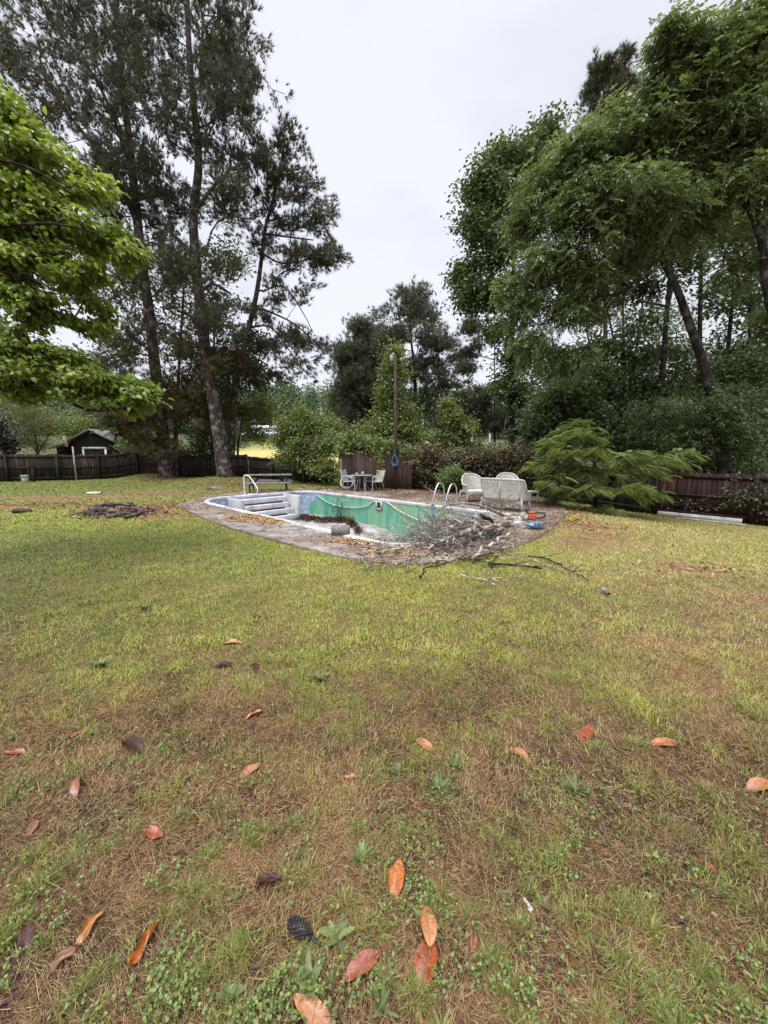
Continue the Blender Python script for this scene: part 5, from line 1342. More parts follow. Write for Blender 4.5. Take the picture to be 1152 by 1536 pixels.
P3 = CS([(427, 235, 32, 34, 26, 0), (400, 265, 32, 36, 20, -1), (455, 290, 32, 28, 22, 1), (395, 305, 28, 26, 14, 0), (470, 330, 34, 20, 20, 0.5), (425, 335, 28, 24, 14, 1), (500, 382, 22, 15, 14, 0), (468, 378, 34, 20, 18, -1), (430, 395, 30, 22, 10, 0.6), (395, 370, 30, 30, 10, 0),
         (440, 505, 38, 14, 20, -0.8), (475, 520, 16, 12, 8, 0), (405, 525, 26, 16, 12, 0), (385, 470, 22, 20, 10, 0), (450, 552, 34, 18, 11, -0.6), (415, 565, 22, 14, 6, 0.5), (445, 440, 34, 26, 7, 0.4), (410, 430, 24, 24, 8, 0)], 26.2, 1.25)
tree('pine_tree', 'leaning pine with open layered boughs against the sky right of the big pines', grounded(path((345, 705, 26.8), (348, 640, 26.7), (355, 570, 26.5), (369, 510, 26.3), (384, 445, 26.2), (392, 390, 26.2), (398, 342, 26.2), (410, 300, 26.2), (420, 255, 26.2), (428, 205, 26.2))), 0.30, 0.05,
     P3, pine(12, 0.30, 0.022, 3, 0.45, 0.14), M['bark_pine'], G_PINE, rg(24), sub_r=0.62, per_sub=3, zmin=7.5, twig=0.012, step=0.5, sag=0.04,
     limbs=[(path((382, 460, 26.2), (410, 470, 26), (440, 485, 25.8), (470, 510, 25.6)), 0.07, 0.03), (path((376, 490, 26.2), (405, 490, 25.7), (430, 520, 25.4), (455, 555, 25.2)), 0.07, 0.02), (path((397, 350, 26.2), (430, 355, 26.2), (470, 360, 26)), 0.07, 0.03), (path((394, 380, 26.2), (425, 395, 26.4), (480, 385, 26.6)), 0.06, 0.03), (path((386, 440, 26.2), (425, 430, 26.6), (455, 470, 26.8), (470, 500, 26.8)), 0.05, 0.02)])

# --- broadleaf trees behind the pines and over the fence at the left
def B(name, label, Ytrunk, trunk_px, r0, lst, dens, leafer, leafm, seed, bark='bark_dark', zmin=1.2, twig=0.007, step=0.45, sag=0.08, group=None, limbs=(), cat='tree', r1=0.03, dep=1.0, roots=True, plen=0.3, sub_r=0.45):
    return tree(name, label, grounded(path(*[(a, b, Ytrunk + c) for a, b, c in trunk_px])), r0, r1, CS(lst, Ytrunk, dens, dep), leafer, M[bark], leafm, rg(seed), zmin=zmin, twig=twig, step=step, sag=sag, group=group, limbs=limbs, cat=cat, roots=roots, plen_w=plen, sub_r=sub_r)
B('hardwood_tree', 'dark leafy hardwood filling the gap between the pine trunks', 28, [(318, 700, 0), (320, 620, 0), (322, 540, 0), (318, 440, 0)], 0.2,
  [(330, 470, 45, 45, 30, 0), (300, 560, 40, 40, 22, 0), (350, 560, 40, 40, 28, 0), (395, 560, 22, 34, 16, 0), (380, 520, 26, 28, 14, -.5), (330, 620, 40, 30, 20, 0), (255, 480, 45, 50, 22, 1), (200, 460, 45, 50, 22, 1), (170, 540, 45, 45, 18, 1.5), (275, 400, 45, 40, 18, 1), (340, 390, 30, 30, 12, 1)], 1.25, broad(14, 0.26, 0.16, 0.34), G_DARK, 31)
B('hardwood_tree', 'lighter green tree right of the pine trunk beside the yellow field', 29, [(356, 700, 0), (357, 670, 0), (362, 640, 0), (368, 600, 0)], 0.11,
  [(370, 600, 34, 26, 30, 0), (392, 620, 20, 24, 16, 0), (352, 630, 30, 26, 20, 0), (372, 650, 24, 18, 14, 0), (390, 655, 14, 14, 8, 0), (345, 660, 20, 18, 10, 0)], 1.3, broad(12, 0.2, 0.12, 0.28), G_LIGHT, 32, group=None)
B('evergreen_bush', 'dark green rounded bush behind the fence left of the pine trunk', 27.5, [(298, 700, 0), (298, 672, 0), (300, 640, 0)], 0.1, [(300, 662, 32, 30, 40, 0), (272, 680, 26, 20, 24, 0), (310, 688, 24, 14, 18, 0)], 1.3, broad(12, 0.16, 0.10, 0.24), G_DARK, 33, zmin=0.4, cat='bush')
B('hardwood_tree', 'broad leafed green tree standing right beside the black shed', 28, [(200, 705, 0), (196, 670, 0), (190, 630, 0), (188, 590, 0)], 0.13, [(200, 640, 22, 22, 30, 0), (196, 672, 14, 16, 20, 0), (212, 674, 20, 18, 24, 0), (195, 600, 34, 26, 26, 0), (170, 600, 24, 18, 18, 0)], 1.3, broad(12, 0.22, 0.15, 0.26), G_MID, 34, zmin=0.8)
B('willow_tree', 'feathery olive tree with thin stems left of the black shed', 31, [(56, 700, 0), (56, 675, 0), (52, 650, 0), (50, 615, 0)], 0.12, [(50, 628, 32, 24, 54, 0), (25, 645, 30, 26, 30, 0), (72, 640, 20, 20, 24, 0), (48, 665, 26, 16, 26, 0)], 1.2, broad(16, 0.14, 0.05, 0.3, 0.6), G_OLIVE, 35, zmin=0.8, limbs=[(path((56, 680, 31), (40, 655, 31), (25, 640, 31)), 0.05, 0.02), (path((56, 682, 31), (72, 655, 31), (90, 640, 31)), 0.05, 0.02)])
B('hardwood_tree', 'pale green hazy tree far behind the black shed roof', 48, [(135, 690, 0), (135, 650, 0), (135, 610, 0)], 0.2, [(130, 635, 40, 22, 40, 0), (165, 630, 28, 20, 24, 0), (95, 640, 24, 14, 16, 0)], 1.2, broad(12, 0.34, 0.2, 0.45), G_LIGHT, 36)
B('magnolia_tree', 'near black small magnolia cut by the left edge before the cream house', 26, [(8, 715, 0), (8, 685, 0), (6, 650, 0)], 0.07, [(6, 655, 22, 26, 30, 0), (14, 675, 14, 16, 14, 0)], 1.2, broad(9, 0.24, 0.11, 0.2, 0.2), G_MAG, 37, zmin=0.7)

# --- near dogwood reaching in from the left
DG = [(0, 165, 40, 36, 0), (30, 205, 45, 30, 0), (75, 245, 42, 28, 0), (120, 285, 34, 22, 0), (20, 275, 50, 34, .2), (65, 320, 50, 30, .2), (120, 350, 44, 26, .1), (165, 350, 30, 20, 0), (200, 368, 18, 14, 0), (10, 370, 46, 34, .2), (60, 400, 46, 26, .2), (110, 420, 36, 20, .1), (140, 450, 20, 16, 0),
      (20, 440, 40, 22, .3), (70, 460, 40, 20, .2), (115, 480, 32, 18, 0), (140, 490, 16, 12, 0), (20, 510, 36, 16, .2), (65, 535, 36, 20, .2), (110, 545, 40, 20, 0), (155, 570, 36, 20, 0), (195, 585, 28, 16, 0), (222, 598, 14, 12, 0), (160, 602, 30, 9, .1), (190, 616, 18, 8, 0), (20, 565, 40, 22, .4),
      (60, 545, 48, 20, .5), (120, 562, 46, 16, .4), (170, 580, 36, 13, .3), (30, 565, 46, 22, -.3), (85, 580, 44, 14, -.3), (205, 594, 26, 11, .3), (40, 510, 40, 18, .4), (40, 330, 50, 30, .3), (20, 585, 40, 14, .3), (70, 560, 50, 22, .1), (95, 592, 40, 12, .2), (170, 580, 36, 18, .1), (210, 600, 22, 12, .1), (120, 570, 40, 22, .2), (10, 540, 40, 26, .2), (90, 380, 40, 26, .3), (40, 480, 40, 20, .3), (30, 400, 50, 24, .4), (10, 320, 50, 30, 0), (170, 600, 24, 14, 0), (205, 605, 24, 10, .1), (140, 585, 40, 12, .2), (80, 570, 40, 14, .2), (180, 385, 24, 12, .1), (150, 420, 22, 14, .1), (-60, 200, 60, 60, 0), (-90, 320, 70, 60, 0), (-90, 450, 70, 50, 0), (-90, 540, 70, 40, 0)]
YD = 5.1
dcl = [C(a, b, r, YD - 0.5 * dy + 0.5, max(6, int(r * ry / 25)), ry, 1.15) for (a, b, r, ry, dy) in DG]
def dogleaf(P, D, rng):
    k = 20
    Q = np.repeat(P, k, 0) + rng.normal(0, 0.075, (len(P) * k, 3)) * np.array([1, 1, 0.55]); Dd = np.repeat(D, k, 0).copy(); Dd[:, 2] *= 0.3; Dd[:, 0] += 0.35
    return cup_leaves(Q, rng, 0.094, 0.056, 0.50, Dd)
tx = at(-150, 700, YD)[0]
tree('dogwood_tree', 'near bright green tree with layered drooping branches at the left edge', [np.array([tx, YD + .3, -0.05]), np.array([tx + 0.05, YD + .3, 0.8]), np.array([tx + 0.1, YD + .25, 1.6]), np.array([tx + 0.3, YD + .2, 2.6]), np.array([tx + 0.4, YD + .2, 3.8]), np.array([tx + 0.5, YD + .2, 5.0])], 0.13, 0.04,
     dcl, dogleaf, M['bark_dark'], G_DOG, rg(40), zmin=0.9, twig=0.0035, step=0.22, sag=0.05, jit=0.05, site_frac=0.7, pw=0.5,
     limbs=[(path((-120, 350, 5.3), (-40, 342, 5.2), (20, 338, 5.2), (80, 335, 5.1), (140, 348, 5.1)), 0.030, 0.008), (path((-120, 580, 5.3), (-40, 570, 5.2), (20, 553, 5.2), (70, 548, 5.1), (130, 555, 5.1)), 0.034, 0.008), (path((-120, 420, 5.3), (-30, 405, 5.2), (40, 415, 5.2), (90, 440, 5.1)), 0.026, 0.007), (path((-100, 600, 5.2), (40, 575, 5.4), (90, 595, 5.5), (130, 615, 5.5), (185, 612, 5.4)), 0.03, 0.006), (path((-110, 260, 5.3), (-30, 240, 5.2), (40, 250, 5.2), (110, 290, 5.1)), 0.028, 0.007)])

# --- middle
B('hardwood_bush', 'big rounded green shrub mass over the fence behind the picnic table', 21.5, [(455, 722, 0), (455, 690, 0), (455, 650, 0)], 0.14,
  [(445, 647, 22, 20, 44, 0), (424, 668, 14, 16, 20, 0), (470, 640, 28, 20, 40, 0), (498, 645, 20, 18, 24, -.5), (456, 674, 26, 18, 40, -.6), (492, 672, 18, 22, 30, -1.2), (492, 705, 12, 20, 22, -1.8), (470, 695, 20, 14, 22, -1), (428, 632, 7, 10, 9, 0), (447, 622, 12, 10, 12, 0), (420, 688, 8, 7, 8, -.3)], 1.5, broad(12, 0.15, 0.09, 0.2), G_LIGHT, 41, zmin=0.3, cat='bush', step=0.3)
B('spire_tree', 'slender pointed green tree directly behind the lamp pole', 21, [(592, 735, 0), (592, 670, 0), (591, 600, 0), (590, 520, 0)], 0.10,
  [(590, 530, 6, 14, 8, 0), (590, 556, 15, 16, 16, 0), (588, 590, 24, 20, 30, 0), (592, 620, 32, 20, 44, 0), (575, 645, 34, 18, 44, 0), (612, 645, 32, 18, 40, 0), (585, 670, 44, 14, 40, 0), (635, 665, 20, 14, 16, 0)], 1.4, broad(13, 0.17, 0.10, 0.22), G_LIGHT, 42, zmin=0.6, step=0.3)
B('hardwood_bush', 'sprawling pale green shrub just left of the wicker armchair above the vines', 19.5, [(675, 725, 0), (675, 690, 0), (677, 640, 0)], 0.06,
  [(680, 632, 18, 20, 22, 0), (668, 660, 24, 18, 24, 0), (698, 650, 18, 16, 18, 0), (650, 665, 18, 12, 14, 0), (705, 672, 14, 10, 12, 0), (676, 612, 8, 8, 8, 0)], 1.3, broad(11, 0.17, 0.11, 0.18), G_LIGHT, 43, zmin=0.5, cat='bush', step=0.3)
B('conifer_tree', 'dark dense conifer at the centre, left of the taller white pine', 40, [(545, 720, 0), (545, 640, 0), (543, 560, 0), (542, 488, 0)], 0.28,
  [(541, 500, 18, 18, 24, 0), (530, 535, 28, 24, 50, 0), (560, 540, 26, 24, 46, 0), (520, 575, 24, 24, 46, 0), (550, 580, 34, 24, 60, 0), (525, 615, 28, 24, 50, 0), (565, 610, 24, 26, 46, 0), (540, 650, 38, 20, 50, 0), (572, 500, 22, 24, 24, 2)], 1.2, pine(11, 0.42, 0.036, 4, 0.7, 0.3, 0.1), G_PINE2, 44, sub_r=.6, zmin=1.5, twig=0.012, step=0.7, sag=0.0)
B('conifer_tree', 'tall white pine with level spreading boughs at the centre', 36, [(624, 720, 0), (624, 640, 0), (622, 560, 0), (616, 500, 0), (614, 424, 0)], 0.28,
  [(613, 438, 20, 16, 24, 0), (602, 470, 30, 18, 34, 0), (630, 470, 26, 20, 32, 0), (640, 505, 36, 14, 34, -1), (595, 510, 32, 20, 36, 0), (660, 520, 30, 10, 24, 0), (625, 540, 40, 16, 34, 1), (655, 560, 36, 12, 22, 0), (605, 560, 34, 16, 26, -1), (640, 595, 44, 14, 28, 0), (675, 580, 20, 8, 9, 0), (668, 620, 24, 8, 12, 0), (600, 605, 34, 14, 22, 0), (685, 540, 14, 6, 6, 0)], 0.8, pine(11, 0.40, 0.032, 3, 0.6, 0.2, 0.15), G_PINE2, 45, sub_r=.75, zmin=3, twig=0.013, step=0.7, sag=0.0, bark='bark_dark')
B('conifer_tree', 'wispy dark pine with thin level boughs left of the ivy trunk', 33, [(742, 715, 0), (742, 640, 0), (742, 560, 0), (742, 470, 0)], 0.10,
  [(705, 490, 26, 8, 12, 0), (715, 525, 34, 8, 14, 0), (700, 555, 30, 8, 10, 0), (735, 590, 44, 12, 22, 0), (700, 610, 44, 14, 40, -1), (740, 635, 44, 14, 44, -1), (690, 640, 30, 16, 24, 0), (770, 630, 30, 18, 24, 0)], 1.2, pine(11, 0.36, 0.03, 4, 0.6, 0.2, 0.1), G_PINE, 46, zmin=2, twig=0.012, step=0.7, sag=0.0)

# --- right hand wood
HK = broad(13, 0.19, 0.075, 0.26, 0.75, 0.45)
R1l = [(760, 235, 26, 22, 20, 0), (725, 280, 26, 24, 22, 0), (755, 300, 34, 34, 34, 0), (715, 345, 26, 26, 26, 0), (745, 380, 36, 30, 34, 0), (700, 400, 22, 20, 16, 0), (730, 440, 36, 24, 28, 0), (705, 455, 18, 14, 10, 0), (770, 440, 30, 30, 24, 0), (745, 500, 26, 20, 12, 0), (775, 530, 26, 40, 20, 0), (752, 570, 20, 20, 10, 0), (785, 590, 22, 30, 16, 0), (790, 250, 28, 34, 24, 1), (815, 215, 24, 28, 18, 1)]
B('hardwood_tree', 'tall slim ivy clad tree at the left edge of the right hand wood', 24, [(771, 735, 0), (769, 670, 0), (767, 590, 0), (768, 500, 0), (770, 400, 0), (768, 300, 0), (772, 235, 0)], 0.22, R1l, 1.6, broad(13, 0.25, 0.15, 0.32, 0.4), G_DARK, 51, zmin=3.0, r1=0.06)
R2l = [(830, 270, 44, 40, 40, .5), (800, 320, 40, 40, 36, .5), (868, 225, 48, 38, 44, 0), (925, 205, 56, 46, 56, 0), (985, 190, 56, 50, 56, -.5), (1040, 230, 56, 50, 52, -.5), (870, 300, 52, 46, 56, -.5), (930, 290, 56, 44, 60, -1), (990, 290, 52, 44, 50, -1), (820, 390, 48, 44, 44, 0), (880, 380, 50, 44, 44, -.4), (790, 440, 38, 40, 32, 0), (845, 460, 46, 36, 34, 0), (1045, 320, 44, 40, 30, 0),
       (900, 440, 44, 34, 28, .4), (805, 510, 34, 36, 26, 0), (855, 530, 40, 34, 30, .3), (950, 370, 44, 36, 26, .3), (1010, 150, 46, 40, 34, 0), (955, 150, 40, 30, 26, 0)]
Y2 = 13.6
R2l = [(a, b_ + 8, r * .88, ry * .86, n, q) for a, b_, r, ry, n, q in R2l]
B('hardwood_tree', 'large hardwood with a thick trunk leaning left and arching over the bushes', Y2, [(1100, 745, 0), (1078, 640, 0), (1056, 550, 0), (1034, 485, 0), (1016, 435, 0), (997, 395, 0), (972, 345, 0), (945, 290, 0), (925, 240, 0)], 0.24, R2l, 2.15, spray(5, 0.30, 5, 0.13, 0.046, 0.18), G_MID, 52, sub_r=0.55, zmin=3.4, r1=0.05, twig=0.0055,
  limbs=[(path((974, 347, Y2), (935, 318, Y2 - .2), (905, 310, Y2 - .3), (880, 280, Y2 - .3), (845, 268, Y2)), 0.10, 0.035), (path((990, 380, Y2), (965, 410, Y2 - .4), (930, 440, Y2 - .5)), 0.05, 0.02), (path((1010, 420, Y2), (1000, 460, Y2 - .5), (980, 455, Y2 - .8), (955, 452, Y2 - .8)), 0.06, 0.02), (path((905, 312, Y2 - .3), (860, 360, Y2 - .2), (820, 400, Y2)), 0.06, 0.02), (path((935, 320, Y2 - .2), (880, 350, Y2 - .5), (840, 440, Y2)), 0.05, 0.02)])
R3l = [(1010, 70, 34, 30, 30, 0), (985, 45, 18, 16, 10, 0), (1045, 110, 44, 36, 46, 0), (1060, 50, 40, 34, 34, 0), (1100, 90, 50, 50, 56, 0), (1125, 30, 44, 36, 44, 0), (1150, 120, 44, 54, 44, 0), (1090, 170, 46, 40, 44, 0), (1140, 210, 44, 44, 40, 0), (1100, 250, 40, 36, 26, 0), (1160, 290, 40, 40, 26, 0), (1200, 60, 60, 60, 50, 0), (1220, 180, 60, 60, 40, 0), (1130, 380, 40, 36, 14, .5), (1090, 400, 34, 30, 10, .5), (1150, 480, 34, 44, 16, .5)]
Y3 = 12.3
R3l = [(a + 6, b_ + 8, r * .86, ry * .86, n, q) for a, b_, r, ry, n, q in R3l]
B('hardwood_tree', 'tall hardwood at the right edge with its trunk leaning out of the frame', Y3, [(1215, 800, 0), (1190, 620, 0), (1165, 500, 0), (1150, 430, 0), (1142, 360, 0), (1124, 312, 0), (1102, 272, 0), (1092, 210, 0), (1090, 120, 0)], 0.21, R3l, 2.15, spray(5, 0.30, 5, 0.13, 0.046, 0.18), G_MID, 53, sub_r=0.55, zmin=4.2, r1=0.05, twig=0.0055,
  limbs=[(path((1124, 312, Y3), (1095, 290, Y3), (1060, 285, Y3)), 0.06, 0.02), (path((1150, 430, Y3), (1120, 400, Y3 + .3), (1085, 385, Y3 + .5)), 0.05, 0.015), (path((1102, 275, Y3), (1060, 170, Y3), (1020, 100, Y3)), 0.07, 0.02)])
B('hardwood_tree', 'leafy tree filling the crown between the two leaning trunks', 18, [(1046, 740, 0), (1048, 600, 0), (1050, 480, 0), (1052, 380, 0), (1052, 280, 0)], 0.15, [(1050, 250, 50, 40, 40, 0), (1090, 310, 46, 40, 36, 0), (1010, 330, 44, 36, 34, 0), (1060, 350, 50, 30, 30, 0), (960, 340, 44, 36, 26, 0), (1120, 220, 44, 40, 34, 0), (1080, 170, 40, 36, 30, 0), (1130, 330, 34, 30, 18, 0), (1010, 260, 40, 40, 30, 0)], 1.4, spray(5, 0.34, 5, 0.16, 0.058, 0.22), G_MID, 65, zmin=4, r1=0.05, sub_r=.55)
B('pine_tree', 'pine whose pointed top peeks above the right hand wood', 32, [(908, 735, 0), (908, 500, 0), (906, 300, 0), (905, 98, 0)], 0.26, [(905, 118, 22, 16, 26, 0), (930, 108, 12, 16, 10, 0), (890, 135, 14, 12, 10, 0), (910, 160, 40, 24, 26, 0), (900, 250, 50, 40, 20, 0)], 1.2, pine(12, 0.42, 0.034, 3, 0.45, 0.16), G_PINE, 54, zmin=12, twig=0.014, step=0.8, sag=0.03)
# multi stemmed and slender trunks in the shade behind
fan = [(path((935, 640, 19), (925, 540, 19), (912, 470, 19), (895, 400, 19)), .06, .03), (path((935, 630, 19), (935, 540, 19), (934, 450, 19), (930, 370, 19)), .07, .03), (path((936, 630, 19), (950, 550, 19), (962, 470, 19), (968, 400, 19)), .06, .03), (path((934, 640, 19), (908, 560, 19), (880, 490, 19)), .05, .02)]
B('hardwood_tree', 'many stemmed dark tree fanning out in the shade of the wood', 19, [(936, 735, 0), (936, 690, 0), (935, 630, 0)], 0.16, [(880, 430, 34, 40, 26, 0), (930, 380, 40, 40, 30, 0), (970, 420, 34, 40, 16, 0), (900, 520, 44, 34, 26, 0), (960, 545, 40, 24, 20, 0), (870, 570, 44, 30, 40, -1), (920, 600, 50, 28, 44, -1), (850, 610, 40, 28, 34, -1.5), (980, 590, 40, 26, 26, -1)], 1.3, broad(13, 0.2, 0.13, 0.28, 0.4), G_DARK, 55, zmin=1.0, r1=0.12, limbs=fan)
B('slender_tree', 'slender straight trunk just left of the big leaning trunk', 17, [(984, 735, 0), (990, 620, 0), (998, 500, 0), (1006, 400, 0), (1010, 300, 0)], 0.16, [(1000, 330, 40, 44, 22, 0), (1030, 400, 34, 30, 12, 0), (960, 500, 30, 26, 10, 0), (1020, 520, 26, 30, 10, 0)], 1.2, broad(12, 0.2, 0.12, 0.28, .4), G_DARK, 56, zmin=4, r1=0.06)
B('slender_tree', 'slender dark trunk right of the big leaning trunk', 18.5, [(1078, 735, 0), (1086, 600, 0), (1096, 480, 0), (1106, 390, 0), (1112, 300, 0)], 0.14, [(1110, 330, 40, 40, 18, 0), (1080, 440, 34, 34, 12, 0), (1120, 470, 30, 34, 14, 0), (1100, 540, 40, 30, 22, 0)], 1.2, broad(12, 0.2, 0.12, 0.28, .4), G_DARK, 57, zmin=4, r1=0.05)
B('slender_tree', 'thin leafy trunk near the right edge behind the red brown fence', 17, [(1118, 735, 0), (1122, 600, 0), (1125, 480, 0), (1126, 380, 0)], 0.12, [(1125, 420, 34, 40, 16, 0), (1140, 520, 34, 34, 20, 0), (1110, 590, 44, 26, 26, 0), (1060, 575, 30, 24, 14, 0)], 1.2, broad(12, 0.2, 0.12, 0.28, .4), G_DARK, 58, zmin=3, r1=0.04)
B('hardwood_bush', 'grey green understory tree hanging over the red brown fence', 13.6, [(1050, 760, 0), (1048, 700, 0), (1050, 640, 0), (1055, 590, 0)], 0.08, [(1010, 610, 44, 26, 34, 0), (1060, 600, 46, 26, 40, 0), (1110, 600, 40, 30, 36, -.3), (1000, 645, 36, 22, 26, .2), (1050, 645, 40, 24, 34, 0), (1095, 650, 36, 26, 32, -.6), (1130, 650, 30, 40, 30, -.8), (1010, 675, 34, 14, 14, .6), (1140, 700, 20, 24, 14, -.9), (960, 625, 34, 24, 26, 1)], 1.5, spray(4, 0.22, 4, 0.10, 0.036, 0.13), G_DARK, 59, zmin=0.8, cat='bush', step=0.3, twig=0.005,
  limbs=[(path((1048, 690, 13.6), (1075, 660, 13), (1110, 640, 12.6)), 0.03, 0.012), (path((1048, 700, 13.6), (1020, 665, 13.4), (985, 640, 13.5)), 0.03, 0.012)])
B('hardwood_bush', 'dark maple leafed thicket behind the feathery bush', 16.5, [(855, 745, 0), (855, 690, 0), (852, 630, 0)], 0.08, [(850, 600, 40, 26, 40, 0), (815, 630, 30, 26, 34, 0), (880, 630, 34, 26, 36, 0), (830, 660, 36, 20, 34, 0), (800, 660, 20, 18, 16, 0), (930, 650, 44, 26, 40, 0), (960, 680, 36, 24, 30, 0)], 1.4, broad(12, 0.17, 0.14, 0.2, 0.4), G_DARK, 60, zmin=0.5, cat='bush', step=0.35)

B('hardwood_bush', 'dark leafy understory bush behind the left half of the red fence', 18.0, [(985, 742, 0), (985, 690, 0), (985, 620, 0)], 0.08, [(960, 620, 44, 34, 40, 0), (1000, 640, 44, 34, 44, 0), (985, 690, 44, 26, 36, 0), (1030, 600, 34, 30, 26, 0), (940, 670, 36, 24, 30, 0), (1030, 690, 30, 24, 24, 0)], 1.4, broad(12, 0.17, 0.10, 0.24, 0.4), G_DARK, 62, zmin=0.3, cat='bush', sub_r=.55)
B('hardwood_bush', 'dark leafy understory bush behind the right half of the red fence', 16.5, [(1085, 748, 0), (1085, 690, 0), (1085, 600, 0)], 0.08, [(1060, 620, 44, 34, 40, 0), (1105, 630, 44, 40, 44, 0), (1075, 690, 44, 26, 36, 0), (1120, 560, 40, 36, 26, 0), (1150, 660, 44, 44, 40, 0), (1125, 700, 34, 24, 26, 0), (1170, 600, 40, 50, 30, 0)], 1.4, broad(12, 0.17, 0.10, 0.24, 0.4), G_DARK, 63, zmin=0.3, cat='bush', sub_r=.55)
B('hardwood_tree', 'dense dark tree closing the wood behind the slender trunks', 27, [(1010, 735, 0), (1012, 620, 0), (1015, 500, 0)], 0.16, [(960, 560, 60, 44, 40, 0), (1040, 570, 60, 44, 44, 0), (880, 600, 60, 40, 36, 0), (1110, 580, 50, 50, 36, 0), (830, 560, 50, 44, 30, 0), (900, 660, 70, 30, 40, 0), (1000, 650, 80, 34, 50, 0), (1100, 660, 70, 40, 44, 0), (1010, 500, 40, 34, 14, 0)], 1.3, broad(12, 0.26, 0.16, 0.4, 0.4), G_DARK, 64, zmin=0.6, sub_r=.55)

# --- feathery frond bush in front of the wood
def fronds(P, D, rng):
    V, F, T = [], [], []; off = 0
    n = len(P)
    for i in range(n):
        d = D[i] * 0.8 + rng.normal(0, 0.7, 3); d[2] = d[2] * 0.22 + 0.05; d[1] -= 0.15; d /= np.linalg.norm(d); L_ = rng.uniform(0.22, 0.44)
        s = np.cross(d, (0, 0, 1.0)); s /= np.linalg.norm(s) + 1e-9; u = np.cross(s, d); m = 9
        tt = np.linspace(0.12, 1.0, m)
        R_ = P[i] + d * L_ * tt[:, None] - np.array([0, 0, 1.0]) * (0.52 * L_ * tt[:, None] ** 2)
        wl = L_ * 0.36 * np.sin(np.pi * np.clip(tt * 0.86 + 0.12, 0, 1)) ** 0.7; tn = float(np.clip(rng.normal(0.5, 0.18), 0, 1))
        for sg in (-1, 1):
            tipv = R_ + s * sg * wl[:, None] + d * (wl[:, None] * 0.35) - np.array([0, 0, 1.0]) * wl[:, None] * 0.35
            wd = d * L_ * 0.044
            mid = R_ * 0.45 + tipv * 0.55 + u * 0.01
            q = np.stack([R_, mid - wd, tipv, mid + wd], 1).reshape(-1, 3)
            V.append(q); F.append(off + np.arange(m)[:, None] * 4 + np.arange(4)); T.append(np.full(4 * m, tn) + rng.normal(0, 0.06, 4 * m)); off += 4 * m
    return np.concatenate(V), np.concatenate(F), np.clip(np.concatenate(T), 0, 1)
YM = 12.0
tree('feathery_bush', 'bright feathery frond bush with layered drooping sprays right of the wicker set', grounded(path((893, 770, YM + .3), (893, 740, YM + .3), (893, 700, YM + .3), (890, 660, YM + .3))), 0.07, 0.03,
     [C(a, b, r, YM + dy, int(n * 3.6), ry * 1.25, 1.15) for (a, b, r, ry, n, dy) in [(865, 655, 36, 12, 40, .2), (825, 665, 26, 10, 24, .3), (840, 682, 38, 12, 40, -.1), (880, 680, 34, 12, 34, -.3), (820, 700, 30, 10, 30, 0), (860, 705, 36, 12, 40, -.4), (835, 720, 34, 10, 30, -.2), (880, 728, 30, 10, 26, -.6), (860, 745, 26, 8, 16, -.4), (950, 682, 38, 10, 36, .1), (985, 690, 34, 10, 30, 0), (1020, 678, 18, 6, 10, .2), (960, 705, 40, 10, 32, -.2), (925, 700, 26, 12, 22, 0), (940, 735, 36, 10, 34, -.4), (970, 742, 20, 8, 14, -.4), (905, 762, 22, 8, 20, -.6), (900, 715, 30, 14, 24, .3), (870, 632, 20, 8, 14, .3)]],
     fronds, M['bark_dark'], G_MIM, rg(61), sub_r=.5, per_sub=12, zmin=0.25, twig=0.005, step=0.25, sag=0.10, site_frac=0.5, cat='bush')

# --- vine on the fences, round shrub, yucca
def creeper(name, label, pts, nper, k, ln, wd, mat, seed, depth=0.35, stems=True, cat='vine'):
    """pts: (px, py, Y, spread px x, spread px y, number of sites)"""
    rng = rg(seed); P = []; o = at(*pts[0][:3]); o[2] = max(hz(o[0], o[1]), o[2] - 2.5)
    for (a, b, Y_, sx, sy, n) in pts:
        c = at(a, b, Y_); m = mpp(Y_)
        P.append(c + rng.normal(size=(n, 3)) * np.array([sx * m, depth * 0.5, sy * m]))
    P = np.concatenate(P); g = height(P[:, 0], P[:, 1]); P = P[P[:, 2] > g + 0.05]
    t = thing(name, label, cat, o)
    q = np.repeat(P, k, 0) + rng.normal(0, 0.09, (len(P) * k, 3)); od = np.tile(np.array([[0, -0.7, 0.1]]), (len(q), 1))
    V, F, T = leaf_cards(q - o, rng, ln, wd, 0.5, od, flat=0.3)
    raw_mesh('leaves', V, F, mat, t, tint=T)
    A = []; Bb = []
    for i in range(min(len(P), 160)):
        a = P[rng.integers(len(P))]; dd = np.linalg.norm(P - a, axis=1); j = int(np.argmin(np.where(dd < 0.25, 9, dd)))
        A.append(a - o); Bb.append(P[j] - o)
    A = np.array(A); Bb = np.array(Bb); V, Q = prisms(A, Bb, np.full(len(A), 0.009), np.full(len(A), 0.006))
    raw_mesh('stems', V, Q, M['bark_dark'], t)['kind'] = 'stuff'
    return t
creeper('vine', 'bright green vine spilling over the top of the brown fence', [(515, 672, 17.6, 8, 5, 30), (540, 665, 17.8, 16, 6, 70), (565, 668, 17.7, 14, 6, 60), (590, 672, 17.6, 12, 5, 40), (610, 677, 17.5, 10, 4, 26), (525, 655, 17.9, 14, 6, 40), (522, 672, 18.3, 12, 7, 70), (548, 672, 18.3, 14, 7, 80), (575, 674, 18.3, 14, 7, 80), (602, 676, 18.3, 12, 6, 60), (570, 690, 17.3, 2.0, 9, 16), (573, 702, 17.25, 1.5, 5, 6), (562, 685, 17.3, 3, 2, 6)], 6, 8, 0.14, 0.11, G_LIGHT, 71, 0.5)
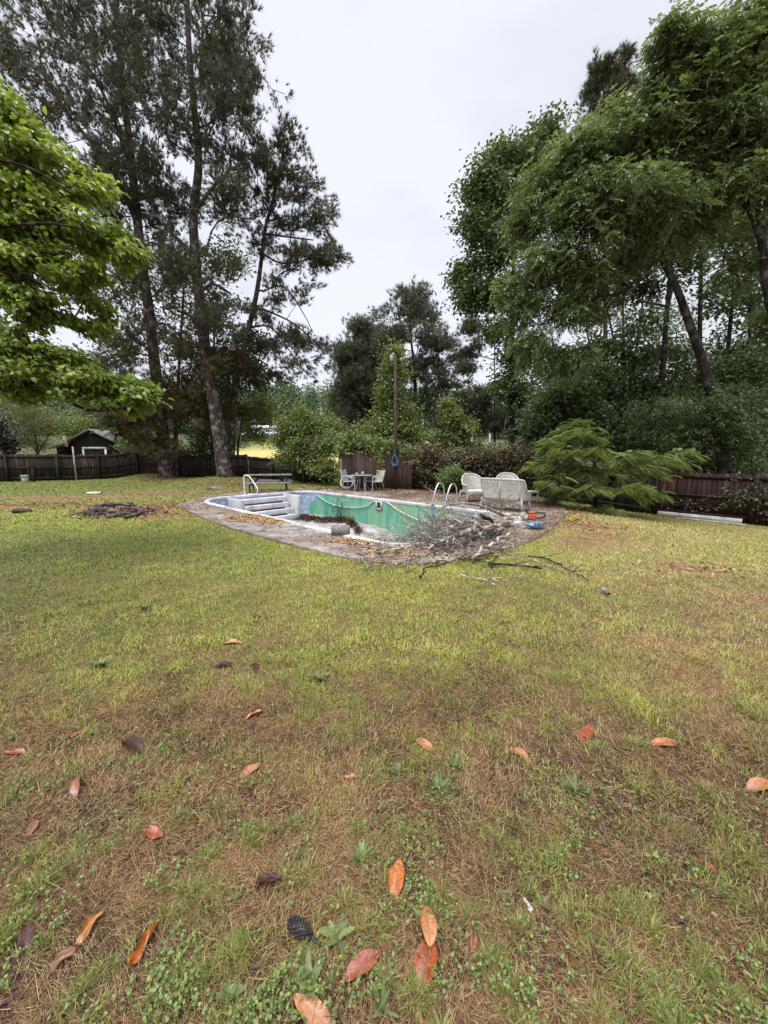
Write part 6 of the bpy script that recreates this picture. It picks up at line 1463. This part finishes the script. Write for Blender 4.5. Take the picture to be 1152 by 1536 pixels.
creeper('vine', 'mixed brown and green vine covering the dark fence behind the wicker seats', [(640, 685, 17.2, 14, 8, 60), (665, 685, 16.9, 16, 8, 70), (700, 684, 16.5, 18, 8, 80), (735, 684, 16.2, 18, 7, 80), (770, 685, 15.9, 18, 7, 80), (800, 688, 15.5, 14, 8, 50), (640, 710, 17.0, 12, 14, 34), (670, 712, 16.6, 14, 13, 34), (720, 710, 16.1, 18, 12, 44), (765, 712, 15.8, 16, 12, 36), (650, 676, 17.1, 12, 4, 30), (760, 676, 16, 26, 3, 40)], 6, 9, 0.12, 0.085, G_IVY, 72, 0.5)
creeper('vine', 'thin ivy climbing the ivy clad slim tree trunk', [(768, 480, 23.7, 4, 40, 30), (768, 560, 23.7, 5, 36, 40), (769, 640, 23.7, 6, 36, 50)], 6, 7, 0.2, 0.15, G_DARK, 73, 0.6)
creeper('vine', 'sparse vine over the corner post at the right end of the red fence', [(1140, 690, 12.2, 12, 12, 24), (1125, 750, 12.0, 16, 8, 20), (1145, 765, 11.9, 10, 12, 30), (1090, 748, 12.3, 14, 5, 10), (1120, 730, 12.1, 12, 12, 12), (1040, 758, 13.0, 20, 3, 12)], 6, 6, 0.09, 0.065, G_DARK, 74, 0.3)
B('round_shrub', 'small round green shrub at the pool deck edge left of the wicker armchair', 15.8, [(679, 738, 0), (679, 728, 0), (679, 712, 0)], 0.03, [(680, 712, 18, 13, 40, 0), (672, 722, 14, 10, 24, -.1), (692, 722, 12, 10, 20, 0)], 1.4, broad(13, 0.10, 0.06, 0.10, 0.2), G_MID, 75, zmin=0.1, cat='shrub', step=0.15, twig=0.004, roots=False)
def blade_plant(name, label, loc, n, ln, wd, mat, rng, cat='plant', spread=(0.15, 1.1), curve=0.5, seg=5, group=None):
    t = thing(name, label, cat, loc, 0, group); mb = MB()
    for i in range(n):
        az = rng.uniform(0, 6.283); el = rng.uniform(*spread); L_ = ln * rng.uniform(0.65, 1.1); d = np.array([math.cos(az), math.sin(az), 0]); s = np.array([-math.sin(az), math.cos(az), 0])
        V = []; p = np.zeros(3); a = el
        for k in range(seg + 1):
            f = k / seg; w = wd * (0.55 + 1.2 * f) * (1 - f) ** 0.6 / 1.0 + 0.001
            V += [p + s * w / 2 + np.array([0, 0, w * .25]), p.copy(), p - s * w / 2 + np.array([0, 0, w * .25])]
            p = p + (d * math.sin(a) + np.array([0, 0, math.cos(a)])) * L_ / seg; a += curve / seg * rng.uniform(0.6, 1.4)
        F = [(3 * k + j, 3 * k + j + 1, 3 * k + j + 4, 3 * k + j + 3) for k in range(seg) for j in (0, 1)]
        mb.add(V, F, tint=float(np.clip(rng.normal(.5, .2), 0, 1)))
    mb.build('leaves', mat, t, smooth=True)
    return t
yp = at(829, 752, 12.6); yp[2] = hz(yp[0], yp[1])
blade_plant('yucca', 'spiky grey green yucca at the deck edge between wicker table and feathery bush', yp, 34, 0.62, 0.05, G_MID, rg(76), spread=(0.1, 1.2), curve=0.25)

# --- the wood on the far hill
rng = rg(80); fv, ff, ft = [], [], []; off = 0
for i in range(300):
    Y_ = rng.uniform(125, 215); x = rng.uniform(-1.0, 0.9) * Y_ * 1.0; z0 = hz(x, Y_); H_ = rng.uniform(12, 20); r = rng.uniform(3.5, 6.0)
    n = 420; p = rng.normal(size=(n, 3)); p /= np.linalg.norm(p, axis=1, keepdims=True); p *= rng.random((n, 1)) ** 0.3
    P = np.array([x, Y_, z0 + H_ * 0.55]) + p * np.array([r, r, H_ * 0.5])
    V, F, T = leaf_cards(P, rng, 1.35, 0.95, 0.3, p * 0.5, flat=0.3); T = np.clip(T * 0.6 + rng.uniform(0, 0.4), 0, 1)
    fv.append(V); ff.append(F + off); ft.append(T); off += len(V)
tag(raw_mesh('far_wood', np.concatenate(fv), np.concatenate(ff), G_FAR_HAZED, tint=np.concatenate(ft)), 'green tree line on the far hill with haze put into its colour', 'woods', kind='stuff')
# ------------------------------------------------------------------ brush pile at the near right pool corner
def branch_mesh(p, d, L_, r, rng, ntw, rise, droop, crook=0.10):
    """one cut limb with two orders of side twigs; returns edge arrays A, B, ra, rb"""
    A, Bb, ra, rb = [], [], [], []
    def run(p, d, L_, r0, r1, seg, wander):
        pts = [np.array(p)]; d = np.array(d) / np.linalg.norm(d)
        for k in range(seg):
            d = d + rng.normal(0, wander, 3); d[2] -= droop * 0.02; d /= np.linalg.norm(d); q = pts[-1] + d * L_ / seg
            g = max(0.03, DECK_Z if True else 0)
            if q[2] < g + r1: q[2] = g + r1 + rng.uniform(0, 0.02)
            A.append(pts[-1]); Bb.append(q); f0 = k / seg; f1 = (k + 1) / seg
            ra.append(r0 + (r1 - r0) * f0); rb.append(r0 + (r1 - r0) * f1); pts.append(q)
        return pts
    main = run(p, d + np.array([0, 0, rise]), L_, r, r * 0.28, max(6, int(L_ / 0.22)), crook)
    nm = len(main) - 1
    for i in range(ntw):
        f = rng.uniform(0.22, 1.0); k = min(nm - 1, int(f * nm)); b = main[k] + (main[k + 1] - main[k]) * rng.random(); dm = main[k + 1] - main[k]; dm /= np.linalg.norm(dm)
        s = np.cross(dm, (0, 0, 1.0)); s /= np.linalg.norm(s) + 1e-9; sg = rng.choice([-1, 1]); td = dm * rng.uniform(0.5, 1.0) + s * sg * rng.uniform(0.2, 0.8) + np.array([0, 0, rng.uniform(-0.35, 0.42)])
        tl = rng.uniform(0.3, 1.0) * (1.15 - 0.5 * f); tr = min(r * 0.5, rng.uniform(0.006, 0.012))
        tw = run(b, td, tl, tr, 0.0035, 5, 0.16)
        for j in range(rng.integers(2, 5)):
            k2 = rng.integers(1, 5); sd = (tw[k2 + 1 if k2 < 5 else 5] - tw[k2]) if k2 < 5 else tw[5] - tw[4]; sd = sd / (np.linalg.norm(sd) + 1e-9) + rng.normal(0, 0.6, 3) + np.array([0, 0, .15])
            run(tw[k2], sd, rng.uniform(0.12, 0.42), 0.0045, 0.0025, 3, 0.2)
    return np.array(A), np.array(Bb), np.array(ra), np.array(rb)
rng = rg(91)
for i in range(27):
    f = rng.random(); b0 = G(772, 784, DECK_Z) * (1 - f) + G(728, 806, DECK_Z) * f
    b0 = b0 + rng.normal(0, 0.10, 3); b0[2] = DECK_Z + rng.uniform(0.03, 0.26)
    ang = math.radians(211 + rng.normal(0, 13) - 8 * (f - 0.5)); L_ = rng.uniform(1.7, 3.7) * (1.0 if i < 20 else 0.7); r = rng.uniform(0.018, 0.042)
    if i < 4: r = rng.uniform(0.045, 0.06)
    A, Bb, ra, rb = branch_mesh(b0, np.array([math.cos(ang), math.sin(ang), 0]), L_, r, rng, int(6 + L_ * 3.2), rng.uniform(-0.07, -0.005), 1.0)
    V, Q = prisms(A - b0, Bb - b0, ra, rb, 6)
    cap = MB(); o = raw_mesh('fallen_branch', V, Q, M['bark_grey'] if rng.random() < 0.9 else M['bark_dark'], None, smooth=True); o.location = tuple(b0)
    tag(o, 'twiggy cut branch in the grey brush pile at the near right pool corner', 'branch', 'cut branches heaped at the pool corner')
for (pa, za, pb, zb, r, lb) in (((722, 772), .45, (748, 790), .12, .05, 'short dark thick stub sticking up from the brush pile'), ((708, 838), .0, (767, 797), .18, .04, 'thick pale limb along the near side of the brush pile'), ((690, 800), .32, (768, 782), .26, .05, 'thick whitish limb along the top of the brush pile')):
    irregular_log('thick_limb', lb, G(*pa, DECK_Z + za + .05), G(*pb, DECK_Z + zb + .05), r * .75, r * .5, M['bark_dark'] if 'dark' in lb else M['bark_grey'], 'branch', None, .03, .2)
def stick(pts, r0, r1, lb, mat, ntw=3, seed=1):
    rng = rg(seed); P = [GH(*p) for p in pts]; P = [p + np.array([0, 0, 0.03 + r0]) for p in P]; P = catmull(P, 0.12); P[1:-1] += rng.normal(0, 0.012, P[1:-1].shape)
    A = P[:-1]; Bb = P[1:]; m = len(A); ra = r0 + (r1 - r0) * np.arange(m) / m; rb = r0 + (r1 - r0) * (np.arange(m) + 1) / m
    for k in range(ntw):
        j = rng.integers(1, m); d = Bb[j - 1] - A[j - 1]; d = d / np.linalg.norm(d) + np.append(rng.normal(0, 0.7, 2), rng.uniform(0.1, 0.7)); L_ = rng.uniform(0.1, 0.3)
        A = np.vstack([A, P[j], P[j] + d * L_ * .5]); Bb = np.vstack([Bb, P[j] + d * L_ * .5, P[j] + d * L_ + rng.normal(0, .03, 3)]); ra = np.append(ra, [r0 * .5, r0 * .4]); rb = np.append(rb, [r0 * .4, r0 * .25])
    o0 = P[0].copy(); V, Q = prisms(A - o0, Bb - o0, ra, rb, 7); o = raw_mesh('fallen_stick', V, Q, mat, None, smooth=True); o.location = tuple(o0); tag(o, lb, 'stick', 'sticks lying on the lawn')
stick([(732, 851), (770, 853), (812, 858)], .021, .012, 'dark thick stick on the lawn just right of the brush pile', M['bark_dark'], 2, 1)
stick([(736, 856), (742, 845), (746, 832)], .012, .007, 'short dark upright stick standing beside the brush pile', M['bark_dark'], 1, 2)
stick([(792, 838), (822, 842), (838, 851), (882, 876)], .014, .006, 'long thin dark branch trailing right across the lawn', M['bark_dark'], 5, 3)
stick([(903, 889), (912, 897)], .022, .018, 'small brown bark piece farthest right on the lawn', M['bark_grey'], 0, 4)
stick([(610, 862), (613, 848), (618, 838)], .010, .006, 'thin twig upright in grass below the left end of the brush pile', M['bark_grey'], 3, 5)
stick([(630, 870), (640, 856), (668, 850)], .014, .008, 'bent dark twig on the grass under the brush pile', M['bark_dark'], 3, 6)
stick([(655, 846), (700, 842), (735, 848)], .013, .007, 'dark limb lying along the deck edge under the brush pile', M['bark_dark'], 5, 7)
stick([(690, 866), (720, 872), (742, 882)], .012, .007, 'pale weathered twig lying farthest down the lawn from the pile', M['bark_grey'], 4, 8)
stick([(800, 842), (845, 862), (870, 866)], .010, .006, 'thin pale twig beside the long dark branch on the lawn', M['bark_grey'], 3, 9)

# ------------------------------------------------------------------ leaf litter, twigs, heaps of dead leaves
def litter(name, P, rng, smin, smax, cols, lab=None):
    n = len(P); az = rng.uniform(0, 6.283, n); tl = rng.normal(0, 0.35, (n, 2)); L_ = rng.uniform(smin, smax, n); w = L_ * rng.uniform(0.3, 0.6, n)
    d = np.stack([np.cos(az), np.sin(az), tl[:, 0]], -1); s = np.stack([-np.sin(az), np.cos(az), tl[:, 1]], -1)
    V = np.stack([P - d * L_[:, None] / 2, P + s * w[:, None] / 2 + np.array([0, 0, .006]), P + d * L_[:, None] / 2, P - s * w[:, None] / 2 + np.array([0, 0, .006])], 1).reshape(-1, 3)
    i = np.arange(n)[:, None] * 4; F = np.concatenate([i + np.array([0, 1, 2]), i + np.array([0, 2, 3])])
    t = rng.random(n); c = lerp(cols[0], cols[1], t); c = np.where((rng.random(n) < 0.15)[:, None], np.array([cols[2]]), c)
    o = raw_mesh(name, V, F, M['litter'], col=np.repeat(c, 4, 0)); tag(o, lab, None, None, 'stuff'); return o
rng = rg(95)
lo, hi = DECK.min(0), DECK.max(0)
P = rng.uniform(lo - 0.2, hi + 0.2, (90000, 2))
P = P[inside(offset_poly(DECK, 0.15), P[:, 0], P[:, 1]) & ~inside(offset_poly(POOL, 0.14), P[:, 0], P[:, 1])]
u_ = (P[:, 0] - P[:, 1]) * SR; v_ = (P[:, 0] + P[:, 1]) * SR
dn = 0.05 + 0.9 * sstep(9.9, 11.2, v_) + 0.5 * sstep(-4.6, -3.2, u_) + 0.30 * blob(P[:, 0], P[:, 1], G(300, 760), 1.2, 1.5) + 0.55 * sstep(0.10, 0.0, 0.0 * u_) * blob(P[:, 0], P[:, 1], G(690, 815), 1.6, 1.0)
dn = dn * (0.25 + 1.9 * np.clip(fbm(P[:, 0], P[:, 1], 1.1, 4, 77) - 0.32, 0, 1)) * 1.3
P = P[rng.random(len(P)) < dn]
litter('leaf_litter', np.c_[P, np.full(len(P), DECK_Z + 0.008) + rng.uniform(0, .015, len(P))], rng, 0.035, 0.085, ((0.085, 0.042, 0.028), (0.22, 0.12, 0.07), (0.36, 0.23, 0.12)), 'brown dead leaves scattered over the pool deck')
# pine straw drifts on the near deck
Q_ = []
for (px, py, rx, ry, n) in ((372, 776, .45, .3, 700), (410, 783, .35, .2, 400), (395, 779, .6, .25, 500), (560, 815, .3, .15, 300), (600, 828, .45, .2, 600), (520, 812, .3, .12, 200)):
    c0 = G(px, py, DECK_Z); Q_.append(np.c_[rng.normal(c0[0], rx * .6, n), rng.normal(c0[1], ry * .8, n), DECK_Z + 0.006 + rng.uniform(0, .012, n)])
Q_ = np.concatenate(Q_); Q_ = Q_[~inside(offset_poly(POOL, 0.1), Q_[:, 0], Q_[:, 1])]
litter('pine_straw', Q_, rng, 0.05, 0.11, ((0.28, 0.17, 0.07), (0.48, 0.32, 0.13), (0.20, 0.11, 0.05)), 'yellowish pine straw drifted on the near deck')
# reddish needle litter round the pine trunks and on the dirt patches
Q_ = []
for (px, py, rx, ry, n) in ((250, 717, 1.7, 1.0, 1800), (340, 720, 1.7, 1.0, 1800), (70, 757, 2.2, .6, 1500), (200, 768, 1.3, .8, 900), (880, 790, .8, .9, 250), (265, 757, .8, 1.0, 900), (830, 765, .7, 1.0, 900), (690, 736, 2.2, .5, 900), (1045, 853, .8, .2, 80)):
    c0 = GH(px, py); x = rng.normal(c0[0], rx * .7, n); y = rng.normal(c0[1], ry * .8, n); Q_.append(np.c_[x, y, height(x, y) + rng.uniform(0.006, 0.03, n)])
Q_ = np.concatenate(Q_); Q_ = Q_[~inside(DECK, Q_[:, 0], Q_[:, 1])]
litter('needle_litter', Q_, rng, 0.05, 0.12, ((0.16, 0.065, 0.038), (0.30, 0.15, 0.085), (0.38, 0.24, 0.13)), 'reddish needles and bark on the bare patches')
# dark wet heaps on the shallow pool floor
Q_ = []
HEAP = [(440, 777, .30, .35, 500), (455, 779, .4, .35, 900), (470, 781, .3, .3, 500), (492, 783, .35, .4, 900), (512, 783, .4, .35, 900), (528, 790, .18, .35, 350), (537, 797, .12, .3, 200)]
for (px, py, rx, ry, n) in HEAP:
    c0 = G(px, py - 3, -0.88); a = rng.normal(size=(n, 2)) * 0.6; hgt = 0.14 * np.exp(-(a ** 2).sum(1)) * rng.random(n)
    Q_.append(np.c_[c0[0] + a[:, 0] * rx, c0[1] + a[:, 1] * ry, floor_z((c0[0] + a[:, 0] * rx - c0[1] - a[:, 1] * ry) * SR) + 0.03 + hgt])
Q_ = np.concatenate(Q_); Q_ = Q_[inside(offset_poly(POOL, -0.05), Q_[:, 0], Q_[:, 1])]
litter('leaf_heap', Q_, rng, 0.05, 0.13, ((0.030, 0.013, 0.010), (0.085, 0.038, 0.028), (0.16, 0.08, 0.055)), 'dark wet dead leaves heaped on the shallow pool floor')
Q_ = []
for (px, py, rx, ry, n) in ((175, 769, .75, .38, 1500), (205, 767, .35, .3, 400), (150, 770, .3, .25, 300)):
    c0 = GH(px, py); x = rng.normal(c0[0], rx * .6, n); y = rng.normal(c0[1], ry * .8, n); Q_.append(np.c_[x, y, height(x, y) + rng.uniform(.01, .06, n)])
litter('bark_chips', np.concatenate(Q_), rng, .04, .15, ((0.020, .014, .011), (.085, .06, .045), (.20, .15, .11)), 'dark broken bark heaped in the debris ring')
# small twigs below the pile
A_ = np.array([G(rng.uniform(575, 770), 0, DECK_Z) if False else G(rng.uniform(575, 775), rng.uniform(800, 838), DECK_Z) for _ in range(420)]); A_[:, 2] += 0.012
az = rng.uniform(0, 6.283, len(A_)); B_ = A_ + np.stack([np.cos(az), np.sin(az), rng.uniform(0, .25, len(A_))], -1) * rng.uniform(.08, .35, (len(A_), 1))
V, Q = prisms(A_, B_, np.full(len(A_), .005), np.full(len(A_), .003), 5); tag(raw_mesh('twig_litter', V, Q, M['bark_grey']), 'fine broken twigs on the deck under the brush pile', None, None, 'stuff')
# dead vine stems and a weed on the pool floor, liner scrap
dv = G(508, 781, -0.88); dvt = MB(); dvo = thing('dead_vine', 'thin dead stems tangled against the green pool wall', 'vine', dv)
for k in range(16):
    e_ = np.array([rng.uniform(-.55, .55), rng.uniform(-.1, .5), rng.uniform(.25, .75)]); m_ = e_ * .5 + rng.normal(0, .15, 3) + np.array([0, 0, .2]); s0 = np.array([rng.uniform(-.35, .35), rng.uniform(-.1, .1), 0])
    dvt.tube(catmull([s0, m_, e_], .08), .007, 5)
dvt.build('stems', M['bark_dark'], dvo)
wp = G(527, 787, -0.9)
M_WEED = leaf_mat('weed_leaves', [(0.0, (0.060, 0.09, 0.030)), (0.5, (0.125, 0.165, 0.055)), (1.0, (0.22, 0.26, 0.09))], 0.25, 0.5, 0.4)
blade_plant('weed', 'tall green weed sprouting from the dead leaves in the pool', wp, 22, 0.42, 0.06, G_LIGHT, rng, spread=(0.05, 0.7), curve=0.4, group=None)
# ------------------------------------------------------------------ foreground: fallen magnolia leaves
COLS = {'orange': ((.42, .12, .03), (.62, .24, .06)), 'tan': ((.44, .20, .085), (.60, .32, .15)), 'rust': ((.20, .045, .018), (.40, .11, .035)), 'russet': ((.24, .055, .032), (.44, .14, .08)), 'amber': ((.36, .14, .035), (.62, .30, .07)), 'brown': ((.20, .095, .05), (.38, .20, .11)),
        'plum': ((.055, .025, .026), (.13, .065, .065)), 'salmon': ((.36, .13, .055), (.56, .26, .12)), 'dark': ((.028, .014, .012), (.085, .036, .026)), 'red': ((.42, .025, .022), (.66, .08, .06))}
LM = {}
for k, (a_, b_) in COLS.items():
    a_ = tuple(x * y for x, y in zip(a_, (.62, .52, .46))); b_ = tuple(x * y for x, y in zip(b_, (.78, .68, .58)))
    m, t, bs = mat_base('leaf_' + k, 0.5 if k in ('dark', 'plum') else 0.28, 0.3 if k in ('dark', 'plum') else 0.6); n = noise_node(t, 26, 5, 0.65); n2 = noise_node(t, 120, 3)
    r = ramp(t, [(0.34, a_), (0.62, b_)]); t.links.new(n.outputs['Fac'], r.inputs['Fac'])
    r2 = ramp(t, [(0.56, (1, 1, 1)), (0.68, (.35, .30, .30))]); t.links.new(noise_node(t, 34, 4, .7).outputs['Fac'], r2.inputs['Fac'])
    cc = mixc(t, 1.0, r.outputs['Color'], r2.outputs['Color'], 'MULTIPLY')
    at_ = _n(t, 'ShaderNodeAttribute', attribute_name='tint'); t.links.new(mixc(t, at_.outputs['Fac'], cc, tuple(min(1, x * 0.45) for x in b_)), bs.inputs['Base Color'])
    bump(t, bs, n2.outputs['Fac'], 0.25, 0.002); LM[k] = m
for i, ((px, py, lp_, ang_, ck, curl, lab), (p, a, L_)) in enumerate(zip(FL, LEAF_P)):
    rng = rg(500 + i); curl = curl * rng.uniform(.9, 1.7); mL, nW_ = 14, 9; W_ = L_ * rng.uniform(0.40, 0.48); V = np.zeros((mL + 1, nW_, 3)); T = np.zeros((mL + 1, nW_))
    if lp_ > 30 and ck in ('orange', 'tan', 'rust') and lab.startswith('largest'): W_ = L_ * 0.56
    arch = rng.uniform(-0.10, 0.22) * curl; tw = rng.normal(0, 0.3) * curl; asym = rng.normal(0, .5)
    for ii in range(mL + 1):
        t_ = ii / mL; w = W_ * (math.sin(math.pi * min(1, t_ * 0.97 + 0.015) ** 0.92)) ** 0.80 / 2
        for jj in range(nW_):
            s_ = 2 * jj / (nW_ - 1) - 1
            th = curl * (0.75 + 0.35 * asym * np.sign(s_)) * (1.0 + 0.35 * math.sin(5 * t_ + i)) ; q_ = s_ * w
            rad = W_ / 2 / max(0.05, th * 1.25); yy = rad * math.sin(q_ / rad); zz_ = rad * (1 - math.cos(q_ / rad)) + 0.10 * abs(q_)
            zz_ += 0.006 * curl * math.sin(9 * t_ + 4 * s_ + i) * abs(s_)
            xx = (t_ - 0.5) * L_; za = arch * L_ * 4 * (0.25 - (t_ - 0.5) ** 2); ct, st = math.cos(tw * (t_ - .5) * 2), math.sin(tw * (t_ - .5) * 2)
            V[ii, jj] = (xx, yy * ct - zz_ * st, yy * st + zz_ * ct + za); T[ii, jj] = 1.0 if jj == nW_ // 2 else (0.45 if jj in (0, nW_ - 1) or ii in (0, mL) else (0.22 if (ii + abs(jj - nW_ // 2)) % 3 == 0 else 0.0))
    V[..., 2] -= V[..., 2].min(); V = V.reshape(-1, 3); ix = np.arange((mL + 1) * nW_).reshape(mL + 1, nW_)
    F = np.stack([ix[:-1, :-1], ix[1:, :-1], ix[1:, 1:], ix[:-1, 1:]], -1).reshape(-1, 4)
    ms = MB(); ms.add(V, F.tolist()); ms.t[-1] = T.ravel() * 0.8
    c0 = V[ix[0, nW_ // 2]]; ms.tube([c0 + np.array([0.004, 0, 0]), c0 + np.array([-0.012, 0.002, 0.001]), c0 + np.array([-0.024, 0.005, -0.002])], 0.0016, 6, tint=0.9)
    o = ms.build('fallen_leaf', LM[ck], None, smooth=True)
    o.location = (p[0], p[1], p[2] + 0.007 + (0.012 if lab.startswith('tan oval') else 0)); o.rotation_euler = (rng.normal(0, .12), rng.normal(0, .10), a)
    tag(o, lab, 'leaf', 'fallen leaves on the lawn')
# seed cone
ca, cbb = GH(434, 1390), GH(468, 1414); cl = np.linalg.norm(cbb - ca); cz = thing('seed_cone', 'black knobbly magnolia seed cone with a stalk lying in weeds', 'seed cone', ca + np.array([0, 0, 0.028]), math.atan2(cbb[1] - ca[1], cbb[0] - ca[0]))
M_CONE = noise_mat('cone', [(0.3, (0.006, 0.005, 0.005)), (0.6, (0.022, 0.016, 0.015)), (0.8, (0.06, 0.045, 0.04))], 60, 0.5, 0.5)
mc = MB(); Lc = cl * 1.0; mc.tube([(Lc * t_, 0, 0) for t_ in np.linspace(0, 1, 12)], [Lc * 0.225 * math.sin(math.pi * (0.03 + 0.92 * t_)) ** 0.8 for t_ in np.linspace(0, 1, 12)], 14)
for k in range(150):
    t_ = (k + .5) / 150; a = k * 2.39996; rr = Lc * 0.215 * math.sin(math.pi * (0.03 + 0.92 * t_)) ** 0.8; c0 = np.array([Lc * t_, rr * math.cos(a), rr * math.sin(a)]); o_ = np.array([-0.35, math.cos(a), math.sin(a)])
    mc.tube([c0 - o_ * .002, c0 + o_ * .0035, c0 + o_ * .0062], [.0042, .0034, .0008], 5)
mc.build('cone_body', M_CONE, cz)
mc = MB(); mc.tube(catmull([(Lc * .97, 0, 0), (Lc * 1.2, -.004, -.004), (Lc * 1.55, .004, -.014)], .006), .0042, 7); mc.build('stalk', M_CONE, cz, smooth=True)

# ------------------------------------------------------------------ weeds
def rosette(name, label, px, py, n, ln, wd, jag, mat, seed, spread=(0.75, 1.35)):
    rng = rg(seed); p = GH(px, py); t = thing(name, label, 'weed', p + np.array([0, 0, .006]), 0, 'weeds in the lawn'); mb = MB()
    n = int(n * 1.7); ln *= 0.82; wd *= 0.62
    for i in range(n):
        az = 2 * math.pi * i / n * 1.618 + rng.normal(0, .3); el = rng.uniform(*spread) * rng.uniform(.6, 1.0); L_ = ln * rng.uniform(.3, 1.15); d = np.array([math.cos(az), math.sin(az), 0]); s = np.array([-math.sin(az), math.cos(az), 0]); m = 14; pt = np.zeros(3); V = []
        for k in range(m + 1):
            f = k / m; w = wd * (0.18 + 0.9 * math.sin(math.pi * f ** 1.2 * .95)) * (1 - jag * (0.55 if k % 3 == 0 else 0.0)) / 2 + .0008
            lift = w * .35; V += [pt + s * w + np.array([0, 0, lift]), pt.copy(), pt - s * w + np.array([0, 0, lift])]
            a = el + .35 * f + rng.normal(0, .05); pt = pt + (d * math.sin(a) + np.array([0, 0, math.cos(a)])) * L_ / m
        mb.add(V, [(3 * k + j, 3 * k + j + 1, 3 * k + j + 4, 3 * k + j + 3) for k in range(m) for j in (0, 1)], tint=float(np.clip(rng.normal(.5, .2), 0, 1)))
    mb.build('leaves', mat, t, smooth=True)
rosette('weed', 'jagged pale green weed rosette alone in thatch at lower centre', 541, 1292, 17, .075, .020, 0.9, M_WEED, 1)
rosette('weed', 'broad pale weed leaves under the black seed cone', 505, 1410, 9, .075, .032, 0.6, M_WEED, 2, (1.0, 1.5))
rosette('weed', 'low leafy weed patch below the black seed cone', 462, 1480, 14, .085, .030, 0.5, M_WEED, 3, (0.9, 1.4))
rosette('weed', 'grassy weed with strap leaves at the bottom edge right of the tan leaf', 572, 1520, 10, .08, .012, 0.1, G_LIGHT, 4, (0.4, 1.2))
rosette('weed', 'leafy weed sprig left of the pink leaf on the centre thatch', 597, 1162, 14, .075, .017, 0.6, M_WEED, 5)
rosette('weed', 'small weed rosette just below the pink centre leaf', 683, 1150, 14, .070, .015, 0.5, M_WEED, 6)
rosette('weed', 'loose weed trail with upright leaves right of the centre sprig', 660, 1190, 16, .09, .018, 0.5, M_WEED, 7, (0.5, 1.3))
rosette('weed', 'feathery bluish green weed on the right lawn below the round leaf', 862, 1190, 26, .085, .012, 1.0, M_WEED, 8, (0.6, 1.4))
rosette('weed', 'small bluish weed low on the right half of the lawn', 822, 1300, 16, .05, .010, 0.9, M_WEED, 9)
rosette('weed', 'leafy green weed at the bottom left beside clover', 345, 1500, 12, .06, .028, 0.3, M_WEED, 10, (0.8, 1.4))
rosette('weed', 'pale weed high on the lawn above the small orange curled leaf', 480, 1022, 18, .11, .022, 0.8, M_WEED, 11)
rosette('weed', 'single broad leaf weed sprout right of the dark red narrow leaf', 815, 1362, 4, .045, .016, 0.0, M_WEED, 12, (0.6, 1.2))
rosette('weed', 'pale weed cluster in the shaded left lawn', 150, 1002, 18, .12, .030, 0.4, M_WEED, 13)
rosette('weed', 'tiny weed rosette left of the jagged one', 445, 1287, 9, .03, .008, 0.3, M_WEED, 14)
# bottle cap sized white scrap
w0 = GH(790, 1358); mb = MB(); mb.box((0, 0, .012), (.012, .035, .006), rz=.4); mb.box((.006, -.02, .010), (.016, .014, .008), rz=1.0); o = mb.build('paper_scrap', M['white_paint'], None); o.location = tuple(w0); tag(o, 'tiny white scrap in the thatch at lower right', 'scrap')
